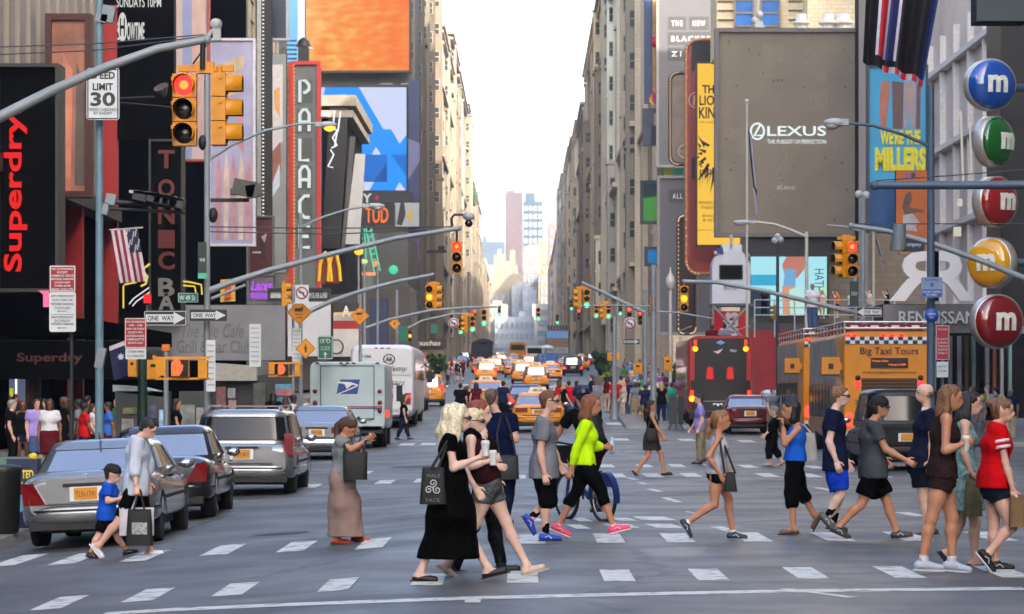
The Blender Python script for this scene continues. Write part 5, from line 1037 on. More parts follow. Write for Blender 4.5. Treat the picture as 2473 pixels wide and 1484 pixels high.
walker('mauve', 'woman with a long auburn ponytail in a grey tee and long mauve skirt, looking down', 0, 1313, (838, 1034), (827, 1066), (826, 1156), look=32,
       near=((850, 1086), (882, 1066), (822, 1240), (816, 1296), 2), far=((852, 1086), (886, 1062), (852, 1240), (862, 1291), 6), fem=True, skin='tan', seed=21, hair=('pony', (66, 30, 24), .22), W=.16,
       top=('cap', (126, 134, 134), .05, .02), bot=('skirt', (146, 122, 114), .72, .03, 0, .06, .25, 1.0, .2), shoe=('flat', (196, 60, 24)), hand=[dict(curl=45, n=(0, .4, .6)), dict(curl=45)])
walker('whiteshirt', 'man with bowed head in loose pale blue shirt and white slip-on shoes', 0, 1342, (358, 1034), (334, 1066), (328, 1170), look=34,
       near=((330, 1120), (336, 1172), (288, 1262), (242, 1316), 52), far=((350, 1120), (352, 1165), (352, 1256), (360, 1326), -4), skin='fair', seed=22, wo=.11, hair=('short', (26, 20, 18)), W=.19,
       top=('rolled', (196, 204, 220), .14, .04), bot=('legs', (8, 8, 9), .88, .012), shoe=('flat', (216, 214, 228)), sole=(226, 226, 230), collar=(200, 206, 222), hand=[dict(curl=60), {}])
walker('boy', 'small boy in a blue tee and black shorts with black cap worn backwards', 0, 1346, (271, 1146), (263, 1174), (258, 1250), s=.74, hs=1.05, look=14,
       near=((264, 1210), (292, 1204), (240, 1294), (222, 1334), 10), far=((276, 1208), (292, 1200), (280, 1292), (304, 1328), -14), skin='fair', seed=23, hair=('short', (36, 26, 22)), cap=('back', (12, 12, 14)),
       top=('tee', (28, 84, 190), .04, .03), bot=('legs', (9, 9, 11), .8, .03), shoe=('sneaker', (40, 36, 42)), sock=(200, 150, 30), sockh=.07)
walker('busgirl', 'woman with long brown hair in a black top and jeans standing by the white coach', 0, 1062, (977, 961), (975, 980), (974, 1008), group='people in the road between the cars', doff=0,
       near=((976, 995), (980, 1012), (968, 1036), (960, 1057), 12), far=((972, 994), (978, 1010), (982, 1036), (988, 1057), 0), fem=True, skin='fair', seed=24, hair=('long', (52, 34, 28), .26), h=.02,
       top=('cap', (11, 11, 13), .03, .015), bot=('legs', (30, 38, 56), 1.96, .012), shoe=('sneaker', (30, 28, 30)))
# ================================================================ signals, poles, lamps, small signs
LENS_OFF = M((26, 22, 18), .25, 0, 0, name='dark_lens_off'); LIT = {'r': EM((255, 46, 40), 3.0), 'a': EM((255, 150, 20), 3.0), 'g': EM((40, 240, 170), 2.2)}
LITC = {'r': EM((255, 120, 50), 3.0), 'a': EM((255, 190, 60), 4.0), 'g': EM((140, 255, 210), 3.0)}
VIS_IN = M((20, 17, 12), .7, 0, 0, name='visor_inside')
SIGD = M((120, 88, 22), .5, 0, .15, 6, name='signal_dull')
_tpl = {}
def signal(label, p, faces, k=1.0, group='traffic lights hung over the avenue', dull=False):
 """vertical three lamp signal; p is the middle of the housing; faces = (angle of view, lit lamp, dx, dy)"""
 root = thing('traffic_light', label, 'traffic light', p, 0, group); H = .34 * k
 for ang, lit, dx, dy in faces:
  hs = bpy.data.objects.new('housing_unit', None)
  key = (ang, lit, round(k, 2), dull)
  a = R(ang); f = Vector((math.cos(a), math.sin(a), 0)); l = UP.cross(f); c = Vector((dx, dy, 0)) * k; Y = SIGD if dull else SIGY
  b = MB(Y)
  for j in range(3):
   z = (1 - j) * H; b.box(tuple(c + Vector((0, 0, z)) - f * .09 * k), (.2 * k, .33 * k, H * .96), rz=a, tp=(1, 1))
   for sg in (-1, 1): b.box(tuple(c + l * sg * .175 * k + Vector((0, 0, z + .1 * k)) - f * .06 * k), (.05 * k, .03 * k, .05 * k), rz=a)
  b.tube([c + Vector((0, 0, 1.45 * H)) - f * .09 * k, c + Vector((0, 0, 1.75 * H)) - f * .09 * k], .04 * k, 8); h_ = b.build('housing', root, world=False)
  for j, nm in enumerate('rag'):
   z = (1 - j) * H; o = c + Vector((0, 0, z)); b = MB(Y); n = 14; vs = []; fs = []; r = .15 * k
   for t, e in ((0.0, 0), (1.0, 0), (1.0, 1), (0.0, 1)):
    for i in range(n + 1):
     an = R(-35 + 250 * i / n); rr = r * (1 - .06 * e); ln = (.24 * k if t else .012 * k); vs.append(o + f * (ln - (.02 * k if False else 0)) + (l * math.cos(an) + UP * math.sin(an)) * rr * (1.02 if t == 0 else 1.0))
   m = n + 1
   b.add(vs, [(i, i + 1, m + i + 1, m + i) for i in range(n)] + [(m + i, m + i + 1, 2 * m + i + 1, 2 * m + i) for i in range(n)], True); b.mat(VIS_IN); b.cur = 1; b.add([v for v in vs], [(2 * m + i, 2 * m + i + 1, 3 * m + i + 1, 3 * m + i) for i in range(n)], True); b.build('visor', h_, world=False)
   b = MB(LIT[nm] if lit == nm else LENS_OFF); b.lathe(tuple(o + f * .005), [(r * .94, 0), (r * .9, .02 * k), (r * .42, .04 * k)] + ([(0, .05 * k)] if lit != nm else []), 16, tuple(f))
   if lit == nm: b.mat(LITC[nm]); b.lathe(tuple(o + f * (.005 + .04 * k)), [(r * .42, 0), (0, .012 * k)], 16, tuple(f))
   b.build('lens', h_, world=False)
 if len(faces) > 1:
  b = MB(Y); xs = [q[2] * k for q in faces]; b.box(((min(xs) + max(xs)) / 2, .09 * k, 1.72 * H), (max(xs) - min(xs) + .2 * k, .09 * k, .09 * k)); b.box(((min(xs) + max(xs)) / 2, .09 * k, 1.74 * H), (.24 * k, .16 * k, .16 * k)); b.build('bracket', root, world=False)
 return root
C_ = -90   # facing the camera
signal('pair of big yellow signals on the near arm at top left, red lamp lit', P(445, 265, 40), [(C_, 'r', 0, 0), (0, None, .58, 0)], .92)
signal('red signal at the end of the long grey arm, left of the gap of sky', P(1103, 622, 79), [(C_, 'r', 0, 0)], .82)
signal('amber signal with a side head hanging below the shorter left arm', P(1037, 718, 96), [(C_, 'a', 0, 0), (-10, None, .34, .1)], .72)
signal('yellow signal seen from its side beside the turn ban sign on the left', P(690, 712, 92), [(10, None, 0, 0)], .66)
signal('green signal hanging alone above the far left lane', P(1169, 768, 150), [(C_, 'g', 0, 0)], .8)
signal('pair of signals just left of the lone green one, amber back and green', P(1130, 783, 165), [(C_, 'g', .3, 0), (200, None, -.25, 0)], .85)
signal('green signal low over the cabs, left of the dark tarpaulin truck', P(1113, 790, 170), [(C_, 'g', 0, 0)], .8)
signal('single green signal in the middle of the sky gap', P(1300, 760, 190), [(C_, 'g', 0, 0)], .8)
signal('green signal with a yellow side head at the tip of the right arm', P(1417, 722, 140), [(C_, 'g', 0, 0), (190, None, -.5, .1)], .85)
signal('small green signal right of the arm tip', P(1440, 752, 185), [(C_, 'g', 0, 0)], .8)
signal('two small yellow signals with a green lamp beside the tall grey pole', P(1466, 752, 175), [(C_, 'g', .1, 0), (190, None, -.3, 0)], .85)
signal('green signal on the grey pole left of the cream lamp post', P(1577, 738, 112), [(C_, 'g', 0, 0)], .62)
signal('amber signal hanging at the tip of the long right hand arm', P(1652, 722, 98), [(C_, 'a', 0, 0)], .8)
signal('dull yellow signal on the pole behind the tour buses', P(1868, 756, 110), [(170, None, 0, 0)], .5, dull=True)
signal('pair of yellow signals with red lamp lit, in front of the car billboard corner', P(2058, 626, 72), [(C_, 'r', 0, 0), (200, None, -.30, .1)], .84)
signal('far amber signal low on the left by the kiosk', P(990, 812, 190), [(C_, 'a', 0, 0)], .7, dull=True)
for n_, (x_, y_, d_, c_) in enumerate(((1090, 772, 230, 'g'), (1146, 762, 210, 'r'), (1206, 752, 240, 'g'), (1398, 760, 230, 'r'), (1380, 738, 250, 'g'), (1520, 760, 170, 'r'), (1546, 768, 178, 'r'), (1346, 772, 260, 'g'), (1498, 748, 205, 'g'))): signal(('small distant %s signal, ' % {'g': 'green', 'r': 'red'}[c_]) + ('left edge of the far traffic', 'above the far left lane tip', 'at the tip of the pale far arm', 'right of the sky gap', 'high right of the sky gap', 'left of the grey plaza pole', 'beside the grey plaza pole', 'over the far double decker', 'between the plaza masts')[n_], P(x_, y_, d_), [(C_, c_, 0, 0)], .8, dull=True)
# pedestrian signals --------------------------------------------------------
def hand_shape(b, o, s):
 b.poly([(o[0] + q[0] * s, o[1], o[2] + q[1] * s) for q in ((-.3, -.5), (.2, -.5), (.42, -.1), (.46, .25), (.32, .22), (.26, .5), (.1, .56), (-.08, .56), (-.24, .48), (-.34, .2))])
def ped(label, p, lit=True, k=1.0):
 root = thing('walk_signal', label, 'walk signal', p, 0, 'walk signals by the crossing'); b = MB(SIGY); b.box((0, .12, 0), (.42 * k, .22, .42 * k)); b.mat(VIS_IN); b.box((0, 0, 0), (.40 * k, .03, .40 * k)); b.mat(SIGY); b.box((.55 * k, .1, -.02), (.22 * k, .26, .44 * k)); b.box((-.45 * k, .12, .02), (.22 * k, .2, .40 * k)); b.box((.05, .12, .25 * k), (1.3 * k, .06, .05)); b.box((.05, .12, -.25 * k), (1.3 * k, .06, .05)); b.build('housing', root, world=False)
 if lit: b = MB(EM((255, 84, 44), 2.4)); hand_shape(b, (-.08 * k, -.022, 0), .36 * k); b.build('hand_symbol', root, world=False)
ped('lit orange hand signal beside the grey post, left of the two one way signs', P(434, 890, 64), True, .86); ped('lit orange hand signal under the yellow diamond signs', P(684, 893, 90), True, .76)
def ybox(label, px, py, d, w, h):
 root = thing('signal_box', label, 'signal box', P(px, py, d), 0); a, c = w * d / F, h * d / F; b = MB(SIGY); b.box((0, 0, 0), (a, .3, c)); b.box((0, -.16, 0), (a * .8, .04, c * .8)); b.mat(VIS_IN); b.box((0, -.185, c * .2), (a * .4, .02, c * .15)); b.build('case', root, world=False); b = MB(SIGY); b.tube([(0, 0, c * .5), (0, 0, c * .75)], .04); b.build('stub', root, world=False)
ybox('yellow signal box left of the dark green post', 321, 888, 70, 20, 44); ybox('yellow signal box right of the dark green post', 372, 893, 69, 30, 46); ybox('orange yellow box on a pole in the plaza crowd', 1540, 890, 140, 22, 26); ybox('yellow box on the plaza pole by the black box', 1612, 880, 118, 20, 34); ybox('yellow box beside the round bush', 1482, 862, 150, 30, 20)
# poles and masts -------------------------------------------------------------
MASTG = M((142, 150, 154), .5, .2, .12, 2, name='mast_grey'); MASTB = M((74, 92, 108), .5, .2, .15, 2, name='mast_blue'); MASTW = M((196, 192, 176), .5, 0, .1, 2, name='mast_cream'); WIRE = M((60, 62, 66), .5, 0, 0, name='wire')
def mast(label, d, pole=None, arms=(), m=MASTG, wires=(), lamps=(), extra=None, name='signal_mast', cat='mast', base=True):
 """pole = (x, top y, diameter px); arms = (points, px at root, px at tip); lamps = head centre, length px, lit"""
 px = pole[0] if pole else arms[0][0][0][0]; g = GP(px, d); root = thing(name, label, cat, g); s = d / F
 if pole:
  b = MB(m); top = P(pole[0], pole[1], d); r = pole[2] * s / 2; b.tube([g + Vector((0, 0, -.1)), g.lerp(top, .5), top], [r * 1.15, r, r * .9], 14)
  if base: b.lathe(tuple(g), [(r * 2.2, 0), (r * 2.2, .12), (r * 1.7, .5), (r * 1.25, .8)], 12)
  b.build('pole', root)
 for pts, a, c in arms:
  q = [P(x, y, d) for x, y in pts]; n = len(q) - 1; b = MB(m); b.tube(q, [(a + (c - a) * i / n) * s / 2 for i in range(n + 1)], 12); b.ball(tuple(q[-1]), c * s * .62, 10, 8); b.build('arm', root)
 for pts in wires: b = MB(WIRE); b.tube([P(x, y, d) for x, y in pts], 1.6 * s, 5); b.build('wire', root)
 for x, y, ln, lit, sgn in lamps:
  c = P(x, y, d); l = ln * s; b = MB(STEELW); b.T = None; b.ball(tuple(c), (l * .5, .14, .09), 14, 8); b.box(tuple(c + Vector((-sgn * l * .38, 0, .01))), (l * .4, .2, .12)); h = b.build('lamp_head', root); b = MB(EM((255, 176, 50), 2.6) if lit else M((180, 176, 160), .3, name='lamp_glass')); b.ball(tuple(c + Vector((sgn * l * .12, 0, -.06))), (l * .30, .12, .11 if lit else .08), 12, 8); b.build('lamp_glass', h)
 if extra: extra(root, d, s)
 return root
def m1x(root, d, s):
 b = MB(STEELW); c = P(522, 60, d); b.lathe(tuple(c), [(.085, 0), (.06, .06), (0, .07)], 14, (.5, -.8, .2)); b.tube([P(500, 92, d), P(514, 72, d)], .03); b.box(tuple(P(524, 84, d)), (.1, .1, .16)); b.build('beacon', root); b = MB(DKPL); b.tube([P(490, 105, d), P(489, 168, d)], .035); b.tube([P(498, 110, d), P(466, 155, d)], .012); b.build('hanger', root)
mast('long pale signal arm reaching in from the left edge with two guy wires', 40, None, [([(-90, 318), (0, 283), (120, 222), (250, 165), (380, 118), (500, 96)], 30, 18)], wires=[[(-60, 116), (230, 106), (494, 84)], [(-60, 135), (230, 122), (494, 88)]], extra=m1x)
def m2x(root, d, s):
 b = MB(M((40, 42, 46), .5)); b.tube([P(1092, 548, d), P(1090, 528, d), P(1097, 519, d), P(1130, 519, d)], .035, 8); b.build('camera_arm', root); b = MB(STEELW); b.lathe(tuple(P(1132, 532, d)), [(.09, 0), (.15, .05), (.15, .14), (.05, .2)], 14); b.mat(SHADE); b.ball(tuple(P(1132, 540, d)), .1, 12, 8); b.build('dome_camera', root)
 b = MB(DKPL); b.tube([P(1103, 556, d), P(1103, 588, d)], .03); b.box(tuple(P(1055, 608, d)), (.5, .12, .07)); b.box(tuple(P(1066, 602, d)), (.16, .14, .16)); b.build('detector', root)
 for (x, y) in ((515, 520), (490, 345)): b = MB(DKPL); b.ball(tuple(P(x, y, d)), (.12, .14, .2), 10, 6); b.build('control_box', root)
mast('tall grey mast left of centre with long signal arm and lit street lamp', 79, (500, 150, 15), [([(506, 702), (560, 682), (640, 656), (800, 614), (960, 575), (1108, 552)], 17, 11), ([(510, 722), (590, 690)], 9, 7), ([(508, 384), (560, 350), (640, 316), (720, 300), (775, 298)], 8, 6)], wires=[[(506, 548), (800, 552), (1090, 548)], [(506, 560), (800, 566), (1030, 556)]], lamps=[(790, 302, 48, True, 1)], extra=m2x)
mast('grey mast by the tall theatre sign with lamp and drooping signal arm', 95, (726, 515, 10), [([(730, 760), (800, 728), (870, 704), (960, 680), (1045, 664)], 13, 8), ([(730, 548), (780, 525), (840, 506), (880, 500)], 6, 5)], lamps=[(905, 498, 50, False, 1)])
mast('far left mast whose pale arm carries the green signals', 150, (880, 640, 8), [([(880, 794), (940, 772), (1040, 750), (1130, 743), (1208, 741)], 8, 5)])
mast('second far left mast with a bright arm above the street stall', 170, (958, 700, 7), [([(958, 806), (1020, 775), (1090, 759), (1130, 757)], 6, 4)])
mast('grey mast at the right edge with red signal on its falling arm', 72, (2496, 640, 16), [([(2496, 682), (2462, 668), (2380, 634), (2250, 588), (2140, 558), (2056, 546)], 17, 12)], wires=[[(2060, 541), (2300, 541), (2473, 541)]], extra=lambda root, d, s: (lambda b: (b.lathe(tuple(P(2168, 606, d)), [(.17, 0), (.19, .1), (.15, .55), (.15, .62)], 12, (.08, 0, 1)), b.build('cylinder_box', root)))(MB(GALV)))
mast('thick dark blue arm reaching in from the right edge', 42, None, [([(2560, 446), (2473, 447), (2300, 448), (2112, 448)], 22, 20)], m=MASTB, wires=[[(2112, 437), (2300, 424), (2500, 408)]])
mast('long grey arm falling to the right above the tour buses', 98, (2066, 660, 12), [([(2066, 756), (1950, 728), (1850, 704), (1730, 682), (1652, 680)], 12, 9)])
mast('tall white lamp standard in front of the car billboard', 120, (1948, 560, 9), [([(1948, 572), (1910, 556), (1870, 542), (1820, 536)], 7, 6)], m=MASTW, lamps=[(1795, 537, 52, False, -1)], name='street_lamp', cat='street lamp')
mast('grey mast with an arm reaching left over the middle of the road', 140, (1558, 700, 10), [([(1558, 756), (1500, 728), (1450, 704), (1408, 684)], 10, 7)])
mast('thick grey pole standing in the plaza crowd', 112, (1578, 640, 14), [([(1578, 752), (1640, 756), (1720, 770)], 5, 4), ([(1578, 740), (1480, 738), (1400, 740)], 4, 3)])
mast('grey pole at the left end of the plaza crowd', 135, (1484, 765, 10), [], name='street_pole', cat='pole')
mast('dark blue pole with a curved lamp arm in front of the film poster', 60, (2248, 205, 19), [([(2242, 352), (2180, 325), (2110, 304), (2042, 297)], 9, 7)], m=MASTB, lamps=[(2016, 297, 56, False, -1)], name='street_lamp', cat='street lamp')
mast('grey pole with camera balls beside the car billboard corner', 120, (2084, 475, 11), [([(2084, 560), (2040, 548), (2000, 545)], 6, 5)], extra=lambda root, d, s: [(lambda b: (b.ball(tuple(P(x, y, d)), .16, 10, 8), b.build('camera', root)))(MB(STEELW)) for x, y in ((2074, 470), (2092, 472))], name='street_pole', cat='pole')
mast('slim black lamp pole rising behind the tour buses', 118, (1878, 590, 8), [], m=M((54, 56, 62), .5), extra=lambda root, d, s: [(lambda b: (b.ball(tuple(P(x, y, d)), .13, 10, 8), b.build('globe', root)))(MB(STEELW)) for x, y in ((1871, 582), (1885, 580), (1878, 572))], name='street_lamp', cat='street lamp')
def globe(root, d, s):
 b = MB(MASTW); c = P(1619, 690, d); b.lathe(tuple(c), [(.05, -.2), (.16, -.05), (.2, .15), (.16, .35), (.07, .5), (.02, .75), (0, .8)], 14); b.build('lantern', root)
mast('cream lamp post with a lantern top in the plaza', 130, (1619, 690, 8), [], m=MASTW, extra=globe, name='street_lamp', cat='street lamp')
BLUEP = M((108, 138, 150), .45, .1, .15, 2, name='pole_blue')
def p1x(root, d, s):
 for x, y, w, h in ((246, 45, 28, 20), (262, 35, 30, 40), (268, 482, 24, 26), (255, 505, 14, 28), (243, 865, 20, 50)): b = MB(GALV); b.box(tuple(P(x, y, d)), (w * s, .2, h * s), ry=.2); b.build('control_box', root)
mast('tall blue grey pole on the left carrying the speed limit sign', 61, (240, -30, 19), [], m=BLUEP, extra=p1x, name='street_pole', cat='pole')
mast('short grey post with an orange cap beside the lit hand signal', 66, (401, 846, 13), [], extra=lambda root, d, s: (lambda b: (b.box(tuple(P(401, 840, d)), (18 * s, .15, 16 * s)), b.build('beacon', root)))(MB(M((214, 110, 16), .5))), name='street_post', cat='post')
mast('thick dark green post behind the white shirt man', 71, (344, 850, 25), [], m=DGREEN, name='street_post', cat='post')
mast('dark thin post holding the red and white parking signs', 58, (173, 650, 9), [], m=M((34, 36, 38), .6), name='street_post', cat='post')
mast('pale thin post with turn ban and diamond signs on the left', 93, (708, 690, 7), [], name='street_post', cat='post')
mast('grey pole behind the mail truck', 118, (870, 700, 8), [], name='street_pole', cat='pole')
mast('slim pole by the navy column on the left', 140, (912, 640, 6), [], name='street_pole', cat='pole')
mast('grey pole at the right edge by the red parking sign', 92, (2276, 770, 8), [], name='street_pole', cat='pole')
mast('white lamp globe pole near the far green neon', 200, (866, 610, 5), [], extra=lambda root, d, s: (lambda b: (b.ball(tuple(P(866, 606, d)), .3, 12, 8), b.build('globe', root)))(MB(EM((255, 180, 60), 1.8))), name='street_lamp', cat='street lamp')
# small signs ------------------------------------------------------------------
SGW = M((206, 214, 216), .45, 0, .05, 3, name='sign_white'); SGR = M((158, 24, 34), .45, 0, .05, 3, name='sign_red'); SGG = M((16, 104, 82), .45, 0, .05, 3, name='sign_green'); SGY = M((226, 146, 16), .45, 0, .08, 3, name='sign_yellow'); SGK = M((20, 22, 24), .45, 0, 0, name='sign_black'); SGB = M((44, 78, 160), .45, 0, 0, name='sign_blue'); BACK = M((120, 124, 126), .5, .4, name='sign_back')
def sign(label, x0, y0, x1, y1, d, m, texts=(), rim=None, name='street_sign', cat='sign', yaw=0.0, group=None, shapes=None, thick=.03):
 """flat panel filling the given rectangle; texts = (words, cx, cy, width, height, material) in fractions of the panel"""
 a, c = P(x0, y0, d), P(x1, y1, d); w, h = c.x - a.x, a.z - c.z; o = Vector(((a.x + c.x) / 2, d, (a.z + c.z) / 2)); root = thing(name, label, cat, o, yaw, group)
 b = MB(m); r = min(w, h) * .08; pts = []
 for cx, cz, a0 in ((1, 1, 0), (-1, 1, 90), (-1, -1, 180), (1, -1, 270)):
  for k in range(4): an = R(a0 + 30 * k); pts.append((cx * (w / 2 - r) + r * math.cos(an), 0, cz * (h / 2 - r) + r * math.sin(an)))
 b.poly(pts, thick, (0, 1, 0)); b.build('panel', root, world=False)
 if rim:
  b = MB(rim); t = min(w, h) * .035
  for x in (-1, 1): b.box((x * (w / 2 - t * 1.2), -.004, 0), (t, .006, h - t * 2))
  for z in (-1, 1): b.box((0, -.0045, z * (h / 2 - t * 1.2)), (w - t * 2, .006, t))
  b.build('border', root, world=False)
 if texts or shapes:
  b = MB()
  for t in texts: b.mat(t[5]); b.text(t[0], ((t[1] - .5) * w, -.006, (.5 - t[2]) * h), w=t[3] * w if t[3] else None, h=t[4] * h if t[4] else None, depth=.004, bold=t[6] if len(t) > 6 else 0.0)
  if shapes: shapes(b, w, h)
  b.build('lettering', root, world=False)
 return root
sign('white speed limit 30 sign on the blue grey pole', 209, 165, 288, 290, 60.6, SGW, (('SPEED', .5, .14, .74, .14, SGK, .03), ('LIMIT', .5, .36, .62, .14, SGK, .03), ('30', .5, .60, .76, .27, SGK, .03), ('SPEED CHECKED', .5, .80, .84, .055, SGK), ('BY RADAR', .5, .87, .56, .055, SGK)), SGK)
def arrow_l(z):
 def f(b, w, h): b.mat(SGK); b.box((0, -.008, z * h), (w * .3, .004, h * .012)); b.poly([(-w * .2, -.008, z * h), (-w * .12, -.008, z * h + h * .02), (-w * .12, -.008, z * h - h * .02)][::-1])
 return f
sign('red no standing panel above the white panel on the thin dark post', 119, 641, 183, 706, 57.8, SGR, tuple((t, .5, .14 + .125 * i, w_, .075, SGW, .02) for i, (t, w_) in enumerate((('NO STANDING', .8), ('EXCEPT', .4), ('COMMERCIAL VEHICLES', .86), ('METERED PARKING', .84), ('3 HOUR LIMIT', .6), ('7AM-6PM', .6), ('MON THRU FRI', .8)))), SGW)
def panel2(b, w, h): arrow_l(.02)(b, w, h); arrow_l(-.40)(b, w, h); b.mat(SGK); b.box((0, -.007, -.06 * h), (w * .9, .003, h * .008))
sign('white parking hours panel with left arrows under the red one', 119, 706, 183, 802, 57.8, SGW, tuple((t, .5, y, w_, .06, SGK) for t, y, w_ in (('6PM-MIDNIGHT', .1, .86), ('MON THRU FRI', .2, .76), ('METERED PARKING', .3, .84), ('2 HOUR LIMIT', .4, .6), ('8AM-MIDNIGHT', .63, .84), ('SATURDAY', .72, .6), ('METERED PARKING', .8, .84))), shapes=panel2)
sign('smaller red no standing sign left of the one way signs', 301, 768, 354, 842, 65.6, SGR, tuple((t, .5, .13 + .115 * i, w_, .065, SGW, .02) for i, (t, w_) in enumerate((('NO STANDING', .84), ('6PM - 1AM', .6), ('SUNDAY THRU THURSDAY', .84), ('EXCEPT MTA', .66), ('ACCESS-A-RIDE', .8), ('AMBULETTE', .8), ('SERVICE ONLY', .7)))), SGW)
sign('small white tow notice under the smaller red sign', 303, 842, 353, 868, 65.6, SGW, (('OTHER TIMES', .5, .3, .8, .22, SGK), ('NO PARKING', .5, .7, .8, .22, SGK)))
def oneway(left=False):
 def f(b, w, h):
  sg = -1 if left else 1; b.mat(SGW); pts = [(-.46, -.26), (.2, -.26), (.2, -.42), (.47, 0), (.2, .42), (.2, .26), (-.46, .26)]; pts = [(sg * x * w, -.006, z * h) for x, z in pts]
  b.poly(pts if not left else pts[::-1]); b.mat(SGK); b.text('ONE  WAY', (-sg * w * .1, -.009, 0), w=w * .62, h=h * .34, depth=.003, bold=.02)
 return f
sign('black one way arrow sign nearer the left pole', 348, 751, 450, 787, 69, SGK, (), SGW, shapes=oneway()); sign('black one way arrow sign on the tall grey mast', 458, 748, 548, 776, 78.6, SGK, (), None, shapes=oneway())
sign('one way arrow pointing left above the tour buses', 2068, 742, 2130, 766, 97, SGK, (), SGW, shapes=oneway(True)); sign('far one way arrow on the plaza pole', 1505, 820, 1545, 832, 134, SGK, (), None, shapes=oneway())
sign('green street name sign reading W 49 St', 430, 708, 479, 731, 79.4, SGG, (('W 49 St', .46, .52, .8, .55, SGW, .02),), SGW)
sign('tall dark green sign seen edge on at the grey mast', 478, 585, 499, 672, 78, DGREEN, (('W49', .5, .5, .6, .12, SGW),)); sign('green end of a street sign below the dark green one', 478, 660, 499, 673, 77.5, M((70, 190, 150), .4), ())
STR = tuple(('PARKING', .5, .1 + .11 * i, .7, .03, SGR if i < 2 else SGK) for i in range(8))
sign('narrow white strip of parking notices on the grey mast', 498, 822, 520, 946, 78.4, SGW, STR); sign('narrow white strip of parking notices left of the diamond signs', 602, 783, 630, 886, 86, SGW, STR); sign('white strip of notices between the two diamond signs', 706, 792, 727, 876, 92.6, SGW, STR)
def diamond(label, cx, cy, r, d, pic):
 o = P(cx, cy, d); s = r * d / F; root = thing('warning_sign', label, 'sign', o, 0, 'yellow diamond warning signs'); b = MB(SGY); b.poly([(s, 0, 0), (0, 0, s), (-s, 0, 0), (0, 0, -s)], .03, (0, 1, 0)); b.mat(SGK)
 for k in range(4):
  a0, a1 = R(90 * k), R(90 * k + 90); p0, p1 = Vector((math.cos(a0), 0, math.sin(a0))) * s * .9, Vector((math.cos(a1), 0, math.sin(a1))) * s * .9; b.tube([p0 + Vector((0, -.004, 0)), p1 + Vector((0, -.004, 0))], s * .018, 4)
 b.build('panel', root, world=False); b = MB(SGK)
 if pic == 'bus': b.box((-s * .12, -.006, s * .2), (s * .5, .006, s * .24)); b.box((s * .22, -.006, s * .26), (s * .1, .006, s * .34)); b.text('GIVE WAY', (0, -.004, -s * .16), w=s * .62, depth=.004, bold=.02); b.text('TO BUS', (0, -.004, -s * .42), w=s * .5, depth=.004, bold=.02)
 else: b.ball((0, -.006, s * .32), (s * .08, .004, s * .08), 10, 6); b.poly([(q[0] * s, -.006, q[1] * s) for q in ((-.1, .2), (-.14, -.1), (-.06, -.1), (-.1, -.4), (0, -.4), (.02, -.12), (.08, -.4), (.16, -.36), (.1, 0), (.12, .2))])
 b.build('symbol', root, world=False)
diamond('large yellow diamond bus sign, uppermost beside the theatre sign', 723, 755, 31, 92.4, 'bus'); diamond('smaller yellow diamond bus sign to the right of the large one', 869, 763, 23, 117, 'bus'); diamond('yellow diamond walker sign under the large bus one', 738, 842, 25, 92, 'man'); diamond('small yellow diamond on the far left mast', 953, 782, 14, 168, 'man')
def bike(b, w, h):
 b.mat(SGW)
 for x in (-.2, .2): b.lathe((x * w, -.004, .28 * h), [(.14 * w, 0), (.14 * w, .004), (.1 * w, .004), (.1 * w, 0)], 14, (0, -1, 0))
 b.tube([(-.2 * w, -.01, .28 * h), (-.04 * w, -.01, .38 * h), (.2 * w, -.01, .28 * h), (.1 * w, -.01, .4 * h)], .012 * w + .006, 5); b.box((0, -.006, -.36 * h), (.07 * w, .006, .16 * h)); b.poly([(-.14 * w, -.006, -.3 * h), (0, -.006, -.18 * h), (.14 * w, -.006, -.3 * h)][::-1])
sign('green bicycle sign with an upward arrow above the mail truck', 767, 812, 804, 868, 96.5, SGG, (('TO BUS', .5, .48, .6, .07, SGW), ('STAND', .5, .58, .6, .07, SGW)), SGW, shapes=bike)
def ban(label, cx, cy, r, d, w_=None):
 o = P(cx, cy, d); s = r * d / F; root = thing('turn_ban_sign', label, 'sign', o, 0, 'round no turn signs'); b = MB(SGW)
 if w_: b.box((0, .01, -s * .2), (s * 2.2, .02, s * 3.0))
 else: b.lathe((0, .02, 0), [(s * 1.15, 0), (s * 1.15, .02), (0, .02)], 24, (0, -1, 0))
 b.build('panel', root, world=False); b = MB(SGR); b.lathe((0, -.004, 0), [(s, 0), (s, .01), (s * .8, .01), (s * .8, 0)], 24, (0, -1, 0)); b.tube([(-s * .62, -.012, s * .62), (s * .62, -.012, -s * .62)], s * .09, 5); b.mat(SGK); b.tube([(s * .3, -.008, -s * .5), (s * .3, -.008, 0), (-s * .3, -.008, s * .1)], s * .12, 5); b.poly([(-s * .55, -.01, s * .12), (-s * .2, -.01, s * .38), (-s * .2, -.01, -s * .14)][::-1]); b.build('symbol', root, world=False)
ban('white turn ban sign above the large diamond sign', 729, 708, 15, 91.5, 1); ban('round turn ban sign left of the green lone signal', 1095, 781, 11, 168); ban('round turn ban sign on the plaza pole', 1522, 782, 13, 133)
sign('green sign on the far left mast', 963, 788, 985, 825, 168, SGG, ()); sign('second green sign far left beyond the first', 1040, 783, 1056, 806, 190, SGG, ())
sign('dark green sign beside the red bus', 1667, 825, 1682, 870, 124, SGG, (('BUS', .5, .3, .6, .16, SGW),)); sign('green street name sign on the arm mast behind the tour buses', 2052, 680, 2074, 740, 97, DGREEN, (('7AV', .5, .5, .7, .16, SGW),))
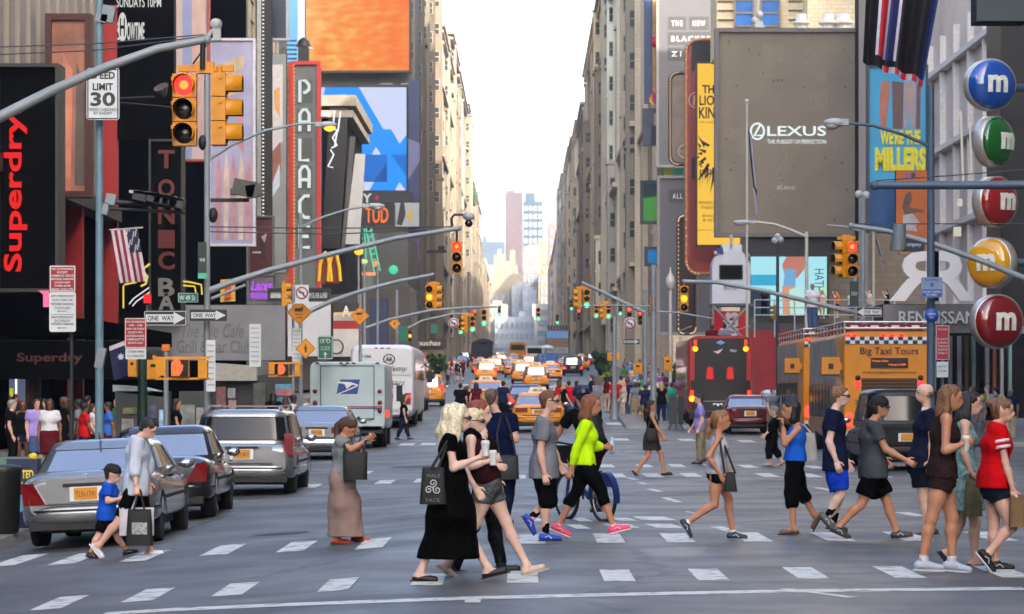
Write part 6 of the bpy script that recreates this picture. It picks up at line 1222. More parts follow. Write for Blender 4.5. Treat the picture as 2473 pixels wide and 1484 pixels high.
sign('blue and silver police patrol sign on the dark blue pole', 2225, 670, 2276, 719, 59.5, M((120, 138, 166), .45), (('NYPD', .5, .14, .66, .15, SGB, .02), ('SECURITY CAMERA', .5, .72, .86, .1, SGW), ('IN AREA', .5, .86, .5, .1, SGW)), shapes=lambda b, w, h: (b.mat(SGB), b.box((0, -.004, -.28 * h), (w * .94, .004, h * .36)), b.poly([(-.08 * w, -.008, .22 * h), (-.08 * w, -.008, .06 * h), (0, -.008, 0), (.08 * w, -.008, .06 * h), (.08 * w, -.008, .22 * h)])))
sign('red parking sign on the right edge pole', 2260, 786, 2293, 870, 91.5, SGR, tuple((t, .5, y, .74, .06, SGW) for t, y in (('TOW', .12), ('NO', .4), ('STANDING', .5), ('TAXI', .6), ('ZONE', .7), ('ONLY', .8))), SGW); sign('white notice under the red right edge sign', 2262, 874, 2290, 912, 91.5, SGW, (('BUS STOP', .5, .3, .7, .1, SGK), ('M7 M20', .5, .6, .7, .1, SGK)))
o = P(2250, 762, 58.5); root = thing('round_sign', 'round blue bus sign on the dark blue pole', 'sign', o); b = MB(SGB); b.lathe((0, .02, 0), [(.135, 0), (.135, .03), (0, .03)], 24, (0, -1, 0)); b.build('panel', root, world=False); b = MB(SGW); b.text('VISITORS', (.0, -.012, .02), w=.16, depth=.003); b.text('BUS', (0, -.012, -.04), w=.08, depth=.003); b.build('lettering', root, world=False)
# flags ------------------------------------------------------------------------
def cloth_grid(o, ux, uz, nx, nz, wave, m_of, th=.012):
 """hanging cloth sheet with real folds; m_of(i, j) gives the material of each cell"""
 b = MB(); n = Vector(ux).cross(Vector(uz)).normalized(); g = [[Vector(o) + Vector(ux) * (i / nx) + Vector(uz) * (j / nz) + n * wave(i / nx, j / nz) for i in range(nx + 1)] for j in range(nz + 1)]
 for j in range(nz):
  for i in range(nx): b.mat(m_of(i / nx, j / nz)); b.add([g[j][i], g[j][i + 1], g[j + 1][i + 1], g[j + 1][i]], [(0, 1, 2, 3)], True); b.add([g[j][i] + n * th, g[j][i + 1] + n * th, g[j + 1][i + 1] + n * th, g[j + 1][i] + n * th], [(3, 2, 1, 0)], True)
 return b
FW, FRD, FBL = M((196, 188, 200), .8, name='flag_white'), M((126, 26, 44), .8, name='flag_red'), M((26, 30, 60), .8, name='flag_blue')
root = thing('flag', 'stars and stripes hanging from a short pole on the left shop front', 'flag', P(305, 555, 86), 0); d = 86
def us(i, j):
 if i > .52 and j < .45: return FW if (int(i * 60) + int(j * 40)) % 5 == 0 else FBL
 return FRD if int(i * 9) % 2 else FW
b = cloth_grid(P(268, 556, d), P(332, 552, d) - P(268, 556, d), P(290, 684, d) - P(268, 556, d), 27, 20, lambda u, v: .05 * math.sin(u * 14) * v, us); b.build('cloth', root); b = MB(STEELW); b.tube([P(264, 556, d), P(345, 550, d)], .02); b.build('flagpole', root)
root = thing('flag', 'dark blue flag with a white star hanging under the smaller red sign', 'flag', P(300, 830, 84), 0); d = 84; NV = M((20, 24, 66), .8, 0, .1, 3, name='flag_navy')
b = cloth_grid(P(263, 838, d), P(340, 808, d) - P(263, 838, d), P(275, 920, d) - P(263, 838, d), 14, 8, lambda u, v: .06 * math.sin(u * 9) * v, lambda i, j: FW if j < .06 else NV); b.mat(FW)
c = P(292, 862, d - .15); b.poly([c + Vector((math.cos(2 * math.pi * k / 14 + 1.57), 0, math.sin(2 * math.pi * k / 14 + 1.57))) * (.11 if k % 2 == 0 else .05) for k in range(14)]); b.build('cloth', root)
root = thing('flag', 'big dark banner with flag stripes hanging at the top right', 'flag', P(2170, 10, 62), 0); d = 62; BK2 = M((22, 16, 20), .8, 0, .2, 2, name='banner_dark'); RDF = M((206, 36, 52), .7, name='banner_red'); WHF = M((226, 222, 226), .7, name='banner_white'); BLF = M((34, 46, 104), .7, name='banner_blue')
def ukc(i, j):
 if j > .88: return (RDF if int(i * 14) % 2 else WHF) if i > .32 else BK2
 if .16 < i < .50 and j < .80: return (WHF, RDF, RDF, WHF, BLF, BLF, WHF)[int((i - .16) / .34 * 7) % 7]
 if i > .86: return BLF
 return BK2
b = MB()
for j in range(14):
 for i in range(28):
  def pt(a, c): t = c / 14; xl = 2092 - 8 * t; xr = 2272 - 42 * t; yy = -25 + (175 + a / 28 * 60) * t; q = P(xl + (xr - xl) * a / 28, yy, d); q.y += .22 * math.sin(a * .75) * (.5 + t * .5); return q
  b.mat(ukc(i / 28, j / 14)); b.add([pt(i, j), pt(i + 1, j), pt(i + 1, j + 1), pt(i, j + 1)], [(0, 1, 2, 3)], True)
b.build('cloth', root); b = MB(GALV); b.tube([P(2060, -28, d), P(2300, -28, d)], .04); b.build('flagpole', root)
for lab, x, y0, y1, d, top in (('white pennant flag on the thin pole before the car billboard', 1812, 310, 510, 130, 245), ('small white flag on the pole by the poster block', 2118, 565, 640, 125, 560)):
 g = GP(x - 8, d); root = thing('flag', lab, 'flag', g, 0); b = MB(MASTW); b.tube([g, P(x - 8, top, d)], .05); b.ball(tuple(P(x - 8, top, d)), .1, 10, 6); b.build('flagpole', root)
 b = cloth_grid(P(x - 6, y0, d), P(x + 4, y0 + 20, d) - P(x - 6, y0, d), P(x + 12, y1, d) - P(x - 6, y0, d), 8, 14, lambda u, v: .12 * math.sin(u * 6 + v * 5), lambda i, j: FBL if (i < .35 and j < .6) or .62 < j < .7 else FW); b.build('cloth', root)
# ================================================================ people in the distance: a few builds, copied and dressed differently
def std(fwd=0, stride=0.0, swing=0.0, raise_=0):
 f = Vector((math.cos(R(fwd)), math.sin(R(fwd)), 0)); l = UP.cross(f); J = dict(hd=UP * 1.60 + f * .02, sh=UP * 1.40, hp=UP * .93, el=[], wr=[], kn=[], an=[], fa=[], side=[-1, 1])
 for i, s in enumerate((-1, 1)):
  st = stride * s; sw = -swing * s; J['an'].append(l * s * .09 + f * st + UP * (.09 + max(0, -st) * .2)); J['kn'].append(l * s * .1 + f * (st * .45 + .04) + UP * .50); J['fa'].append(40 if st < -.05 else 0)
  if raise_ and s == 1: J['el'].append(l * s * .26 + UP * 1.22 + f * .16); J['wr'].append(l * s * .12 + UP * 1.5 + f * .25)
  else: J['el'].append(l * s * .24 + UP * 1.12 + f * (sw * .5 - .02)); J['wr'].append(l * s * .25 + UP * .88 + f * (sw + .06))
 return J, f
MT, MB_, MH, MS, MF = cloth_m((101, 102, 103)), cloth_m((51, 52, 53)), hair_m((41, 40, 39)), skin_m('fair'), M((33, 32, 31), .55, 0, .08, 20, name='shoe_leather')
BASE = []
def base(stride, swing, raise_, **S):
 J, f = std(0, stride, swing, raise_); r = thing('person', 'stand in', 'person', (0, 0, 0)); S.setdefault('h', .026); build_person(r, J, f, dict(S, skin='fair', noface=True)); BASE.append((r, snapshot(r)))
TS, BS, HS, FS = (101, 102, 103), (51, 52, 53), (41, 40, 39), (33, 32, 31)
base(.0, .0, 0, top=('tee', TS, .1, .025), bot=('legs', BS, 1.96, .02, .01), hair=('short', HS), shoe=('sneaker', FS))
base(.22, .18, 0, top=('tee', TS, .1, .025), bot=('legs', BS, .95, .035, .02), hair=('short', HS), shoe=('sneaker', FS))
base(.0, .05, 0, fem=True, top=('tank', TS, .04, .012), bot=('legs', BS, .5, .02, .01), hair=('long', HS, .32), shoe=('flat', FS))
base(.2, .15, 0, fem=True, top=('cap', TS, .08, .016), bot=('legs', BS, 1.96, .012, .004), hair=('long', HS, .26), shoe=('flat', FS))
base(.0, .0, 1, top=('tee', TS, .1, .025), bot=('legs', BS, 1.1, .035, .02), hair=('short', HS), shoe=('sneaker', FS), fat=1.12)
base(.0, .0, 0, fem=True, top=('tee', TS, .06, .02), bot=('skirt', BS, .45, .02, 0, .0, .2, 1.1, .2), hair=('bob', HS), shoe=('flat', FS))
CN = {'red': (196, 30, 36), 'white': (216, 216, 220), 'navy': (30, 38, 70), 'black': (18, 18, 20), 'grey': (120, 124, 130), 'teal': (44, 150, 130), 'lilac': (160, 140, 210), 'blue': (60, 110, 200), 'green': (70, 130, 70), 'yellow': (224, 196, 70), 'pink': (220, 130, 150), 'khaki': (146, 130, 100), 'orange': (224, 110, 40), 'maroon': (92, 26, 36), 'beige': (200, 184, 156), 'purple': (130, 60, 160), 'denim': (70, 92, 130), 'cream': (226, 214, 190)}
HN = {'black': (22, 18, 17), 'brown': (80, 54, 38), 'fair': (190, 156, 100), 'grey': (140, 138, 136), 'auburn': (110, 54, 32)}
KIND = ['man in {t} tee and {b} trousers', 'man in {t} tee and {b} shorts walking', 'woman with long {h} hair in {t} top, {b} shorts', 'woman with long {h} hair in {t} top, {b} trousers', 'man in {t} tee and {b} shorts, arm raised', 'woman with bobbed {h} hair in {t} top, {b} skirt']
used_l = set(); crowd_n = 0
def extra(px, d, where, group, k=None, t=None, b_=None, hcol=None, ang=None, sk=None, z=None, s=None, skirt=None):
 """one distant person: clothes not given are drawn until the description is not used by anyone else"""
 global crowd_n
 for _ in range(200):
  kk = rnd.randrange(6) if k is None else k; tt = t or rnd.choice(list(CN)); bb = b_ or rnd.choice(['black', 'navy', 'khaki', 'denim', 'grey', 'beige', 'white', 'maroon']); hh = hcol or rnd.choice(list(HN))
  lab = KIND[kk].format(t=tt, b=bb, h=hh) + ' ' + where
  if lab not in used_l: break
 used_l.add(lab); r, tree = BASE[kk]; skk = sk or rnd.choice(['fair', 'fair', 'tan', 'pale', 'brown', 'dark'])
 g = GP(px, d)
 if z is not None: g.z = z
 sc_ = s or rnd.uniform(.93, 1.06); a = rnd.uniform(0, 360) if ang is None else ang
 re = {MT: cloth_m(CN[tt]), MB_: cloth_m(CN[bb]), MH: hair_m(HN[hh]), MS: skin_m(skk), MF: M(rnd.choice([(30, 28, 28), (200, 200, 204), (90, 70, 56)]), .6, name='shoe')}
 o = copy_tree(r, loc=g, rz=R(a), label=lab, group=group, tree=tree, remat=re, scale=sc_); crowd_n += 1
 return o
G1 = 'people waiting and strolling on the right hand plaza'
for px, d, k, t, b_, ang in ((1466, 150, 2, 'maroon', 'beige', 60), (1476, 152, 3, 'black', 'maroon', 90), (1486, 142, 0, 'red', 'grey', 90), (1506, 140, 2, 'beige', 'white', 200), (1514, 141, 0, 'navy', 'denim', 80), (1535, 132, 5, 'grey', 'khaki', 100), (1557, 131, 1, 'navy', 'khaki', 90), (1543, 138, 0, 'yellow', 'beige', 70), (1567, 140, 0, 'black', 'black', 30), (1575, 136, 2, 'white', 'maroon', 250), (1597, 128, 3, 'black', 'navy', 100), (1621, 129, 0, 'teal', 'denim', 90), (1640, 133, 4, 'red', 'black', 60), (1652, 136, 3, 'black', 'black', 200), (1608, 135, 1, 'maroon', 'white', 120), (1584, 145, 2, 'white', 'denim', 40)): extra(px, d, 'at the plaza front', G1, k, t, b_, ang=ang)
for i in range(22): extra(rnd.uniform(1490, 1660), rnd.uniform(150, 195), 'deeper in the plaza crowd', G1)
for i in range(16): extra(rnd.uniform(1475, 1590), rnd.uniform(200, 300), 'far back along the plaza', G1)
G2 = 'people on the left pavement behind the parked cars'
for px, d, k, t, b_, h, sk, ang in ((28, 76, 0, 'black', 'black', 'grey', 'fair', 0), (55, 78, 2, 'black', 'navy', 'brown', 'brown', -80), (88, 77, 4, 'lilac', 'denim', 'brown', 'fair', -60), (120, 74, 5, 'white', 'maroon', 'black', 'brown', -90), (106, 82, 0, 'maroon', 'black', 'black', 'dark', -90), (204, 78, 1, 'red', 'navy', 'black', 'brown', 20), (190, 80, 0, 'grey', 'navy', 'black', 'dark', 180), (262, 80, 1, 'blue', 'maroon', 'black', 'brown', 190), (155, 80, 3, 'black', 'black', 'brown', 'dark', 200), (222, 84, 3, 'white', 'black', 'black', 'fair', 10), (708, 92, 0, 'white', 'black', 'black', 'dark', 0), (690, 95, 2, 'beige', 'white', 'brown', 'fair', 90), (742, 104, 0, 'white', 'maroon', 'grey', 'tan', 160), (425, 78, 3, 'black', 'black', 'black', 'tan', 0), (660, 96, 3, 'black', 'navy', 'black', 'brown', 90)): extra(px, d, 'on the left pavement', G2, k, t, b_, h, ang, sk)
for i in range(8): extra(rnd.uniform(20, 420), rnd.uniform(84, 92), 'close to the left shop fronts', G2, t=rnd.choice(['black', 'maroon', 'navy', 'grey', 'green']))
G3 = 'people in the road between the cars'
for px, d, k, t, b_, h, ang in ((1112, 126, 4, 'black', 'black', 'black', 80), (1126, 128, 3, 'black', 'denim', 'brown', 80), (1150, 128, 3, 'maroon', 'black', 'black', 90), (1215, 130, 0, 'navy', 'black', 'black', 60), (1374, 132, 1, 'red', 'denim', 'black', 100), (1392, 133, 0, 'grey', 'navy', 'brown', 60), (1350, 136, 2, 'red', 'navy', 'brown', 90), (1428, 150, 1, 'navy', 'grey', 'brown', 180), (1362, 128, 3, 'black', 'navy', 'fair', 20), (1440, 128, 3, 'grey', 'black', 'grey', 70)): extra(px, d, 'crossing between the cars', G3, k, t, b_, h, ang)
G4 = 'people on the far left pavement by the food stall'
for px, d, t in ((1084, 260, 'beige'), (1092, 250, 'pink'), (1104, 270, 'navy'), (1112, 262, 'black'), (1098, 300, 'white'), (1080, 240, 'grey'), (1090, 330, 'red'), (1118, 280, 'maroon')): extra(px, d, 'by the food stall', G4, t=t)
G5 = 'people at the right edge behind the girls'
for px, d, t in ((2395, 95, 'black'), (2418, 100, 'blue'), (2370, 98, 'grey'), (2440, 104, 'navy'), (2350, 110, 'maroon'), (2384, 112, 'green'), (2406, 108, 'teal'), (2318, 116, 'white'), (2336, 120, 'black'), (1945, 112, 'black'), (1866, 112, 'grey')): extra(px, d, 'on the right hand pavement', G5, t=t)
# passengers on the open top decks and people on the red steps
G6 = 'people up on the steps and open decks'
for px, d, y, t in ((1962, 112, 795, 'white'), (1720, 127, 880, 'maroon'), (1750, 126, 880, 'grey')): extra(px, d, 'riding on an open top deck', G6, 0, t, z=P(px, y, d).z - .05, s=.98, ang=90)
STEP_Z = 6.4
for px, d, k, t, b_, ang in ((2022, 186, 4, 'orange', 'black', 180), (2056, 188, 3, 'white', 'navy', 250), (2100, 187, 4, 'beige', 'grey', 200), (2142, 186, 4, 'black', 'beige', 190), (1986, 188, 2, 'beige', 'white', 250), (1846, 186, 3, 'black', 'black', 90)): extra(px, d, 'standing on the red steps', G6, k, t, b_, ang=ang, z=STEP_Z)
for r, tree in BASE:
 for c in [c for c in bpy.data.objects if c.parent is r or (c.parent and c.parent.parent is r)]: bpy.data.objects.remove(c)
 bpy.data.objects.remove(r)
# ================================================================ billboards, shop signs, screens
def board(label, x0, y0, x1, y1, d, face, thick=.5, frame=None, fw=.12, name='billboard', cat='billboard', group=None, back=None, inset=False):
 """panel with real thickness filling the rectangle; returns (root, half width, half height, a, s) with the front at local y = 0"""
 a, c = P(x0, y0, d), P(x1, y1, d); w, h = c.x - a.x, a.z - c.z; o = Vector(((a.x + c.x) / 2, d, (a.z + c.z) / 2)); root = thing(name, label, cat, o, 0, group)
 b = MB(back or M((44, 44, 46), .7, spec=.1)); b.box((0, thick / 2 + .02, 0), (w, thick, h)); b.build('case', root, world=False)
 b = MB(face); b.box((0, .0, 0), (w - .04, .04, h - .04)); b.build('panel', root, world=False)
 if frame:
  b = MB(frame)
  for x in (-1, 1): b.box((x * w / 2, thick * .3, 0), (fw, thick + .1, h + fw))
  for z in (-1, 1): b.box((0, thick * .3, z * h / 2), (w - fw, thick + .09, fw))
  b.build('frame', root, world=False)
 return root, w / 2, h / 2
def put(root, name, fn, world=False): b = MB(); fn(b); return b.build(name, root, world=world)
def words(root, items, name='lettering'):
 """items: (text, x, z, width or None, height or None, material, options)"""
 b = MB()
 for it in items:
  o = it[6] if len(it) > 6 else {}; b.mat(it[5]); b.text(it[0], (it[1], -.03, it[2]), w=it[3], h=it[4], depth=o.get('depth', .02), bold=o.get('bold', 0), ux=o.get('ux', (1, 0, 0)), uy=o.get('uy', (0, 0, 1)), shear=o.get('shear', 0), space=o.get('space', 1))
 return b.build(name, root, world=False)
def shape(b, pts, m, y=-.03): b.mat(m); b.poly([(p[0], y, p[1]) for p in pts], .012, (0, 1, 0))
REDN = EM((236, 16, 18), 1.0); WHN = EM((240, 236, 230), 1.1); DKS = M((6, 7, 7), .6, 0, .15, 1, name='sign_dark', spec=.03); GREYS = M((112, 114, 114), .5, .2, .1, 1, name='sign_grey')
# --- left side --------------------------------------------------------------------
r, w, h = board('black vertical shop sign with glowing red letters reading Superdry', -4, 160, 141, 702, 88, DKS, 1.2, M((34, 35, 35), .5), .1, 'shop_sign', 'shop sign')
words(r, [('Superdry.', -w * .42, -h * .10, 398 * 88 / F, 56 * 88 / F, REDN, dict(ux=(0, 0, 1), uy=(-1, 0, 0), bold=.022, depth=.08))])
r, w, h = board('dark shop fascia with dull red lettering above the left pavement', -6, 822, 330, 916, 90, DKS, .8, None, name='shop_sign', cat='shop sign'); words(r, [('Superdry', -.5, .03, 1.9, .34, M((70, 8, 10), .5), dict(bold=.02))])
r, w, h = board('tall orange brown poster panel beside the black vertical sign', 118, 42, 214, 470, 97, M((150, 96, 78), .45, 0, .55, .7, name='poster_orange'), .5, M((60, 8, 10), .5), .2); put(r, 'picture', lambda b: (shape(b, [(-w * .2, -h), (w * .1, -h), (w * .2, h * .4), (-w * .3, h * .6)], M((190, 120, 96), .5, 0, .3, 1)), shape(b, [(w * .3, -h * .9), (w * .8, -h * .9), (w * .8, h * .2), (w * .4, h * .5)], M((84, 74, 70), .5, 0, .3, 1), -.035), shape(b, [(-w * .9, -h * .4), (-w * .4, -h * .5), (-w * .5, -h * .1), (-w * .9, 0)], M((120, 44, 44), .5), -.033)))
r, w, h = board('black billboard with white programme lettering reading Showtime', 214, -30, 421, 335, 113.5, M((5, 5, 5), .6, name='board_black', spec=.03), .6); WL = EM((226, 224, 222), .9)
s_ = 113.5 / F
words(r, [('SUNDAYS 10PM', 18 * s_, (152 - 6) * s_, 108 * s_, 24 * s_, WL, dict(bold=.01)), ('S', (286 - 317.5) * s_, (152 - 76) * s_, 11 * s_, 42 * s_, WL), ('H', (296 - 317.5) * s_, (152 - 66) * s_, 12 * s_, 44 * s_, DKS, dict(bold=.02, depth=.05)), ('OWTIME', (328 - 317.5) * s_, (152 - 76) * s_, 42 * s_, 44 * s_, WL, dict(bold=.02))]); put(r, 'disc', lambda b: (b.mat(WL), b.ball(((296 - 317.5) * s_, -.02, (152 - 66) * s_), (11 * s_, .03, 36 * s_), 16, 10)))
r, w, h = board('dark vertical bar sign with dull red letters reading Tonic Bar', 363, 340, 441, 752, 112, M((8, 10, 8), .6, 0, .2, 1, spec=.03), .7, M((30, 32, 30), .5), .08, 'shop_sign', 'shop sign'); s_ = 112 / F
DR = M((84, 8, 10), .5, name='dull_red'); LG = M((110, 112, 110), .5); words(r, [(c, 0, (546 - y) * s_, 40 * s_, 44 * s_, m, dict(bold=.03)) for c, y, m in (('T', 385, DR), ('O', 455, DR), ('N', 520, DR), ('I', 578, DR), ('C', 630, DR), ('B', 694, LG), ('A', 730, LG))])
r, w, h = board('tall pale lilac panel above the yellow signal pair', 420, -20, 503, 388, 138, M((176, 160, 158), .4, 0, .1, .5), .5, M((150, 60, 56), .5), .1); put(r, 'picture', lambda b: (shape(b, [(-w * .5, -h), (w * .05, -h), (w * .05, h), (-w * .5, h)], M((128, 138, 176), .3, 0, .1, 1)), shape(b, [(w * .05, -h * .8), (w * .7, -h * .8), (w * .7, h), (w * .05, h)], M((178, 150, 144), .4, 0, .2, 1), -.034)))
PB = M((150, 150, 182), .35, 0, .22, .6, name='banner_lilac'); r, w, h = board('large wavy lilac poster with faded figures beside the bulb strip', 506, 96, 614, 592, 152, PB, .4, M((196, 196, 206), .4), .12)
def faded(b):
 PK, CR_, YL = M((176, 128, 134), .5, 0, .3, 1), M((196, 172, 160), .5, 0, .3, 1), M((176, 158, 128), .5, 0, .3, 1.5)
 shape(b, [(-w * .6, h * .75), (w * .6, h * .85), (w * .5, h * .7), (-w * .5, h * .6)], YL); shape(b, [(-w * .4, h * .55), (w * .4, h * .6), (w * .35, h * .48), (-w * .3, h * .44)], YL)
 for k in range(5): x = -w * .7 + k * w * .33; shape(b, [(x, -h * .95), (x + w * .2, -h * .95), (x + w * .25, -h * .3 + .3 * (k % 2)), (x + w * .1, -h * .1), (x, -h * .35)], (PK, CR_)[k % 2], -.032 - .002 * k)
 shape(b, [(w * .2, 0), (w * .55, -h * .1), (w * .5, h * .3), (w * .25, h * .25)], PK, -.045)
put(r, 'picture', faded)
r, w, h = board('black vertical strip studded with small white bulbs', 617, -30, 656, 526, 172, M((14, 14, 15), .5), .6, name='light_strip', cat='light strip'); put(r, 'steel_edge', lambda b: (b.mat(M((150, 152, 152), .3, .5)), b.box((-w * .55, -.04, 0), (w * .5, .06, h * 2 - .1)))); put(r, 'bulbs', lambda b: [(b.mat(WHN), b.ball((-w * .05, -.06, -h + (i + .5) * 2 * h / 60), (.07, .05, .05), 6, 4)) for i in range(60)])['kind'] = 'stuff'
r, w, h = board('dark blue framed screen at the top left of the light blue strip', 655, -20, 694, 96, 176, M((22, 34, 58), .3), .4, M((150, 156, 166), .4), .14)
r, w, h = board('tall grey banner with an orange figure behind the bulb strip', 656, 130, 692, 660, 196, M((120, 126, 126), .5, 0, .15, .4), .6); put(r, 'picture', lambda b: (shape(b, [(-w, h * .9), (w * .5, h * .9), (w * .5, h * .2), (-w, h * .1)], M((180, 178, 180), .5)), shape(b, [(-w * .7, h * .66), (w * .1, h * .7), (w * .1, h * .42), (-w * .6, h * .5)], M((190, 140, 80), .5), -.035), shape(b, [(-w, h * .1), (w * .2, h * .2), (w * .3, -h * .05), (-w, -h * .25)], M((126, 78, 66), .5, 0, .3, 1), -.034), shape(b, [(-w, -h * .2), (w * .1, 0), (w * .1, -h * .2), (-w, -h * .32)], M((170, 184, 196), .5), -.038)))
r, w, h = board('light blue lit strip screen left of the orange screen', 692, -30, 737, 158, 208, EM((140, 214, 255), 1.0), .4); put(r, 'picture', lambda b: (shape(b, [(w * .2, -h), (w * .98, -h), (w * .98, h), (w * .2, h)], EM((246, 248, 255), 1.1)), [shape(b, [(-w, -h * .35 - .3 * k), (w * .1, -h * .35 - .3 * k), (w * .1, -h * .35 - .3 * k - .12), (-w, -h * .35 - .3 * k - .12)], M((20, 60, 110), .4), -.04) for k in range(7)]))
put(r, 'roof_lamp', lambda b: (b.mat(M((16, 16, 18), .5)), b.box((w * .9, -.6, -h * .75), (.7, .8, 1.3)), b.lathe((w * .9, -.6, -h * .55), [(.5, 0), (.35, .4), (.1, .6)], 12), b.mat(STEELW), b.box((w * 1.2, -.8, -h * .56), (.9, .3, .14), ry=.3)))
# theatre sign
r, w, h = board('tall grey theatre sign spelling Palace in tube letters, with red edges and bulbs', 705, 153, 770, 806, 198, M((92, 96, 95), .5, .1, .12, 1, name='theatre_grey'), .9, M((180, 30, 32), .5), .22, 'theatre_sign', 'theatre sign'); s_ = 198 / F
TB = EM((226, 236, 232), 1.0); b = MB(TB)
def L_(pts, cy): b.tube([((x * 14 - 2) * s_, -.12, (479.5 - cy + z * 26) * s_) for x, z in pts], .11, 7)
L_([(-.8, -1), (-.8, 1), (.2, 1), (.8, .6), (.8, .2), (.2, -.1), (-.2, -.1)], 222); L_([(-.8, -1), (-.8, .6), (-.3, 1), (.3, 1), (.8, .6), (.8, -1)], 292); L_([(-.6, 0), (.8, 0)], 296); L_([(-.8, 1), (-.8, -1), (.8, -1)], 362); L_([(-.8, -1), (-.8, .6), (-.3, 1), (.3, 1), (.8, .6), (.8, -1)], 429); L_([(-.6, -.2), (.8, -.2)], 430); L_([(.9, 1), (0, 1), (-.8, .5), (-.8, -.5), (0, -1), (.9, -1)], 500); L_([(.9, 1), (-.8, 1), (-.8, -1), (.9, -1)], 572); L_([(-.8, 0), (.7, 0)], 572); b.build('lettering', r, world=False)
put(r, 'letter_backs', lambda b: [(b.mat(M((66, 70, 69), .5)), b.box((-2 * s_, -.035, (479.5 - cy) * s_), (38 * s_, .02, 56 * s_))) for cy in (222, 292, 362, 429, 500, 572)])
for x in (-w * .86, w * 1.06): put(r, 'bulbs', lambda b: [(b.mat(EM((255, 170, 60), 1.5)), b.ball((x, -.1, -h + (i + .5) * 2 * h / 70), (.07, .05, .07), 6, 4)) for i in range(70)])['kind'] = 'stuff'
put(r, 'side_face', lambda b: (b.mat(M((150, 90, 50), .5, 0, .4, 3)), b.box((-w - .28, .3, 0), (.34, .7, h * 2))))
# screens
def orange():
 m = EM((255, 140, 40), 1.0, 'screen'); m2 = bpy.data.materials.new('orange_screen'); m2.use_nodes = True; n = m2.node_tree; b = n.nodes['Principled BSDF']; b.inputs['Base Color'].default_value = (.02, .02, .02, 1); tc = n.nodes.new('ShaderNodeTexCoord'); mp = n.nodes.new('ShaderNodeMapping'); mp.inputs['Scale'].default_value = (.5, 1, 1.3); n.links.new(tc.outputs['Object'], mp.inputs[0]); nz = n.nodes.new('ShaderNodeTexNoise'); nz.inputs['Scale'].default_value = 1.1; nz.inputs['Detail'].default_value = 6; n.links.new(mp.outputs[0], nz.inputs[0])
 gr = n.nodes.new('ShaderNodeSeparateXYZ'); n.links.new(tc.outputs['Object'], gr.inputs[0]); ma = n.nodes.new('ShaderNodeMath'); ma.operation = 'MULTIPLY_ADD'; ma.inputs[1].default_value = -.02; n.links.new(gr.outputs[0], ma.inputs[0]); n.links.new(nz.outputs[0], ma.inputs[2])
 rp = n.nodes.new('ShaderNodeValToRGB'); e = rp.color_ramp.elements; e[0].position = .3; e[0].color = (*L3((255, 116, 24)), 1); e[1].position = .8; e[1].color = (*L3((255, 204, 104)), 1); q = e.new(.5); q.color = (*L3((255, 148, 48)), 1); n.links.new(ma.outputs[0], rp.inputs[0]); n.links.new(rp.outputs[0], b.inputs['Emission Color']); b.inputs['Emission Strength'].default_value = 1.0 / 2 ** EXPO; b.inputs['Specular IOR Level'].default_value = 0; return m2
r, w, h = board('huge glowing orange screen high on the left', 736, -40, 991, 174, 394, orange(), .8, M((40, 20, 18), .5), .3, 'screen', 'screen')
BD, LV = EM((28, 150, 255), 1.1), EM((206, 214, 246), 1.1); r, w, h = board('big bright blue and lilac geometric screen under the orange one', 757, 208, 985, 464, 392, BD, .8, M((22, 24, 30), .5), .35, 'screen', 'screen'); s_ = 392 / F
def geo(b):
 def q(pts, m, y=-.03): shape(b, [((x - 871) * s_, (336 - z) * s_) for x, z in pts], m, y)
 MB2, DB2 = EM((20, 116, 214), 1.0), EM((16, 84, 168), 1.0)
 q([(866, 210), (983, 210), (983, 325), (965, 348), (945, 313), (926, 313)], LV); q([(758, 210), (786, 210), (780, 238), (758, 238)], LV); q([(870, 375), (983, 375), (983, 462), (860, 462)], BD, -.029); q([(872, 374), (935, 374), (935, 440), (866, 440)], MB2, -.034); q([(945, 374), (983, 374), (983, 430)], MB2, -.034); q([(900, 440), (935, 395), (935, 440)], DB2, -.038); q([(868, 440), (904, 440), (890, 463), (862, 463)], LV, -.040); q([(953, 462), (965, 440), (981, 462)], LV, -.036); q([(898, 374), (908, 355), (920, 374)], LV, -.037); q([(758, 340), (800, 300), (840, 463), (758, 463)], MB2, -.033)
put(r, 'picture', geo)
r, w, h = board('navy panel edging the blue screen on its right', 986, 193, 1014, 632, 390, M((40, 50, 92), .5, 0, .2, .3), .8); put(r, 'picture', lambda b: (shape(b, [(-w, -h), (w, -h), (w, -h * .5), (-w, -h * .35)], M((96, 70, 120), .5)), shape(b, [(-w, -h * .1), (w, h * .1), (w, h * .3), (-w, h * .35)], M((106, 110, 150), .5), -.034)))
r, w, h = board('dark board under the blue screen with the white letters NY', 840, 466, 996, 492, 388, M((26, 28, 30), .5), .6); words(r, [('NY', -w * .54, 0, 44 * s_, 22 * s_, EM((230, 230, 226), .9), dict(bold=.03)), ('.', -w * .1, 0, .4, .5, REDN)])
r, w, h = board('amber moving text display reading N TUD', 846, 496, 952, 548, 386, M((14, 12, 12), .5), .8, M((40, 38, 36), .5), .2, 'display', 'display'); words(r, [('N TUD', -w * .05, h * .08, 82 * s_, 38 * s_, EM((255, 116, 24), 1.3), dict(bold=.02))])
r, w, h = board('white and yellow poster with a black figure right of the amber display', 952, 490, 1013, 548, 387, M((170, 176, 178), .5), .4); put(r, 'picture', lambda b: (shape(b, [(0, h * .2), (w * .5, h * .4), (w * .3, -h * .8)], M((206, 176, 40), .5)), shape(b, [(-w * .5, h), (-w * .2, h), (-w * .1, 0), (-w * .4, -h * .9), (-w * .8, -h * .8)], M((24, 26, 30), .5), -.034)))
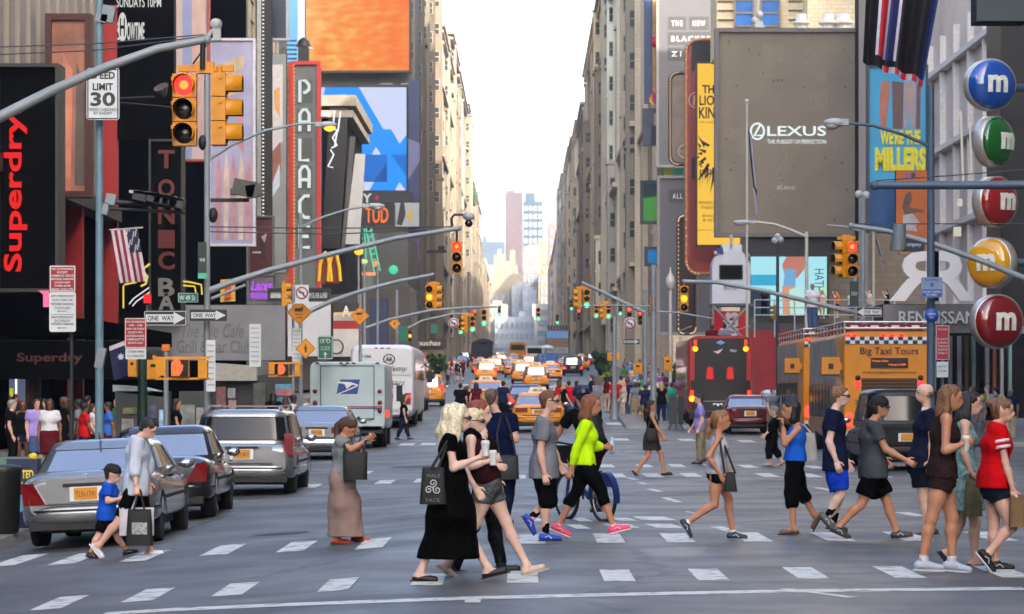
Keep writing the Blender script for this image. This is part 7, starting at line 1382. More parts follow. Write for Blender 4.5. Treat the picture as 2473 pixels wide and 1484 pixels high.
# corner shop with vertical neon sign
g0 = gz(-15, 262) - 1; T = P(0, 252, 262).z; root = thing('shop_building', 'slim corner shop with stone cornice and black vertical neon sign', 'building', (-15.3, 271, g0)); STN = M((126, 118, 106), .7, 0, .2, .6, name='shop_stone')
x0, x1 = P(776, 0, 262).x, P(850, 0, 262).x
put(root, 'wall', lambda b: (b.mat(M((22, 20, 20), .6, spec=.1)), b.box(((x0 + x1) / 2 - .3, 276, (g0 + T) / 2), (x1 - x0 - .6, 27, T - g0))), True); put(root, 'cornice', lambda b: (b.mat(STN), b.box(((x0 + x1) / 2, 275, T + .2), (x1 - x0 + .8, 28.5, .9)), b.box(((x0 + x1) / 2, 275, T - .9), (x1 - x0 + .3, 28, .6))), True)
put(root, 'corner_column', lambda b: (b.mat(M((158, 160, 160), .4, .2, .1, 1)), b.poly([P(832, 590, 261.6), P(868, 590, 261.6), P(882, 372, 261.6), P(858, 372, 261.6)], .6, (0, 1, 0)), b.mat(M((60, 58, 56), .5)), b.poly([P(824, 600, 261.5), P(833, 600, 261.5), P(858, 330, 261.5), P(846, 330, 261.5)], .5, (0, 1, 0))), True)
root = thing('neon_sign', 'black vertical sign with white neon zigzag letters MAC', 'neon sign', P(806, 420, 261)); put(root, 'panel', lambda b: (b.mat(M((10, 10, 11), .3)), b.poly([P(776, 600, 261.2), P(822, 600, 261.2), P(840, 262, 261.2), P(796, 256, 261.2)], .5, (0, 1, 0))), True)
NE = EM((240, 240, 245), 1.3)
put(root, 'lettering', lambda b: (b.mat(NE), b.tube([P(808, 268, 261), P(804, 310, 261), P(818, 318, 261)], .07, 6), b.tube([P(822, 270, 261), P(817, 312, 261), P(803, 333, 261), P(814, 352, 261), P(800, 358, 261)], .07, 6), b.tube([P(814, 318, 261), P(808, 356, 261)], .07, 6), b.tube([P(798, 362, 261), P(806, 374, 261), P(792, 403, 261), P(804, 405, 261)], .07, 6)), True)
put(root, 'wall_lamp', lambda b: (b.mat(STEELW), b.box(P(775, 277, 260.5), (1.4, .3, .2)), b.mat(EM((255, 240, 220), 1.5)), b.ball(P(792, 277, 260.3), .2, 8, 6)), True)
# lower clutter on the left
r, w, h = board('dark red theatre poster above the purple neon', 601, 524, 660, 664, 160, M((70, 14, 22), .5, 0, .15, 1), .4, M((90, 92, 92), .5), .1); put(r, 'picture', lambda b: (shape(b, [(-w * .1, -h * .4), (w * .4, -h * .5), (w * .3, h * .1), (w * .5, h * .3), (w * .1, h * .2), (-w * .2, h * .4), (-w * .1, 0)], M((26, 12, 16), .5)), shape(b, [(w * .0, h * .3), (w * .5, h * .45), (w * .3, h * .1)], M((170, 140, 140), .5), -.034), shape(b, [(-w * .7, -h * .2), (w * .0, -h * .2), (w * .0, -h * .26), (-w * .7, -h * .26)], M((190, 170, 170), .5), -.036)))
r, w, h = board('grey board with glowing purple neon script reading Laces', 602, 664, 662, 726, 160, M((110, 96, 110), .5, 0, .2, 1), .4, name='neon_sign', cat='neon sign'); PU = EM((186, 70, 255), 1.6); words(r, [('Laces', 0, h * .15, w * 1.7, h * .75, PU, dict(shear=.3))]); put(r, 'bar', lambda b: shape(b, [(-w * .9, -h * .85), (w * .9, -h * .85), (w * .9, -h * .45), (-w * .9, -h * .45)], EM((160, 80, 220), 1.1)))
r, w, h = board('long white fascia with black letters ending in GER', 650, 700, 794, 724, 150, M((186, 188, 190), .5), .6, M((24, 24, 26), .5), .14, 'shop_sign', 'shop sign'); words(r, [('BURGER', w * .25, 0, w * 1.2, h * 1.1, M((50, 52, 54), .5))])
root = thing('arch_sign', 'yellow double arch sign beside the red theatre edge', 'sign', P(797, 640, 190)); put(root, 'arches', lambda b: (b.mat(M((226, 184, 20), .4)), [b.tube([P(x + dx, y, 190) for dx, y in ((-16, 680), (-13, 640), (-6, 616), (0, 610), (5, 618), (11, 645), (14, 680))], .12, 6) for x in (786, 808)]), True); put(root, 'board', lambda b: (b.mat(M((120, 22, 26), .5)), b.box(P(797, 650, 190.6), (1.1, .2, 1.8))), True)
root = thing('neon_sign', 'green neon tower frame with glowing bars behind the arches', 'neon sign', P(885, 620, 300)); GN = EM((60, 220, 170), 1.0); d = 300
put(root, 'bars', lambda b: (b.mat(GN), [b.tube([P(858 + k * .6, 556 + k * 12, d), P(876 + k * .4, 552 + k * 12, d)], .09, 5) for k in range(6)], [b.tube([P(890 + k * 2, 560 + k * 14, d), P(898 + k * 2, 556 + k * 14, d)], .08, 5) for k in range(7)], b.tube([P(880, 552, d), P(884, 640, d)], .08, 5), b.tube([P(884, 552, d), P(904, 660, d)], .08, 5), b.tube([P(896, 550, d), P(918, 655, d)], .08, 5), b.tube([P(845, 610, d), P(850, 660, d)], .1, 5)), True)
put(root, 'dome', lambda b: (b.mat(EM((240, 236, 150), 1.0)), b.ball(P(872, 632, d), (.7, .3, .25), 10, 6), b.mat(GN), b.ball(P(950, 652, d), .45, 10, 8), b.mat(EM((255, 150, 70), 1.2)), b.ball(P(908, 638, d), .3, 8, 6), b.box(P(880, 662, d), (2.2, .2, .3)), b.mat(EM((120, 230, 200), .8)), b.box(P(862, 645, d), (.8, .2, 1.2))), True)
root = thing('shop_building', 'dark glazed shop block under the amber display', 'building', P(930, 660, 310)); put(root, 'wall', lambda b: (b.mat(M((52, 56, 56), .3, 0, .2, .3)), b.poly([P(885, 560, 310), P(985, 560, 310), P(985, 860, 310), P(885, 860, 310)], 30, (0, 1, 0))), True)
root = thing('shop_building', 'row of grey and red fast food fronts low on the left', 'building', P(860, 790, 185)); put(root, 'wall', lambda b: (b.mat(M((70, 66, 62), .6, 0, .3, .5)), b.poly([P(690, 726, 200), P(990, 690, 200), P(1000, 900, 200), P(690, 950, 200)], 12, (0, 1, 0))), True)
for y0, y1, c in ((755, 775, (190, 190, 188)), (775, 795, (160, 30, 34)), (795, 862, (198, 196, 190)), (732, 755, (40, 40, 42))): put(root, 'fascia', lambda b: (b.mat(M(c, .5, 0, .1, 1)), b.poly([P(798, y0, 199.6), P(868, y0, 199.6), P(868, y1, 199.6), P(798, y1, 199.6)], .3, (0, 1, 0))), True)
put(root, 'lettering', lambda b: (b.mat(WHITE), b.text('A', P(836, 752, 199.2), w=.55, h=.7, depth=.02, bold=.04), b.mat(M((60, 66, 80), .5)), b.lathe(P(812, 838, 199.2), [(.5, 0), (.5, .03), (.4, .03), (.4, 0)], 18, (0, -1, 0)), b.mat(EM((255, 200, 90), 1.0)), b.tube([P(800, 758, 199.2), P(862, 754, 199.2)], .05, 5)), True)
r, w, h = board('navy column poster on the far left pavement', 893, 722, 936, 836, 160, M((40, 50, 82), .5, 0, .1, 1), .6, name='poster_column', cat='poster column')
# hoarding over the left shops
r, w, h = board('wide grey hoarding with dim script lettering above the left shops', 352, 736, 690, 872, 112.8, M((122, 124, 128), .6, 0, .18, .6, name='hoarding_grey'), .5, name='hoarding', cat='hoarding'); GS = M((100, 102, 108), .6); s_ = 112.8 / F
words(r, [('The Ale Cafe', -.10, .08, 150 * s_, 34 * s_, GS, dict(shear=.3)), ('Grill & Bar Club', -.05, -.5, 180 * s_, 30 * s_, GS, dict(bold=.01))])
r, w, h = board('large pale grey lorry-like box panel behind the diamond signs', 694, 728, 800, 862, 142, M((196, 198, 202), .5, 0, .06, .6), 1.5, name='hoarding', cat='hoarding')
# neon and awnings at far left
root = thing('neon_sign', 'yellow and white neon outlines beside the bar sign', 'neon sign', P(350, 690, 106)); d = 106; YN, WN, RN = EM((230, 200, 70), 1.1), EM((230, 230, 235), 1.0), EM((240, 30, 40), 1.2)
put(root, 'tubes', lambda b: (b.mat(YN), b.tube([P(362, 638, d), P(348, 648, d), P(346, 656, d), P(356, 668, d), P(352, 686, d), P(340, 692, d)], .04, 6), b.tube([P(298, 690, d), P(298, 745, d)], .03, 6), b.tube([P(300, 688, d), P(330, 682, d)], .03, 6), b.mat(WN), b.tube([P(312, 735, d), P(322, 722, d), P(360, 695, d)], .025, 6), b.tube([P(320, 740, d), P(330, 728, d), P(362, 706, d)], .025, 6), b.mat(RN), b.box(P(356, 722, d), (.26, .06, .3))), True)
put(root, 'tubes', lambda b: (b.mat(YN), b.tube([P(442, 680, d), P(460, 682, d), P(486, 688, d), P(488, 712, d)], .03, 6), b.tube([P(442, 690, d), P(470, 692, d), P(474, 712, d)], .03, 6)), True)
root = thing('shop_sign', 'pink lit number one sign at the left edge', 'shop sign', P(103, 725, 86)); put(root, 'panel', lambda b: (b.mat(EM((255, 120, 170), 1.0)), b.poly([P(92, 702, 86), P(118, 702, 86), P(118, 742, 86), P(104, 742, 86), P(104, 712, 86)], .1, (0, 1, 0))), True)
root = thing('banner', 'small yellow and orange banner beside the grey mast arm', 'banner', P(548, 700, 120)); put(root, 'panel', lambda b: (b.mat(M((206, 160, 40), .5)), b.poly([P(532, 676, 120), P(568, 674, 120), P(568, 728, 120), P(532, 730, 120)], .1, (0, 1, 0)), b.mat(M((190, 70, 30), .5)), b.poly([P(542, 690, 119.9), P(558, 690, 119.9), P(558, 720, 119.9), P(542, 722, 119.9)])), True)
def floods(label, xs, y, d):
 root = thing('floodlight_row', label, 'floodlights', P(xs[0], y, d))
 for i, x in enumerate(xs): put(root, 'floodlight', lambda b: (b.mat(M((60, 62, 64), .4, .4)), b.box(P(x, y + i * 4, d), (.5, .6, .34), ry=.25), b.mat(STEELW), b.box(P(x - 4, y - 8 + i * 4, d), (.62, .6, .1), ry=.1)), True)
 put(root, 'rail', lambda b: (b.mat(M((46, 48, 50), .5)), b.tube([P(148, y + 6, d + .3), P(xs[-1] + 20, y + 26, d + .3)], .08, 6), b.tube([P(148, y + 24, d + .3), P(xs[-1] + 20, y + 40, d + .3)], .06, 6)), True)
floods('row of floodlights on a rail across the dark left shop fronts', [340, 372, 392, 412, 428], 474, 108);
root = thing('floodlight', 'cluster of dark floodlights on a bar beside the faded poster', 'floodlight', P(592, 462, 100)); put(root, 'lamp', lambda b: (b.mat(M((64, 64, 62), .4, .3)), b.box(P(590, 455, 100), (.7, .5, .5), ry=.2), b.box(P(614, 462, 100), (.5, .5, .4), ry=-.2), b.box(P(568, 464, 100), (.3, .3, .2))), True); put(root, 'bar', lambda b: (b.mat(DKPL), b.box(P(555, 484, 100.2), (1.25, .1, .12))), True)
root = thing('spotlight', 'shiny funnel lamps beside the yellow signal pair', 'spotlight', P(396, 225, 100)); put(root, 'lamp', lambda b: (b.mat(M((130, 120, 124), .25, .7)), b.lathe(P(398, 232, 100), [(.06, 0), (.12, .1), (.26, .34)], 14, (-.3, -.5, .8)), b.mat(DKPL), b.tube([P(288, 238, 100), P(372, 234, 100)], .03, 6), b.tube([P(288, 248, 100), P(420, 260, 100)], .025, 6)), True)
# shop fronts at street level on the far left
root = thing('shop_window', 'lit shop window with a white neon frame at the far left', 'shop window', P(30, 960, 91)); put(root, 'display', lambda b: (b.mat(EM((110, 120, 150), .6)), b.poly([P(22, 905, 91.2), P(60, 905, 91.2), P(60, 1030, 91.2), P(22, 1030, 91.2)], .1, (0, 1, 0)), b.mat(EM((210, 210, 40), .8)), b.poly([P(23, 938, 91), P(32, 938, 91), P(32, 1000, 91), P(23, 1000, 91)]), b.mat(M((20, 24, 40), .5)), b.poly([P(23, 955, 90.9), P(34, 965, 90.9), P(34, 990, 90.9), P(23, 990, 90.9)])), True); put(root, 'neon_frame', lambda b: (b.mat(EM((235, 225, 255), 1.6)), b.tube([P(22, 906, 90.8), P(36, 906, 90.8), P(39, 910, 90.8), P(39, 1015, 90.8)], .03, 6)), True)
root = thing('shop_poster', 'red poster with a vertical line of letters beside the lit window', 'poster', P(68, 940, 92)); put(root, 'panel', lambda b: (b.mat(M((34, 34, 36), .5)), b.poly([P(44, 895, 92.3), P(98, 895, 92.3), P(98, 1040, 92.3), P(44, 1040, 92.3)], .1, (0, 1, 0)), b.mat(M((96, 24, 28), .5)), b.poly([P(58, 905, 92.1), P(82, 905, 92.1), P(82, 976, 92.1), P(58, 976, 92.1)]), b.mat(M((150, 40, 20), .5)), b.poly([P(50, 880, 92), P(102, 880, 92), P(102, 893, 92), P(50, 893, 92)], .2, (0, 1, 0)), b.mat(M((180, 130, 120), .5)), b.text('CERAMICS', P(66, 940, 92.0), w=62 * 92 / F, h=8 * 92 / F, ux=(0, 0, 1), uy=(-1, 0, 0), depth=.01)), True)
for lab, x0_, x1_, c, d in (('dark red column of the left shop front', 186, 202, (100, 10, 16), 96), ('thin white pillar of the left shop front', 164, 169, (170, 166, 160), 94)):
 root = thing('shop_pillar', lab, 'pillar', GP(x0_, d)); put(root, 'shaft', lambda b: (b.mat(M(c, .5)), b.box((P((x0_ + x1_) / 2, 0, d).x, d, 2.0), ((x1_ - x0_) * d / F, .3, 4.6))), True)
root = thing('phone_kiosk', 'grey street kiosk with posters and a pale roof on the left pavement', 'kiosk', GP(440, 86)); d = 86
put(root, 'cabinet', lambda b: (b.mat(M((62, 66, 66), .5, .2, .2, 1)), [b.poly([P(a, 945, d), P(c, 945, d), P(c, 1075, d), P(a, 1075, d)], 1.2, (0, 1, 0)) for a, c in ((278, 340), (356, 402), (432, 505))]), True)
put(root, 'roof', lambda b: (b.mat(M((150, 160, 164), .4, .3)), b.poly([P(272, 930, d), P(336, 934, d), P(400, 950, d), P(400, 960, d), P(272, 946, d)], 1.4, (0, 1, 0))), True)
for x0_, x1_, y0, y1, c in ((434, 470, 978, 1040, (120, 126, 122)), (474, 498, 985, 1030, (150, 150, 146)), (294, 322, 1012, 1050, (150, 150, 148)), (296, 330, 985, 1000, (120, 120, 80)), (362, 378, 980, 1010, (70, 80, 110)), (384, 394, 990, 1046, (150, 190, 216))): put(root, 'poster', lambda b: (b.mat(M(c, .5, 0, .5, 4)), b.poly([P(x0_, y0, d - .1), P(x1_, y0, d - .1), P(x1_, y1, d - .1), P(x0_, y1, d - .1)], .05, (0, 1, 0))), True)
root = thing('storefront', 'shop front with small framed posters under a pale blind behind the parking strip', 'storefront', GP(560, 104)); d = 104
put(root, 'blind', lambda b: (b.mat(M((160, 158, 150), .6)), b.poly([P(508, 876, d), P(620, 884, d), P(620, 920, d), P(508, 920, d)], .5, (0, 1, 0))), True); put(root, 'wall', lambda b: (b.mat(M((44, 44, 44), .5, 0, .3, 1)), b.poly([P(505, 920, d + .6), P(700, 900, d + .6), P(700, 1075, d + .6), P(505, 1075, d + .6)], .5, (0, 1, 0))), True)
for x0_, x1_, y0, y1, c in ((522, 545, 935, 990, (110, 70, 70)), (550, 568, 938, 962, (140, 136, 140)), (552, 570, 966, 992, (150, 120, 116)), (665, 706, 928, 972, (84, 150, 176)), (668, 704, 940, 956, (176, 100, 104)), (612, 640, 925, 1000, (70, 74, 70))): put(root, 'poster', lambda b: (b.mat(M(c, .5, 0, .4, 4)), b.poly([P(x0_, y0, d - .3 - .1 * (y0 == 940)), P(x1_, y0, d - .3 - .1 * (y0 == 940)), P(x1_, y1, d - .3 - .1 * (y0 == 940)), P(x0_, y1, d - .3 - .1 * (y0 == 940))], .04, (0, 1, 0))), True)
# --- right side --------------------------------------------------------------------
SAND = M((126, 116, 98), .8, 0, .10, .5, .15, 3, name='sand_board'); r, w, h = board('giant sand coloured car billboard with the word Lexus in white', 1731, 74, 2073, 568, 190, SAND, .9, M((104, 98, 92), .5), .25); s_ = 190 / F; cx, cz = 1902, 321
LW = EM((232, 246, 248), 1.1); words(r, [('LEXUS', (1924 - cx) * s_, (cz - 317) * s_, 142 * s_, 24 * s_, LW, dict(bold=.012)), ('THE PURSUIT OF PERFECTION', (1924 - cx) * s_, (cz - 343) * s_, 142 * s_, 10 * s_, LW), ('#Lexus', (1898 - cx) * s_, (cz - 453) * s_, 44 * s_, 12 * s_, M((190, 190, 184), .5))])
put(r, 'emblem', lambda b: (b.mat(LW), [b.tube([((1829 - cx) * s_ + math.cos(2 * math.pi * k / 24) * 16 * s_, -.05, (cz - 318) * s_ + math.sin(2 * math.pi * k / 24) * 19 * s_) for k in range(25)], .06, 6)], b.tube([((1836 - cx) * s_, -.05, (cz - 302) * s_), ((1822 - cx) * s_, -.05, (cz - 328) * s_), ((1843 - cx) * s_, -.05, (cz - 328) * s_)], .07, 6)))
def spots(b):
 b.mat(M((92, 84, 68), .9)); q = random.Random(5)
 for _ in range(34): x, z = q.uniform(-w * .92, w * .92), q.uniform(-h * .92, h * .92); s2 = q.uniform(.06, .14); b.box((x, -.024 - .0004 * _, z), (s2, .012, s2))
 for k in range(3): b.box(((1868 + 10 * k - cx) * s_, -.022, (cz - 195) * s_), (.14, .012, .14))
 b.mat(M((130, 120, 102), .8))
 for _ in range(12): b.box((q.uniform(-w * .8, w * .8), -.0205 - .0003 * _, q.uniform(-h * .8, h * .8)), (q.uniform(.6, 1.4), .008, q.uniform(.6, 1.4)))
put(r, 'dot_pattern', spots)
r, w, h = board('grey side column between car billboard and film poster', 2073, -10, 2098, 830, 188, M((124, 120, 114), .6, 0, .1, .4), 2.0, name='corner_column', cat='column')
for i, x in enumerate((1935, 2000, 2036)):
 c = P(x, 70, 196); root = thing('roof_vent', ('smallest', 'middle', 'largest')[i] + ' of three white roof vents above the car billboard', 'roof vent', c, 0, 'white roof vents above the car billboard'); b = MB(M((220, 216, 204), .5)); k = (.9, 1.0, 1.15)[i]; b.lathe((0, 0, -.2), [(.5 * k, 0), (.42 * k, .2), (.42 * k, .45), (.62 * k, .5), (.62 * k, .62), (.36 * k, .75), (.36 * k, 1.1), (.3 * k, 1.12), (0, 1.12)], 16); b.build('cowl', root, world=False)
for lab, x, y, d in (('white roof camera mast above the car billboard', 1828, 42, 203),):
 root = thing('camera_mast', lab, 'camera mast', P(x, 75, d)); put(root, 'mast', lambda b: (b.mat(STEELW), b.tube([P(x, 78, d), P(x, -10, d)], .08, 6), b.box(P(x + 5, 60, d), (.5, .4, .4)), b.ball(P(x - 6, 50, d), .22, 8, 6), b.ball(P(x + 6, 36, d), .26, 8, 6), b.box(P(x + 12, 66, d), (.3, .3, .3))), True)
# grey telephone billboards
GB = M((88, 88, 91), .5, 0, .05, .6, name='phone_grey'); GB2 = M((66, 66, 68), .5); WB = M((200, 200, 200), .5)
def phone(label, x0, y0, x1, y1, d, rows):
 r, w, h = board(label, x0, y0, x1, y1, d, GB, .6, M((130, 128, 122), .5), .22); s_ = d / F; cx, cz = (x0 + x1) / 2, (y0 + y1) / 2; b = MB()
 for t, xx, y, ww in rows: b.mat(GB2); b.box(((xx - cx) * s_, -.022, (cz - y) * s_), (ww * s_, .02, 32 * s_)); b.mat(WB); b.text(t, ((xx - cx) * s_, -.034, (cz - y) * s_), w=(ww - 18) * s_, h=13 * s_, depth=.012, bold=.03, space=1.4)
 b.build('lettering', r, world=False)
phone('tall grey billboard with white words THE NEW BLACK in boxes', 1588, -30, 1738, 402, 256, (('THE', 1635, 57, 44), ('NEW', 1688, 57, 48), ('BLACKBERRY', 1690, 94, 156), ('Z10', 1642, 131, 60))); phone('lower grey billboard beginning with ALL W', 1590, 428, 1738, 806, 250, (('ALL', 1636, 474, 42), ('WHITE', 1692, 474, 62)))
# brown restaurant signs
BRN = M((70, 54, 46), .45, 0, .2, 1, name='sign_brown'); BRR = M((150, 60, 48), .4, 0, .15, 1, name='sign_rust')
def rounded(label, x0, y0, x1, y1, d, m, edge, face=None, fc=None):
 a, c = P(x0, y0, d), P(x1, y1, d); wv, hv = c.x - a.x, a.z - c.z; root = thing('shop_sign', label, 'shop sign', Vector(((a.x + c.x) / 2, d, (a.z + c.z) / 2))); r_ = min(wv * .3, .9); pts = []
 for sx, sz, a0 in ((1, 1, 0), (-1, 1, 90), (-1, -1, 180), (1, -1, 270)):
  for k in range(6): an = R(a0 + 18 * k); pts.append((sx * (wv / 2 - r_) + r_ * math.cos(an), sz * (hv / 2 - r_) + r_ * math.sin(an)))
 b = MB(m); b.poly([(x, 0, z) for x, z in pts], .8, (0, 1, 0)); b.build('panel', root, world=False); b = MB(edge); b.tube([(x, -.02, z) for x, z in pts + pts[:2]], .14, 6, False); b.build('rim', root, world=False); b = MB(EM((255, 220, 170), 1.0))
 for k, (x, z) in enumerate(pts): b.ball((x, -.18, z), .06, 6, 4)
 for k in range(26): b.ball((-wv / 2, -.18, -hv / 2 + r_ + (hv - 2 * r_) * k / 25), .06, 6, 4)
 q = b.build('bulbs', root, world=False); q['kind'] = 'stuff'
 if face: b = MB(fc); b.poly([(x * face[0], -.03, z * face[1]) for x, z in pts], .02, (0, 1, 0)); b.build('face', root, world=False)
 return root, wv / 2, hv / 2
r, w, h = rounded('brown rounded vertical sign left of the yellow poster', 1618, 176, 1682, 398, 240, BRN, M((60, 44, 40), .4), (.86, .95), M((120, 106, 94), .5, 0, .25, 1)); put(r, 'emblem', lambda b: (b.mat(M((176, 160, 140), .5)), b.lathe((w * .1, -.06, -h * .72), [(.55, 0), (.55, .03), (.45, .03), (.45, 0)], 18, (0, -1, 0)), b.text('ROCK', (w * .1, -.06, -h * .72), w=.8, h=.2, depth=.02)))
r, w, h = rounded('tall rust red rounded sign behind the yellow musical poster', 1657, 96, 1762, 662, 226, BRR, M((176, 116, 84), .4), (.8, .9), M((128, 44, 38), .45, 0, .1, 1)); put(r, 'emblem', lambda b: (b.mat(M((190, 150, 140), .5)), b.lathe((-w * .52, -.08, h * .48), [(.62, 0), (.62, .03), (.52, .03), (.52, 0)], 20, (0, -1, 0)), b.text('R', (-w * .52, -.08, h * .48), w=.5, h=.7, depth=.02, bold=.02), b.mat(BLACK), b.box((0, -.05, h * .86), (w * 1.5, .06, 2.2)), b.box((-w * .4, -.05, -h * .1), (w * .7, .05, 1.6))))
r, w, h = rounded('narrow dark brown bulb edged sign low on the right', 1638, 522, 1680, 806, 236, M((56, 38, 36), .5), M((70, 48, 44), .4))
YP = EM((255, 202, 70), 1.0, 'lit_yellow'); r, w, h = board('bright yellow lit musical poster with black mane-like strokes', 1682, 152, 1806, 594, 214, YP, .5, M((60, 34, 20), .5), .12); s_ = 214 / F; cx, cz = 1744, 373; DB = M((44, 20, 8), .6)
words(r, [('THE', (1716 - cx) * s_, (cz - 216) * s_, 40 * s_, 20 * s_, DB, dict(bold=.03)), ('LION', (1716 - cx) * s_, (cz - 243) * s_, 54 * s_, 24 * s_, DB, dict(bold=.02)), ('KING', (1716 - cx) * s_, (cz - 273) * s_, 56 * s_, 28 * s_, DB, dict(bold=.02)), ('THE LANDMARK', (1716 - cx) * s_, (cz - 296) * s_, 52 * s_, 5 * s_, M((170, 110, 20), .5)), ('MINSKOFF', (1714 - cx) * s_, (cz - 490) * s_, 52 * s_, 8 * s_, DB), ('THEATRE', (1714 - cx) * s_, (cz - 502) * s_, 44 * s_, 8 * s_, DB), ("B'WAY", (1716 - cx) * s_, (cz - 522) * s_, 38 * s_, 7 * s_, DB), ('& 45TH', (1716 - cx) * s_, (cz - 532) * s_, 38 * s_, 7 * s_, DB), ('booking now', (1710 - cx) * s_, (cz - 556) * s_, 50 * s_, 7 * s_, M((190, 90, 20), .5))])
def mane(b):
 for k in range(26):
  a = R(140 + 230 * k / 26); c0 = Vector(((1738 - cx) * s_, 0, (cz - 375) * s_)); u = Vector((math.cos(a), 0, math.sin(a))); v = Vector((-u.z, 0, u.x)); l0, l1 = (34 + 8 * (k % 3)) * s_, (56 + 14 * ((k * 7) % 4)) * s_; p0, p1 = c0 + u * l0, c0 + u * l1
  q = [p0 + v * .12, p0 - v * .12, p1 + v * .03]
  q = [(min(max(p.x, -w * .98), w * .98), p.z) for p in q]; shape(b, q, DB, -.03)
 for k in range(9): x = (1690 + k * 6 - cx) * s_; shape(b, [(x, (cz - 410) * s_), (x + .11, (cz - 410) * s_), (x - .02, (cz - 458 + (k % 3) * 8) * s_)], DB, -.034)
put(r, 'strokes', mane)
# band of posters on the grey wall left of the telephone billboards
d = 258
for lab, x0_, y0, x1_, y1, m in (('narrow deep blue vertical banner on the right side canyon', 1556, -30, 1574, 250, M((30, 60, 100), .4)), ('tan strip with a red disc beside the blue banner', 1575, -30, 1590, 222, M((170, 128, 80), .5, 0, .3, 1)), ('dark poster with a seated black figure on the right', 1552, 262, 1606, 352, M((70, 72, 90), .5, 0, .3, 1)), ('green football screen in a dark frame on the right', 1550, 440, 1594, 538, EM((70, 150, 60), .8)), ('turquoise and yellow poster strip above the lower grey billboard', 1600, 358, 1668, 424, M((96, 190, 160), .5, 0, .2, 1)), ('blue lit square sign low on the right', 1560, 600, 1592, 640, EM((20, 120, 190), .8))):
 r, w, h = board(lab, x0_, y0, x1_, y1, d, m, .5, M((34, 38, 44), .5) if 'frame' in lab or 'blue lit' in lab else None, .25)
 if 'disc' in lab: put(r, 'disc', lambda b: (b.mat(M((196, 40, 60), .5)), b.lathe((w * .5, -.03, -h * .05), [(.5, 0), (.5, .04), (0, .04)], 18, (0, -1, 0))))
 if 'seated' in lab: put(r, 'picture', lambda b: (shape(b, [(-w * .3, -h), (w * .6, -h), (w * .5, h * .1), (w * .1, h * .3), (-w * .2, 0)], BLACK), shape(b, [(w * .0, h * .05), (w * .25, h * .1), (w * .2, h * .75), (w * .0, h * .7)], M((170, 140, 130), .5), -.034)))
 if 'football' in lab: put(r, 'picture', lambda b: shape(b, [(-w * .9, h * .2), (w * .9, h * .3), (w * .9, h * .95), (-w * .9, h * .95)], EM((34, 60, 66), .8)))
 if 'turquoise' in lab: put(r, 'picture', lambda b: shape(b, [(-w * .9, -h), (-w * .3, -h), (-w * .5, h), (-w * .9, h)], M((190, 200, 60), .5)))
root = thing('fan_logo', 'rainbow feather fan logo on the right side canyon', 'logo sign', P(1580, 238, 257)); d = 257
for k, c in enumerate(((226, 190, 40), (226, 120, 40), (206, 40, 50), (110, 70, 160), (40, 110, 200), (60, 170, 80))):
 a0, a1 = R(170 - k * 26.6), R(170 - (k + 1) * 26.6); put(root, 'feather', lambda b: (b.mat(EM(c, .8)), b.poly([P(1580, 254, d), P(1580 + 6 * math.cos(a0), 254 - 8 * math.sin(a0), d), P(1580 + 13 * math.cos(a0), 250 - 26 * math.sin(a0), d), P(1580 + 13 * math.cos(a1), 250 - 26 * math.sin(a1), d), P(1580 + 6 * math.cos(a1), 254 - 8 * math.sin(a1), d)][::-1], .1, (0, 1, 0))), True)
# recess, lit screens and red steps under the car billboard
r, w, h = board('black recess band directly under the car billboard', 1808, 571, 2073, 616, 190.4, M((22, 23, 26), .4), 1.0, name='shop_fascia', cat='fascia')
LC = EM((170, 232, 244), 1.0); r, w, h = board('bright cyan and white lit screen with an orange figure under the black band', 1810, 618, 1999, 764, 189, LC, .5, M((30, 34, 36), .4), .12, 'screen', 'screen'); s_ = 189 / F; cx, cz = 1904, 691
def lit(b):
 def q(pts, c, y): shape(b, [((x - cx) * s_, (cz - z) * s_) for x, z in pts], EM(c, .9), y)
 q([(1900, 619), (1945, 619), (1942, 650), (1925, 672), (1895, 668), (1888, 640)], (206, 130, 110), -.03); q([(1896, 648), (1922, 652), (1920, 700), (1890, 700)], (120, 180, 226), -.034); q([(1888, 692), (1918, 692), (1914, 762), (1890, 762)], (230, 160, 120), -.036); q([(1812, 664), (1880, 664), (1880, 690), (1812, 690)], (60, 180, 220), -.033); q([(1905, 700), (1936, 690), (1940, 762), (1908, 762)], (200, 244, 226), -.038); q([(1960, 690), (1996, 690), (1996, 762), (1960, 762)], (190, 246, 210), -.04); q([(1812, 700), (1860, 700), (1860, 762), (1812, 762)], (40, 60, 70), -.041)
put(r, 'picture', lit); words(r, [('HATHI', (1978 - cx) * s_, (cz - 680) * s_, 60 * s_, 22 * s_, EM((60, 110, 120), .6), dict(ux=(0, 0, -1), uy=(1, 0, 0)))])
g0 = gz(16, 186); root = thing('red_steps', 'glowing red glass steps with people standing on top, behind the buses', 'steps', (14.8, 188, g0 - 1)); x0_, x1_ = P(1822, 0, 184).x, P(2160, 0, 184).x
put(root, 'treads', lambda b: (b.mat(M((140, 20, 26), .25, 0, .2, 1)), [b.box(((x0_ + x1_) / 2, 184 + k * .8 + .4, (g0 - 1 + STEP_Z - 4.2 + k * .7) / 2), (x1_ - x0_, .8 - .004, STEP_Z - 4.2 + k * .7 - g0 + 1)) for k in range(6)], b.mat(M((60, 62, 66), .5)), b.box(((x0_ + x1_) / 2, 189.4, STEP_Z - .55 - 3), (x1_ - x0_, 1.0, 6.6))), True)
put(root, 'rail', lambda b: (b.mat(STEELW), [b.tube([(x0_, 183.9, STEP_Z + z), (x1_, 183.9, STEP_Z + z)], .035, 6) for z in (.1, .55, 1.0)], [b.tube([(x0_ + (x1_ - x0_) * k / 7, 183.9, STEP_Z - 1.2), (x0_ + (x1_ - x0_) * k / 7, 183.9, STEP_Z + 1.0)], .04, 6) for k in range(8)]), True)
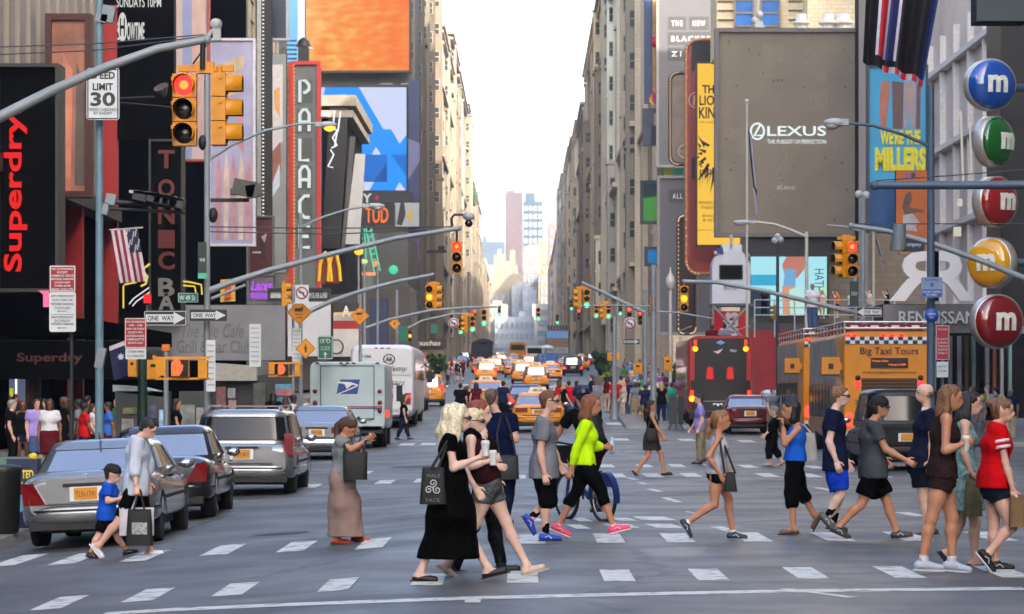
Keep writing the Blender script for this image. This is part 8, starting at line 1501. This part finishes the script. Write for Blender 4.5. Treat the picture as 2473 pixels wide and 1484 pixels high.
r, w, h = board('red ticket sign with white sideways letters behind crossed struts', 1716, 752, 1802, 818, 146, M((206, 24, 34), .45, 0, .06, 1), .3, name='ticket_sign', cat='sign'); s_ = 146 / F; words(r, [('tkts', 2 * s_, 0, 60 * s_, 44 * s_, WHITE, dict(ux=(0, 0, 1), uy=(-1, 0, 0), bold=.04))])
root = thing('watch_tower', 'white police watch cabin on crossed lift struts reading NYPD', 'watch tower', GP(1766, 140)); d = 140; WC = M((206, 208, 210), .45, 0, .06, 1, name='cabin_white')
put(root, 'cabin', lambda b: (b.mat(WC), b.poly([P(1720, 735, d), P(1812, 735, d), P(1812, 640, d), P(1804, 620, d), P(1790, 606, d), P(1744, 606, d), P(1728, 620, d), P(1720, 640, d)], 1.8, (0, 1, 0)), b.box(P(1766, 600, d + .8), (.9, .8, .3)), b.mat(M((80, 84, 90), .5)), b.box(P(1766, 738, d + .9), (1.9, 1.9, .12))), True)
put(root, 'window', lambda b: (b.mat(DKPL), b.poly([P(1737, 640, d - .05), P(1794, 640, d - .05), P(1794, 675, d - .05), P(1737, 675, d - .05)], .04, (0, 1, 0)), b.mat(M((6, 6, 8), .2, 0, 0, spec=.1)), b.poly([P(1741, 643, d - .08), P(1790, 643, d - .08), P(1790, 672, d - .08), P(1741, 672, d - .08)], .02, (0, 1, 0))), True)
put(root, 'lettering', lambda b: (b.mat(M((24, 70, 140), .5)), b.text('NYPD', P(1764, 694, d - .04), w=34 * d / F, h=12 * d / F, depth=.01, bold=.01, shear=.2)), True)
put(root, 'struts', lambda b: (b.mat(M((150, 150, 146), .4, .4)), b.tube([P(1722, 740, d), P(1806, 830, d)], .06, 6), b.tube([P(1806, 740, d), P(1722, 830, d)], .06, 6), b.tube([P(1722, 740, d), P(1722, 1010, d)], .05, 6), b.tube([P(1806, 740, d), P(1806, 1010, d)], .05, 6)), True)
put(root, 'aerials', lambda b: (b.mat(STEELW), b.tube([P(1766, 600, d), P(1766, 575, d)], .05, 6), b.box(P(1766, 578, d), (.12, .1, .4)), b.ball(P(1730, 612, d), .12, 8, 6), b.ball(P(1805, 618, d), .12, 8, 6), b.mat(M((40, 50, 120), .5)), b.box(P(1738, 606, d), (.3, .2, .25))), True)
# film posters
r, w, h = board("cyan film poster with yellow words WE'RE THE MILLERS", 2096, 160, 2238, 560, 150, M((60, 160, 196), .5, 0, .12, .4), .5, M((60, 66, 76), .5), .12); s_ = 150 / F; cx, cz = 2167, 360
YW = M((230, 214, 30), .5, name='poster_yellow'); words(r, [("WE'RE THE", (2174 - cx) * s_, (cz - 332) * s_, 98 * s_, 36 * s_, YW, dict(bold=.05, depth=.05)), ('MILLERS', (2175 - cx) * s_, (cz - 385) * s_, 124 * s_, 58 * s_, YW, dict(bold=.06, depth=.05))])
def legs(b):
 def q(pts, c, y): shape(b, [((x - cx) * s_, (cz - z) * s_) for x, z in pts], M(c, .5, 0, .15, 2), y)
 q([(2128, 195), (2150, 198), (2146, 250), (2140, 310), (2126, 312), (2124, 240)], (178, 108, 82), -.03); q([(2154, 196), (2182, 200), (2180, 312), (2156, 312)], (104, 76, 68), -.031); q([(2184, 196), (2212, 204), (2208, 312), (2200, 312), (2197, 240), (2192, 312), (2184, 312)], (170, 142, 130), -.032); q([(2214, 196), (2224, 200), (2222, 312), (2212, 312)], (122, 70, 60), -.033); q([(2098, 440), (2160, 440), (2160, 558), (2098, 558)], (30, 74, 120), -.024)
put(r, 'picture', legs)
r, w, h = board('orange sports poster with a dark crouching figure', 2163, 412, 2242, 580, 146, M((190, 96, 30), .5, 0, .15, .6), .4); s_ = 146 / F; cx, cz = 2202, 496
put(r, 'picture', lambda b: [shape(b, [((x - cx) * s_, (cz - z) * s_) for x, z in pts], M(c, .5, 0, .2, 2), y) for pts, c, y in (([(2186, 470), (2198, 462), (2202, 480), (2196, 500), (2210, 508), (2204, 528), (2186, 524), (2178, 500)], (100, 70, 54), -.03), ([(2180, 520), (2204, 516), (2222, 540), (2210, 545), (2216, 560), (2180, 556)], (176, 170, 166), -.033), ([(2196, 500), (2230, 508), (2230, 514), (2196, 512)], (110, 74, 56), -.035), ([(2186, 418), (2200, 418), (2200, 430), (2186, 430)], (150, 90, 140), -.03), ([(2200, 418), (2210, 418), (2210, 430), (2200, 430)], (50, 40, 60), -.031))])
r, w, h = board('small dark poster in a wooden frame under the orange sports poster', 2175, 575, 2236, 612, 144, M((26, 40, 56), .5), .3, M((170, 120, 60), .5), .12); words(r, [('company', 0, 0, w * 1.3, h * .5, WHITE, dict(shear=.2))])
# hotel front: double R emblem, letters, canopy
root = thing('hotel_emblem', 'big white double R emblem above the hotel letters', 'emblem', P(2250, 670, 112)); d = 112; EW = M((236, 232, 224), .5, 0, .05, 1, name='emblem_white')
put(root, 'letters', lambda b: (b.mat(EW), b.text('R', P(2294, 668, d), w=112 * d / F, h=120 * d / F, depth=.3, bold=.03), b.text('R', P(2206, 668, d), w=118 * d / F, h=120 * d / F, ux=(-1, 0, 0), depth=-.3, bold=.03)), True)
r, w, h = board('grey hotel canopy with white letters reading Renaissance', 2132, 735, 2440, 806, 114, M((128, 124, 118), .5, 0, .12, .6, name='canopy_grey'), 3.0, name='canopy', cat='canopy'); words(r, [('RENAISSANCE', -.0, .05, 232 * 114 / F, 30 * 114 / F, EW, dict(depth=.12, bold=.012))])
root = thing('storefront', 'glazed hotel front with white pillars under the canopy', 'storefront', GP(2370, 118)); d = 118
put(root, 'glazing', lambda b: (b.mat(M((30, 32, 34), .15, 0, .4, .6)), b.poly([P(2262, 806, d + 1), P(2560, 806, d + 1), P(2560, 1010, d + 1), P(2262, 1010, d + 1)], .3, (0, 1, 0))), True)
for x, c in ((2296, (170, 164, 150)), (2318, (196, 188, 176)), (2335, (120, 90, 60)), (2352, (150, 170, 160)), (2385, (206, 196, 180)), (2402, (180, 90, 60)), (2420, (206, 200, 190)), (2440, (150, 190, 170))): put(root, 'pillar', lambda b: (b.mat(M(c, .5, 0, .15, 1)), b.poly([P(x - 4, 812, d), P(x + 4, 812, d), P(x + 4, 1015, d), P(x - 4, 1015, d)], .3, (0, 1, 0))), True)
# sweets: five big lentils on dark column
root = thing('sign_column', 'black building column behind the coloured sweet signs', 'column', GP(2450, 97)); d = 97; put(root, 'shaft', lambda b: (b.mat(M((10, 10, 11), .4)), b.poly([P(2417, 30, d), P(2600, 30, d), P(2600, 770, d), P(2417, 770, d)], 3, (0, 1, 0))), True)
SW = [('blue', (14, 74, 160), 2393, 205, 63, 12), ('green', (12, 96, 18), 2405, 342, 62, 44), ('red', (150, 18, 12), 2408, 488, 62, 36), ('yellow', (228, 162, 8), 2392, 635, 62, -40), ('dark red', (128, 6, 10), 2410, 777, 66, 18)]
SW[4] = ('large dark red', (128, 6, 10), 2410, 777, 66, 18)
STM = M((196, 190, 178), .35, .5, .1, 2, name='lentil_rim'); LM = M((232, 232, 214), .5, name='lentil_letter')
for nm, c, x, y, rp, yaw in SW:
 d = 92; r_ = rp * d / F; o = P(x, y, d); root = thing('sweet_sign', f'{nm} round sweet sign with a white letter m and silver rim', 'round sign', o, R(yaw), 'round sweet signs at the right edge'); b = MB(STM); b.lathe((0, .34, 0), [(r_ * .9, 0), (r_, .05), (r_, .4), (r_ * .95, .42)], 40, (0, -1, 0)); b.build('rim', root, world=False)
 b = MB(M(c, .12, 0, 0, name='lentil_gloss', coat=1.0)); b.lathe((0, -.08, 0), [(r_ * .95 * math.cos(t), .32 * math.sin(t)) for t in [math.pi / 2 * k / 9 for k in range(10)]], 40, (0, -1, 0)); b.build('lentil', root, world=False)
 b = MB(LM); b.text('m', (.1 * r_, -.40, 0), w=r_ * .8, h=r_ * .66, depth=.05, bold=.035)
 vs = [Vector(p) for p in b.v]; rr = [math.hypot(p[0], p[2]) for p in b.v]; b.v = [(p[0], -.08 - .32 * math.sqrt(max(0, 1 - (q / (r_ * .95)) ** 2)) - (.05 if p[1] < -.42 else -.02), p[2]) for p, q in zip(b.v, rr)]; b.build('letter', root, world=False)
 b = MB(MASTB); b.tube([(.2, .4, 0), (r_ * 2.2, .9, 0)], .12, 8); b.build('arm', root, world=False)
r, w, h = board('grey green hanging box at the top right corner', 2356, -30, 2480, 54, 58, M((52, 64, 66), .5, 0, .05, 1), .6, name='hanging_sign', cat='sign')
root = thing('banner', 'orange advert panels on the hotel flank at the top right', 'banner', (21.5, 140, 16)); OR = M((216, 96, 50), .4, 0, .25, .4, name='reflection_orange')
put(root, 'panel', lambda b: (b.mat(OR), [b.box((21.45, y, z), (.12, 4.4, 3.7)) for y in (124.5, 129.5, 134.5) for z in (16.7, 20.9)], b.mat(M((150, 36, 40), .5, 0, .3, 1)), b.box((21.42, 119.5, 16.7), (.12, 4.4, 3.6))), True)  # the glass flank's orange reflection, put in as coloured panels
root = thing('wall_lamp', 'white bracket lamps on the hotel flank between poster and sweet signs', 'wall lamp', (21.0, 130, 9)); put(root, 'tubes', lambda b: (b.mat(EM((240, 236, 222), .6)), b.tube([P(2315, 290, 132), P(2312, 270, 132), P(2320, 268, 132), P(2326, 440, 132)], .05, 6), b.tube([P(2342, 290, 132), P(2346, 420, 132)], .04, 6), b.mat(EM((226, 220, 200), .8)), b.box(P(2312, 560, 132), (.3, .2, .4)), b.box(P(2318, 490, 132), (.2, .2, .3))), True)
# food stall, bushes
root = thing('food_stall', 'brown food stall with white script reading nuchas and a red awning', 'stall', GP(1040, 232)); d = 232
put(root, 'fascia', lambda b: (b.mat(M((56, 42, 38), .6)), b.poly([P(994, 820, d), P(1076, 820, d), P(1076, 840, d), P(994, 840, d)], 2.5, (0, 1, 0))), True); put(root, 'lettering', lambda b: (b.mat(M((206, 200, 190), .5)), b.text('nuchas', P(1036, 829, d - .05), w=56 * d / F, h=12 * d / F, depth=.02, shear=.15, bold=.02)), True)
put(root, 'awning', lambda b: (b.mat(M((190, 30, 40), .6)), b.poly([P(985, 855, d - 1.5), P(1030, 858, d - 1.5), P(1030, 872, d - 2.5), P(980, 870, d - 2.5)], .1, (0, 1, 0))), True); put(root, 'wall', lambda b: (b.mat(M((120, 106, 84), .6, 0, .3, 1)), b.poly([P(1005, 840, d + .3), P(1072, 840, d + .3), P(1072, 935, d + .3), P(1005, 935, d + .3)], 2.0, (0, 1, 0))), True)
def shrub(label, px, d, wpx, hpx, cols, planter=True, name='shrub', z0=None, n=1500, seed=1, leaf=.16):
 g = GP(px, d) if z0 is None else Vector(((px - CX) * d / F, d, z0)); root = thing(name, label, 'shrub', g); w = wpx * d / F / 2; h = hpx * d / F; q = random.Random(seed); base_z = .7 if planter else .0
 if planter: put(root, 'planter', lambda b: (b.mat(M((130, 120, 104), .8, 0, .2, 2)), b.lathe((0, 0, 0), [(w * .8, 0), (w * .95, .6), (w, .7), (w * .85, .7), (w * .8, .6), (0, .6)], 16)))
 put(root, 'stem', lambda b: (b.mat(M((70, 54, 40), .9)), [b.tube([(q.uniform(-.2, .2) * w, 0, base_z - .15), (q.uniform(-.4, .4) * w, q.uniform(-.3, .3) * w, base_z + h * .5), (q.uniform(-.7, .7) * w, q.uniform(-.5, .5) * w, base_z + h * .8)], [.05, .03, .015], 5) for _ in range(6)]))
 b = MB(); ms = [M(c, .6, 0, .2, 4, name='leaf') for c in cols]; cl = [(q.uniform(-.75, .75) * w, q.uniform(-.7, .7) * w, base_z + h * q.uniform(.2, .9), q.uniform(.25, .5)) for _ in range(16)]
 for _ in range(n):
  c = q.choice(cl); v = Vector((q.gauss(0, 1), q.gauss(0, 1), q.gauss(0, 1))).normalized() * q.uniform(.6, 1.05) * c[3]; p = Vector((c[0] + v.x * w, c[1] + v.y * w, c[2] + v.z * h * .45)); a = Vector((q.gauss(0, 1), q.gauss(0, 1), q.gauss(0, 1))).normalized(); e = a.orthogonal().normalized(); l = leaf * q.uniform(.6, 1.4); b.mat(ms[q.randrange(len(ms))]); b.add([p - a * l, p - e * l * .45, p + a * l, p + e * l * .45], [(0, 1, 2, 3)], False)
 b.build('foliage', root, world=False); return root
GR_ = [(56, 84, 34), (40, 64, 28), (86, 110, 44), (30, 48, 24)]
shrub('leafy green shrub in a planter beside the food stall', 1046, 205, 64, 70, GR_, seed=2, n=2200); shrub('round dark green bush left of the plaza poles', 1452, 240, 52, 58, [(36, 60, 30), (50, 76, 36), (26, 42, 24)], seed=3, n=2200); shrub('yellow green bush at the left end of the plaza crowd', 1474, 164, 30, 44, [(146, 156, 40), (120, 140, 40), (90, 110, 36)], seed=4, n=1200); shrub('dark hedge bush behind the red bus', 1650, 170, 46, 70, [(40, 70, 34), (30, 52, 28)], seed=5, n=1500)
shrub('tiny tree growing on a far left roof', 1138, 845, 26, 44, [(70, 96, 60), (50, 76, 46)], False, 'tree', z0=53, seed=6, n=900, leaf=.5)
# --- kerbside things at the left ------------------------------------------------------
root = thing('litter_bin', 'black litter bin on the kerb at the left edge', 'bin', GP(6, 45.5) + Vector((0, 0, .15))); b = MB(M((24, 26, 26), .5)); b.lathe((0, 0, 0), [(.2, 0), (.24, .04), (.28, .9), (.3, .96), (.27, 1.0), (.12, 1.02)], 16); b.build('drum', root, world=False)
root = thing('news_box', 'dark blue news box with yellow words Potted Potter', 'news box', GP(58, 47) + Vector((0, 0, .15))); b = MB(M((26, 38, 78), .45, 0, .15, 3)); b.box((0, 0, .62), (.46, .42, .86)); b.box((0, 0, .1), (.3, .3, .2)); b.mat(M((220, 186, 30), .5)); b.ball((.14, 0, 1.07), (.08, .1, .07), 10, 6); b.build('cabinet', root, world=False); b = MB(M((232, 208, 60), .5)); b.text('POTTED', (0, -.225, .82), w=.36, h=.13, depth=.01, bold=.03); b.text('POTTER', (0, -.225, .64), w=.36, h=.13, depth=.01, bold=.03); b.mat(M((110, 170, 210), .5)); b.box((0, -.215, .38), (.38, .02, .26)); b.build('lettering', root, world=False)
root = thing('planter_box', 'long pale green kerbside box with small notices behind the large silver saloon', 'planter box', GP(120, 52) + Vector((0, 0, .15))); b = MB(M((96, 124, 116), .5, 0, .15, 2)); b.box((0, 0, .45), (1.9, .4, .9)); b.build('case', root, world=False); b = MB(M((206, 170, 186), .5)); b.box((-.32, -.21, .72), (.26, .02, .18)); b.mat(M((170, 190, 190), .5)); b.box((-.02, -.21, .72), (.2, .02, .16)); b.build('notice', root, world=False)
root = thing('news_box', 'grey green news box behind the dark maroon car', 'news box', GP(470, 60) + Vector((0, 0, .15))); b = MB(M((70, 96, 94), .5, 0, .15, 2)); b.box((0, 0, .55), (.9, .45, 1.1)); b.build('cabinet', root, world=False); b = MB(M((190, 150, 170), .5)); b.box((-.1, -.235, 1.0), (.2, .02, .1)); b.build('notice', root, world=False)
root = thing('folded_sign', 'dark folded tripod stand in the road before the plaza', 'stand', GP(1632, 121)); b = MB(M((50, 54, 56), .5)); b.box((-.1, 0, .75), (.32, .1, 1.1)); b.mat(BLACK); b.box((.2, .05, .75), (.2, .1, 1.1))
for x in (-.3, 0, .3): b.tube([(x * .4, 0, .3), (x, -.15, .0)], .025, 5)
b.build('panel', root, world=False)
root = thing('barrier', 'pale metal crowd barrier beside the red bus', 'barrier', GP(1655, 126)); b = MB(M((130, 150, 150), .4, .4)); b.tube([(-.5, 0, 0), (-.5, 0, 1.1), (.5, 0, 1.1), (.5, 0, 0)], .025, 6); b.tube([(-.5, 0, .2), (.5, 0, .2)], .02, 6); [b.tube([(-.4 + .1 * k, 0, .2), (-.4 + .1 * k, 0, 1.1)], .01, 4) for k in range(9)]; b.build('frame', root, world=False)
# --- things carried ---------------------------------------------------------------------
def dof(k): return PEOPLE[k][2]
def tote(label, key, cx, cy, w, h, dy, m, straps, taper=(.88, 1), thick=.12, deco=None, name='bag'):
 """soft bag: w, h in pixels of the layout, dy metres nearer to (or behind) its owner"""
 d = dof(key) + dy; s = d / F; o = P(cx, cy + h / 2, d); root = thing(name, label, 'bag', o); W, H = w * s, h * s; b = MB(m); n = 8; rings = []
 for j in range(7):
  t = j / 6; f = 1 - (1 - taper[0]) * t; bul = 1 + .25 * math.sin(math.pi * t) ; rings.append([(W / 2 * f * se(math.cos(2 * math.pi * i / 24), 5), thick / 2 * bul * se(math.sin(2 * math.pi * i / 24), 3) * (1 - .5 * t), H * t + .02 * math.sin(i * 1.3) * (j == 6)) for i in range(24)])
 loft(b, rings); b.build('body', root, world=False)
 for pts in straps: b = MB(m); b.tube([Vector(((x - cx) * s, yy, (cy + h / 2 - y) * s)) for x, y, yy in pts], .014, 6); b.build('strap', root, world=False)
 if deco: b = MB(); deco(b, W, H, thick); b.build('print', root, world=False)
 return root
BAGK = M((14, 14, 15), .7, 0, .15, 6, .15, 30, name='bag_black'); BAGW = M((196, 192, 200), .7, name='bag_white')
def triskele(b, W, H, t):
 b.mat(M((206, 208, 210), .6)); y = -t * .66
 for k in range(3):
  a0 = R(90 + 120 * k); c = Vector((math.cos(a0), 0, math.sin(a0))) * W * .17; pts = []
  for j in range(15): an = a0 + math.pi + j * .62; rr = W * .15 * (1 - j / 17); pts.append(Vector((c.x + math.cos(an) * rr, y, H * .48 + c.z + math.sin(an) * rr)))
  b.tube([Vector((0, y, H * .48))] + pts, W * .022, 5)
 b.mat(M((110, 112, 116), .6)); b.text('MALE', (W * .02, y, H * .82), w=W * .48, h=H * .1, depth=.006); b.text('FACE', (0, y, H * .12), w=W * .5, h=H * .1, depth=.006)
tote('black cloth tote with a white three spiral print hanging from the blonde woman', 'blonde', 1046, 1176, 66, 84, -.3, BAGK, [((1040, 1134, 0), (1066, 1090, .02), (1084, 1058, .12)), ((1058, 1134, 0), (1072, 1094, .04), (1086, 1060, .16))], (.8, 1), .1, triskele)
tote('large black leather tote on the arm of the woman in the mauve skirt', 'mauve', 858, 1126, 58, 66, -.3, BAGK, [((836, 1094, 0), (828, 1066, .1), (824, 1056, .2)), ((876, 1094, 0), (882, 1068, .06), (886, 1062, .15))], (1.02, 1), .18)
tote('big dark messenger bag on the back of the man in the navy tee', 'navytee', 1225, 1130, 58, 56, -.3, M((24, 26, 34), .7, 0, .15, 6, name='bag_navy'), [((1206, 1104, 0), (1200, 1050, .05), (1210, 1005, .2)), ((1246, 1104, 0), (1236, 1050, .0), (1222, 1006, .15))], (.9, 1), .22)
tote('small black handbag at the hip of the girl in the grey tank top', 'greytank', 1764, 1166, 34, 44, -.3, BAGK, [((1750, 1144, 0), (1742, 1080, .06), (1738, 1050, .2)), ((1776, 1144, 0), (1756, 1090, .1), (1742, 1052, .22))], (.62, 1), .09)
tote('slouchy off white shoulder bag of the woman in the blue top', 'bluetop', 1956, 1080, 40, 66, .12, M((176, 172, 162), .8, 0, .2, 5, .2, 20, name='bag_canvas'), [((1948, 1050, 0), (1936, 1034, -.05), (1928, 1028, -.1)), ((1962, 1050, 0), (1940, 1026, 0), (1930, 1026, -.05))], (.6, 1), .2)
tote('black paper shopping bag with a grey print held by the man in the pale shirt', 'whiteshirt', 337, 1276, 66, 84, -.34, BAGK, [((322, 1236, 0), (330, 1205, .04), (336, 1184, .1)), ((350, 1236, 0), (342, 1205, .04), (337, 1184, .1))], (.86, 1), .14, lambda b, W, H, t: (b.mat(M((150, 152, 150), .6, 0, .6, 30)), b.box((.01, -t * .62, H * .5), (W * .55, .012, H * .34))))
tote('white paper carrier bag behind the black shopping bag', 'whiteshirt', 330, 1262, 84, 64, -.16, BAGW, [((318, 1232, 0), (328, 1206, 0), (335, 1184, -.06))], (1.0, 1), .1)
tote('brown paper bag hanging from the hand of the girl in the red jersey', 'jersey', 2456, 1236, 40, 74, -.25, M((120, 92, 60), .8, 0, .2, 5, name='bag_brown'), [((2448, 1200, 0), (2440, 1190, .03))], (.8, 1), .12)
tote('olive patterned bag between the teal dress and the red jersey', 'teal', 2350, 1205, 44, 84, -.28, M((86, 80, 52), .8, 0, .4, 12, name='bag_olive'), [((2340, 1164, 0), (2336, 1145, .04)), ((2360, 1164, 0), (2342, 1145, .04))], (.8, 1), .14)
tote('black shoulder bag of the woman in the short dark skirt', 'blackdress', 1573, 1050, 28, 28, -.25, BAGK, [((1564, 1038, 0), (1572, 1008, .1)), ((1584, 1038, 0), (1576, 1008, .1))], (.9, 1), .12)
def cup(label, key, cx, cy, dy, m=WHITE, h=.13, r=.04):
 o = P(cx, cy, dof(key) + dy); root = thing('coffee_cup', label, 'cup', o - Vector((0, 0, h / 2))); b = MB(m); b.lathe((0, 0, 0), [(r * .72, 0), (r, h * .9)], 14); b.build('cup', root, world=False); b = MB(WHITE); b.lathe((0, 0, h * .9), [(r * 1.08, 0), (r * 1.08, .012), (r * .9, .02), (r * .85, .03), (0, .03)], 14); b.build('lid', root, world=False)
cup('white lidded coffee cup held by the blonde woman', 'blonde', 1172, 1085, -.2); cup('white lidded coffee cup held by the cropped haired woman', 'scarf', 1190, 1108, -.2); cup('pale cup held by the tall girl in the dark romper', 'romper', 2333, 1072, -.18, M((200, 196, 184), .6))
root = thing('water_bottle', 'clear plastic water bottle in the hand of the lime top woman', 'bottle', P(1478, 1078, dof('lime') + .22)); b = MB(M((190, 204, 216), .15, 0, 0, name='bottle_plastic', spec=.8)); b.lathe((0, 0, -.1), [(.0, 0), (.033, .005), (.034, .07), (.03, .09), (.034, .11), (.032, .15), (.014, .19), (.014, .215), (0, .215)], 14); b.build('bottle', root, world=False)
# scarf and bicycle --------------------------------------------------------------------
r0, J0, d0, f0 = PEOPLE['scarf']; q = P(1138, 1052, d0) - r0.location; vs, fs = nets([pr(q + Vector((0, -.07, 0)), q + Vector((0, .07, 0)), .075, .075), pr(q + Vector((.05, -.05, -.02)), q + Vector((.09, 0, -.13)), .05, .03)], .014, .04, (), .004, 3, 40); mesh_part('scarf', r0, [(vs, fs, 0)], [cloth_m((14, 12, 14))])
def bicycle():
 d = dist(1415, 1257); g = GP(1413, d); yaw = R(118); root = thing('bicycle', 'blue hire bicycle ridden away behind the lime top woman', 'bicycle', g, yaw); BB = M((16, 36, 92), .35, 0, 0, name='bike_blue'); r_ = .33; wb = 1.06
 for nm, x in (('wheel', -wb / 2), ('wheel', wb / 2)):
  b = MB(TYRE); b.tube([(x + r_ * math.cos(2 * math.pi * k / 28), 0, r_ + r_ * math.sin(2 * math.pi * k / 28)) for k in range(29)], .026, 7, False); t = b.build(nm, root, world=False); b = MB(RIM); b.tube([(x + r_ * .9 * math.cos(2 * math.pi * k / 28), 0, r_ + r_ * .9 * math.sin(2 * math.pi * k / 28)) for k in range(29)], .012, 5, False)
  for k in range(16): a = 2 * math.pi * k / 16; b.tube([(x, .03 * (-1) ** k, r_), (x + r_ * .9 * math.cos(a), 0, r_ + r_ * .9 * math.sin(a))], .0035, 3)
  b.build('rim', t, world=False)
 b = MB(BB); b.tube([(-.12, 0, .32), (.36, 0, .62), (.43, 0, .84)], .035, 8); b.tube([(-.12, 0, .32), (-.24, 0, .74)], .03, 8); b.tube([(-.12, 0, .32), (-wb / 2, 0, r_)], .02, 6); b.tube([(.42, 0, .86), (.46, 0, .66), (wb / 2, .0, r_)], .022, 6); b.build('frame', root, world=False)
 for x in (-wb / 2, wb / 2):
  b = MB(BB); a0, a1 = (R(60), R(190)) if x < 0 else (R(10), R(150)); n = 10; p = []
  for k in range(n + 1):
   a = a0 + (a1 - a0) * k / n
   for y in (-.045, .045): p.append((x + (r_ + .05) * math.cos(a), y, r_ + (r_ + .05) * math.sin(a)))
  b.add(p, [(2 * k, 2 * k + 1, 2 * k + 3, 2 * k + 2) for k in range(n)], True)
  if x < 0: b.poly([(x + .36 * math.cos(1.3), -.04, r_ + .36 * math.sin(1.3)), (x + .37 * math.cos(2.0), -.04, r_ + .37 * math.sin(2.0)), (x + .36 * math.cos(2.7), -.04, r_ + .36 * math.sin(2.7)), (x - .1, -.04, r_ + .16)], .08, (0, 1, 0))
  b.build('mudguard', root, world=False)
 b = MB(BLACK); b.ball((-.27, 0, .98), (.13, .09, .05), 12, 6); b.tube([(-.24, 0, .74), (-.27, 0, .97)], .015, 6); b.build('saddle', root, world=False)
 b = MB(BLACK); b.tube([(.43, 0, .84), (.40, 0, 1.06), (.36, -.28, 1.1), (.26, -.32, 1.08)], .014, 6); b.tube([(.40, 0, 1.06), (.36, .28, 1.1), (.26, .32, 1.08)], .014, 6); b.build('handlebar', root, world=False); b = MB(BLACK); b.box((.56, 0, .92), (.2, .34, .26)); b.build('basket', root, world=False)
 b = MB(DKPL); b.lathe((-.12, -.05, .30), [(.09, 0), (.09, .015), (0, .015)], 16, (0, -1, 0)); b.box((-.12, -.1, .22), (.03, .02, .18)); b.box((-.12, -.14, .13), (.1, .09, .02)); b.box((-.12, .1, .39), (.03, .02, .18)); b.box((-.12, .14, .48), (.1, .09, .02)); b.build('crank', root, world=False)
 p = thing('person', 'cyclist in black with a dark helmet, mostly hidden by the lime top woman', 'person', g, yaw, GRP); V = Vector
 J = dict(hd=V((.12, 0, 1.72)), sh=V((.02, 0, 1.50)), hp=V((-.26, 0, 1.06)), side=[-1, 1], el=[V((.22, -.30, 1.26)), V((.22, .30, 1.26))], wr=[V((.30, -.31, 1.12)), V((.30, .31, 1.12))], kn=[V((.12, -.13, .66)), V((.16, .13, .84))], an=[V((-.10, -.14, .22)), V((-.10, .14, .56))], fa=[6, 6])
 build_person(p, J, V((1, 0, 0)), dict(h=.0145, skin='tan', top=('tee', (14, 14, 16), .08, .02), bot=('legs', (54, 16, 24), .9, .03, .01), hair=('short', (40, 30, 26)), cap=('helmet', (22, 30, 52)), shoe=('sneaker', (70, 62, 56)), seed=31, noface=True))
 pk = thing('backpack', 'black backpack on the cyclist', 'backpack', g, yaw); vs, fs = nets([pr((-.30, 0, 1.16), (-.18, 0, 1.44), .11, .10, (0, 1, 0), 1.35)], .016, .02); mesh_part('sack', pk, [(vs, fs, 0)], [BAGK]); b = MB(BAGK)
 for y in (-.1, .1): b.tube([(-.2, y, 1.50), (.04, y * 1.4, 1.58), (.1, y * 1.5, 1.4), (-.1, y * 1.6, 1.2)], .018, 5)
 b.build('strap', pk, world=False)
bicycle()
# air over the avenue
b = MB(); b.box((0, 1250, 62), (3100, 2800, 148)); hz = b.build('haze', origin=(0, 0, 0)); hz['kind'] = 'stuff'
m = bpy.data.materials.new('haze'); m.use_nodes = True; n = m.node_tree; n.nodes.remove(n.nodes['Principled BSDF']); v = n.nodes.new('ShaderNodeVolumePrincipled'); v.inputs['Density'].default_value = .00028; v.inputs['Color'].default_value = (.86, .92, 1, 1); v.inputs['Anisotropy'].default_value = .6
n.links.new(v.outputs[0], n.nodes['Material Output'].inputs['Volume']); hz.data.materials.append(m)
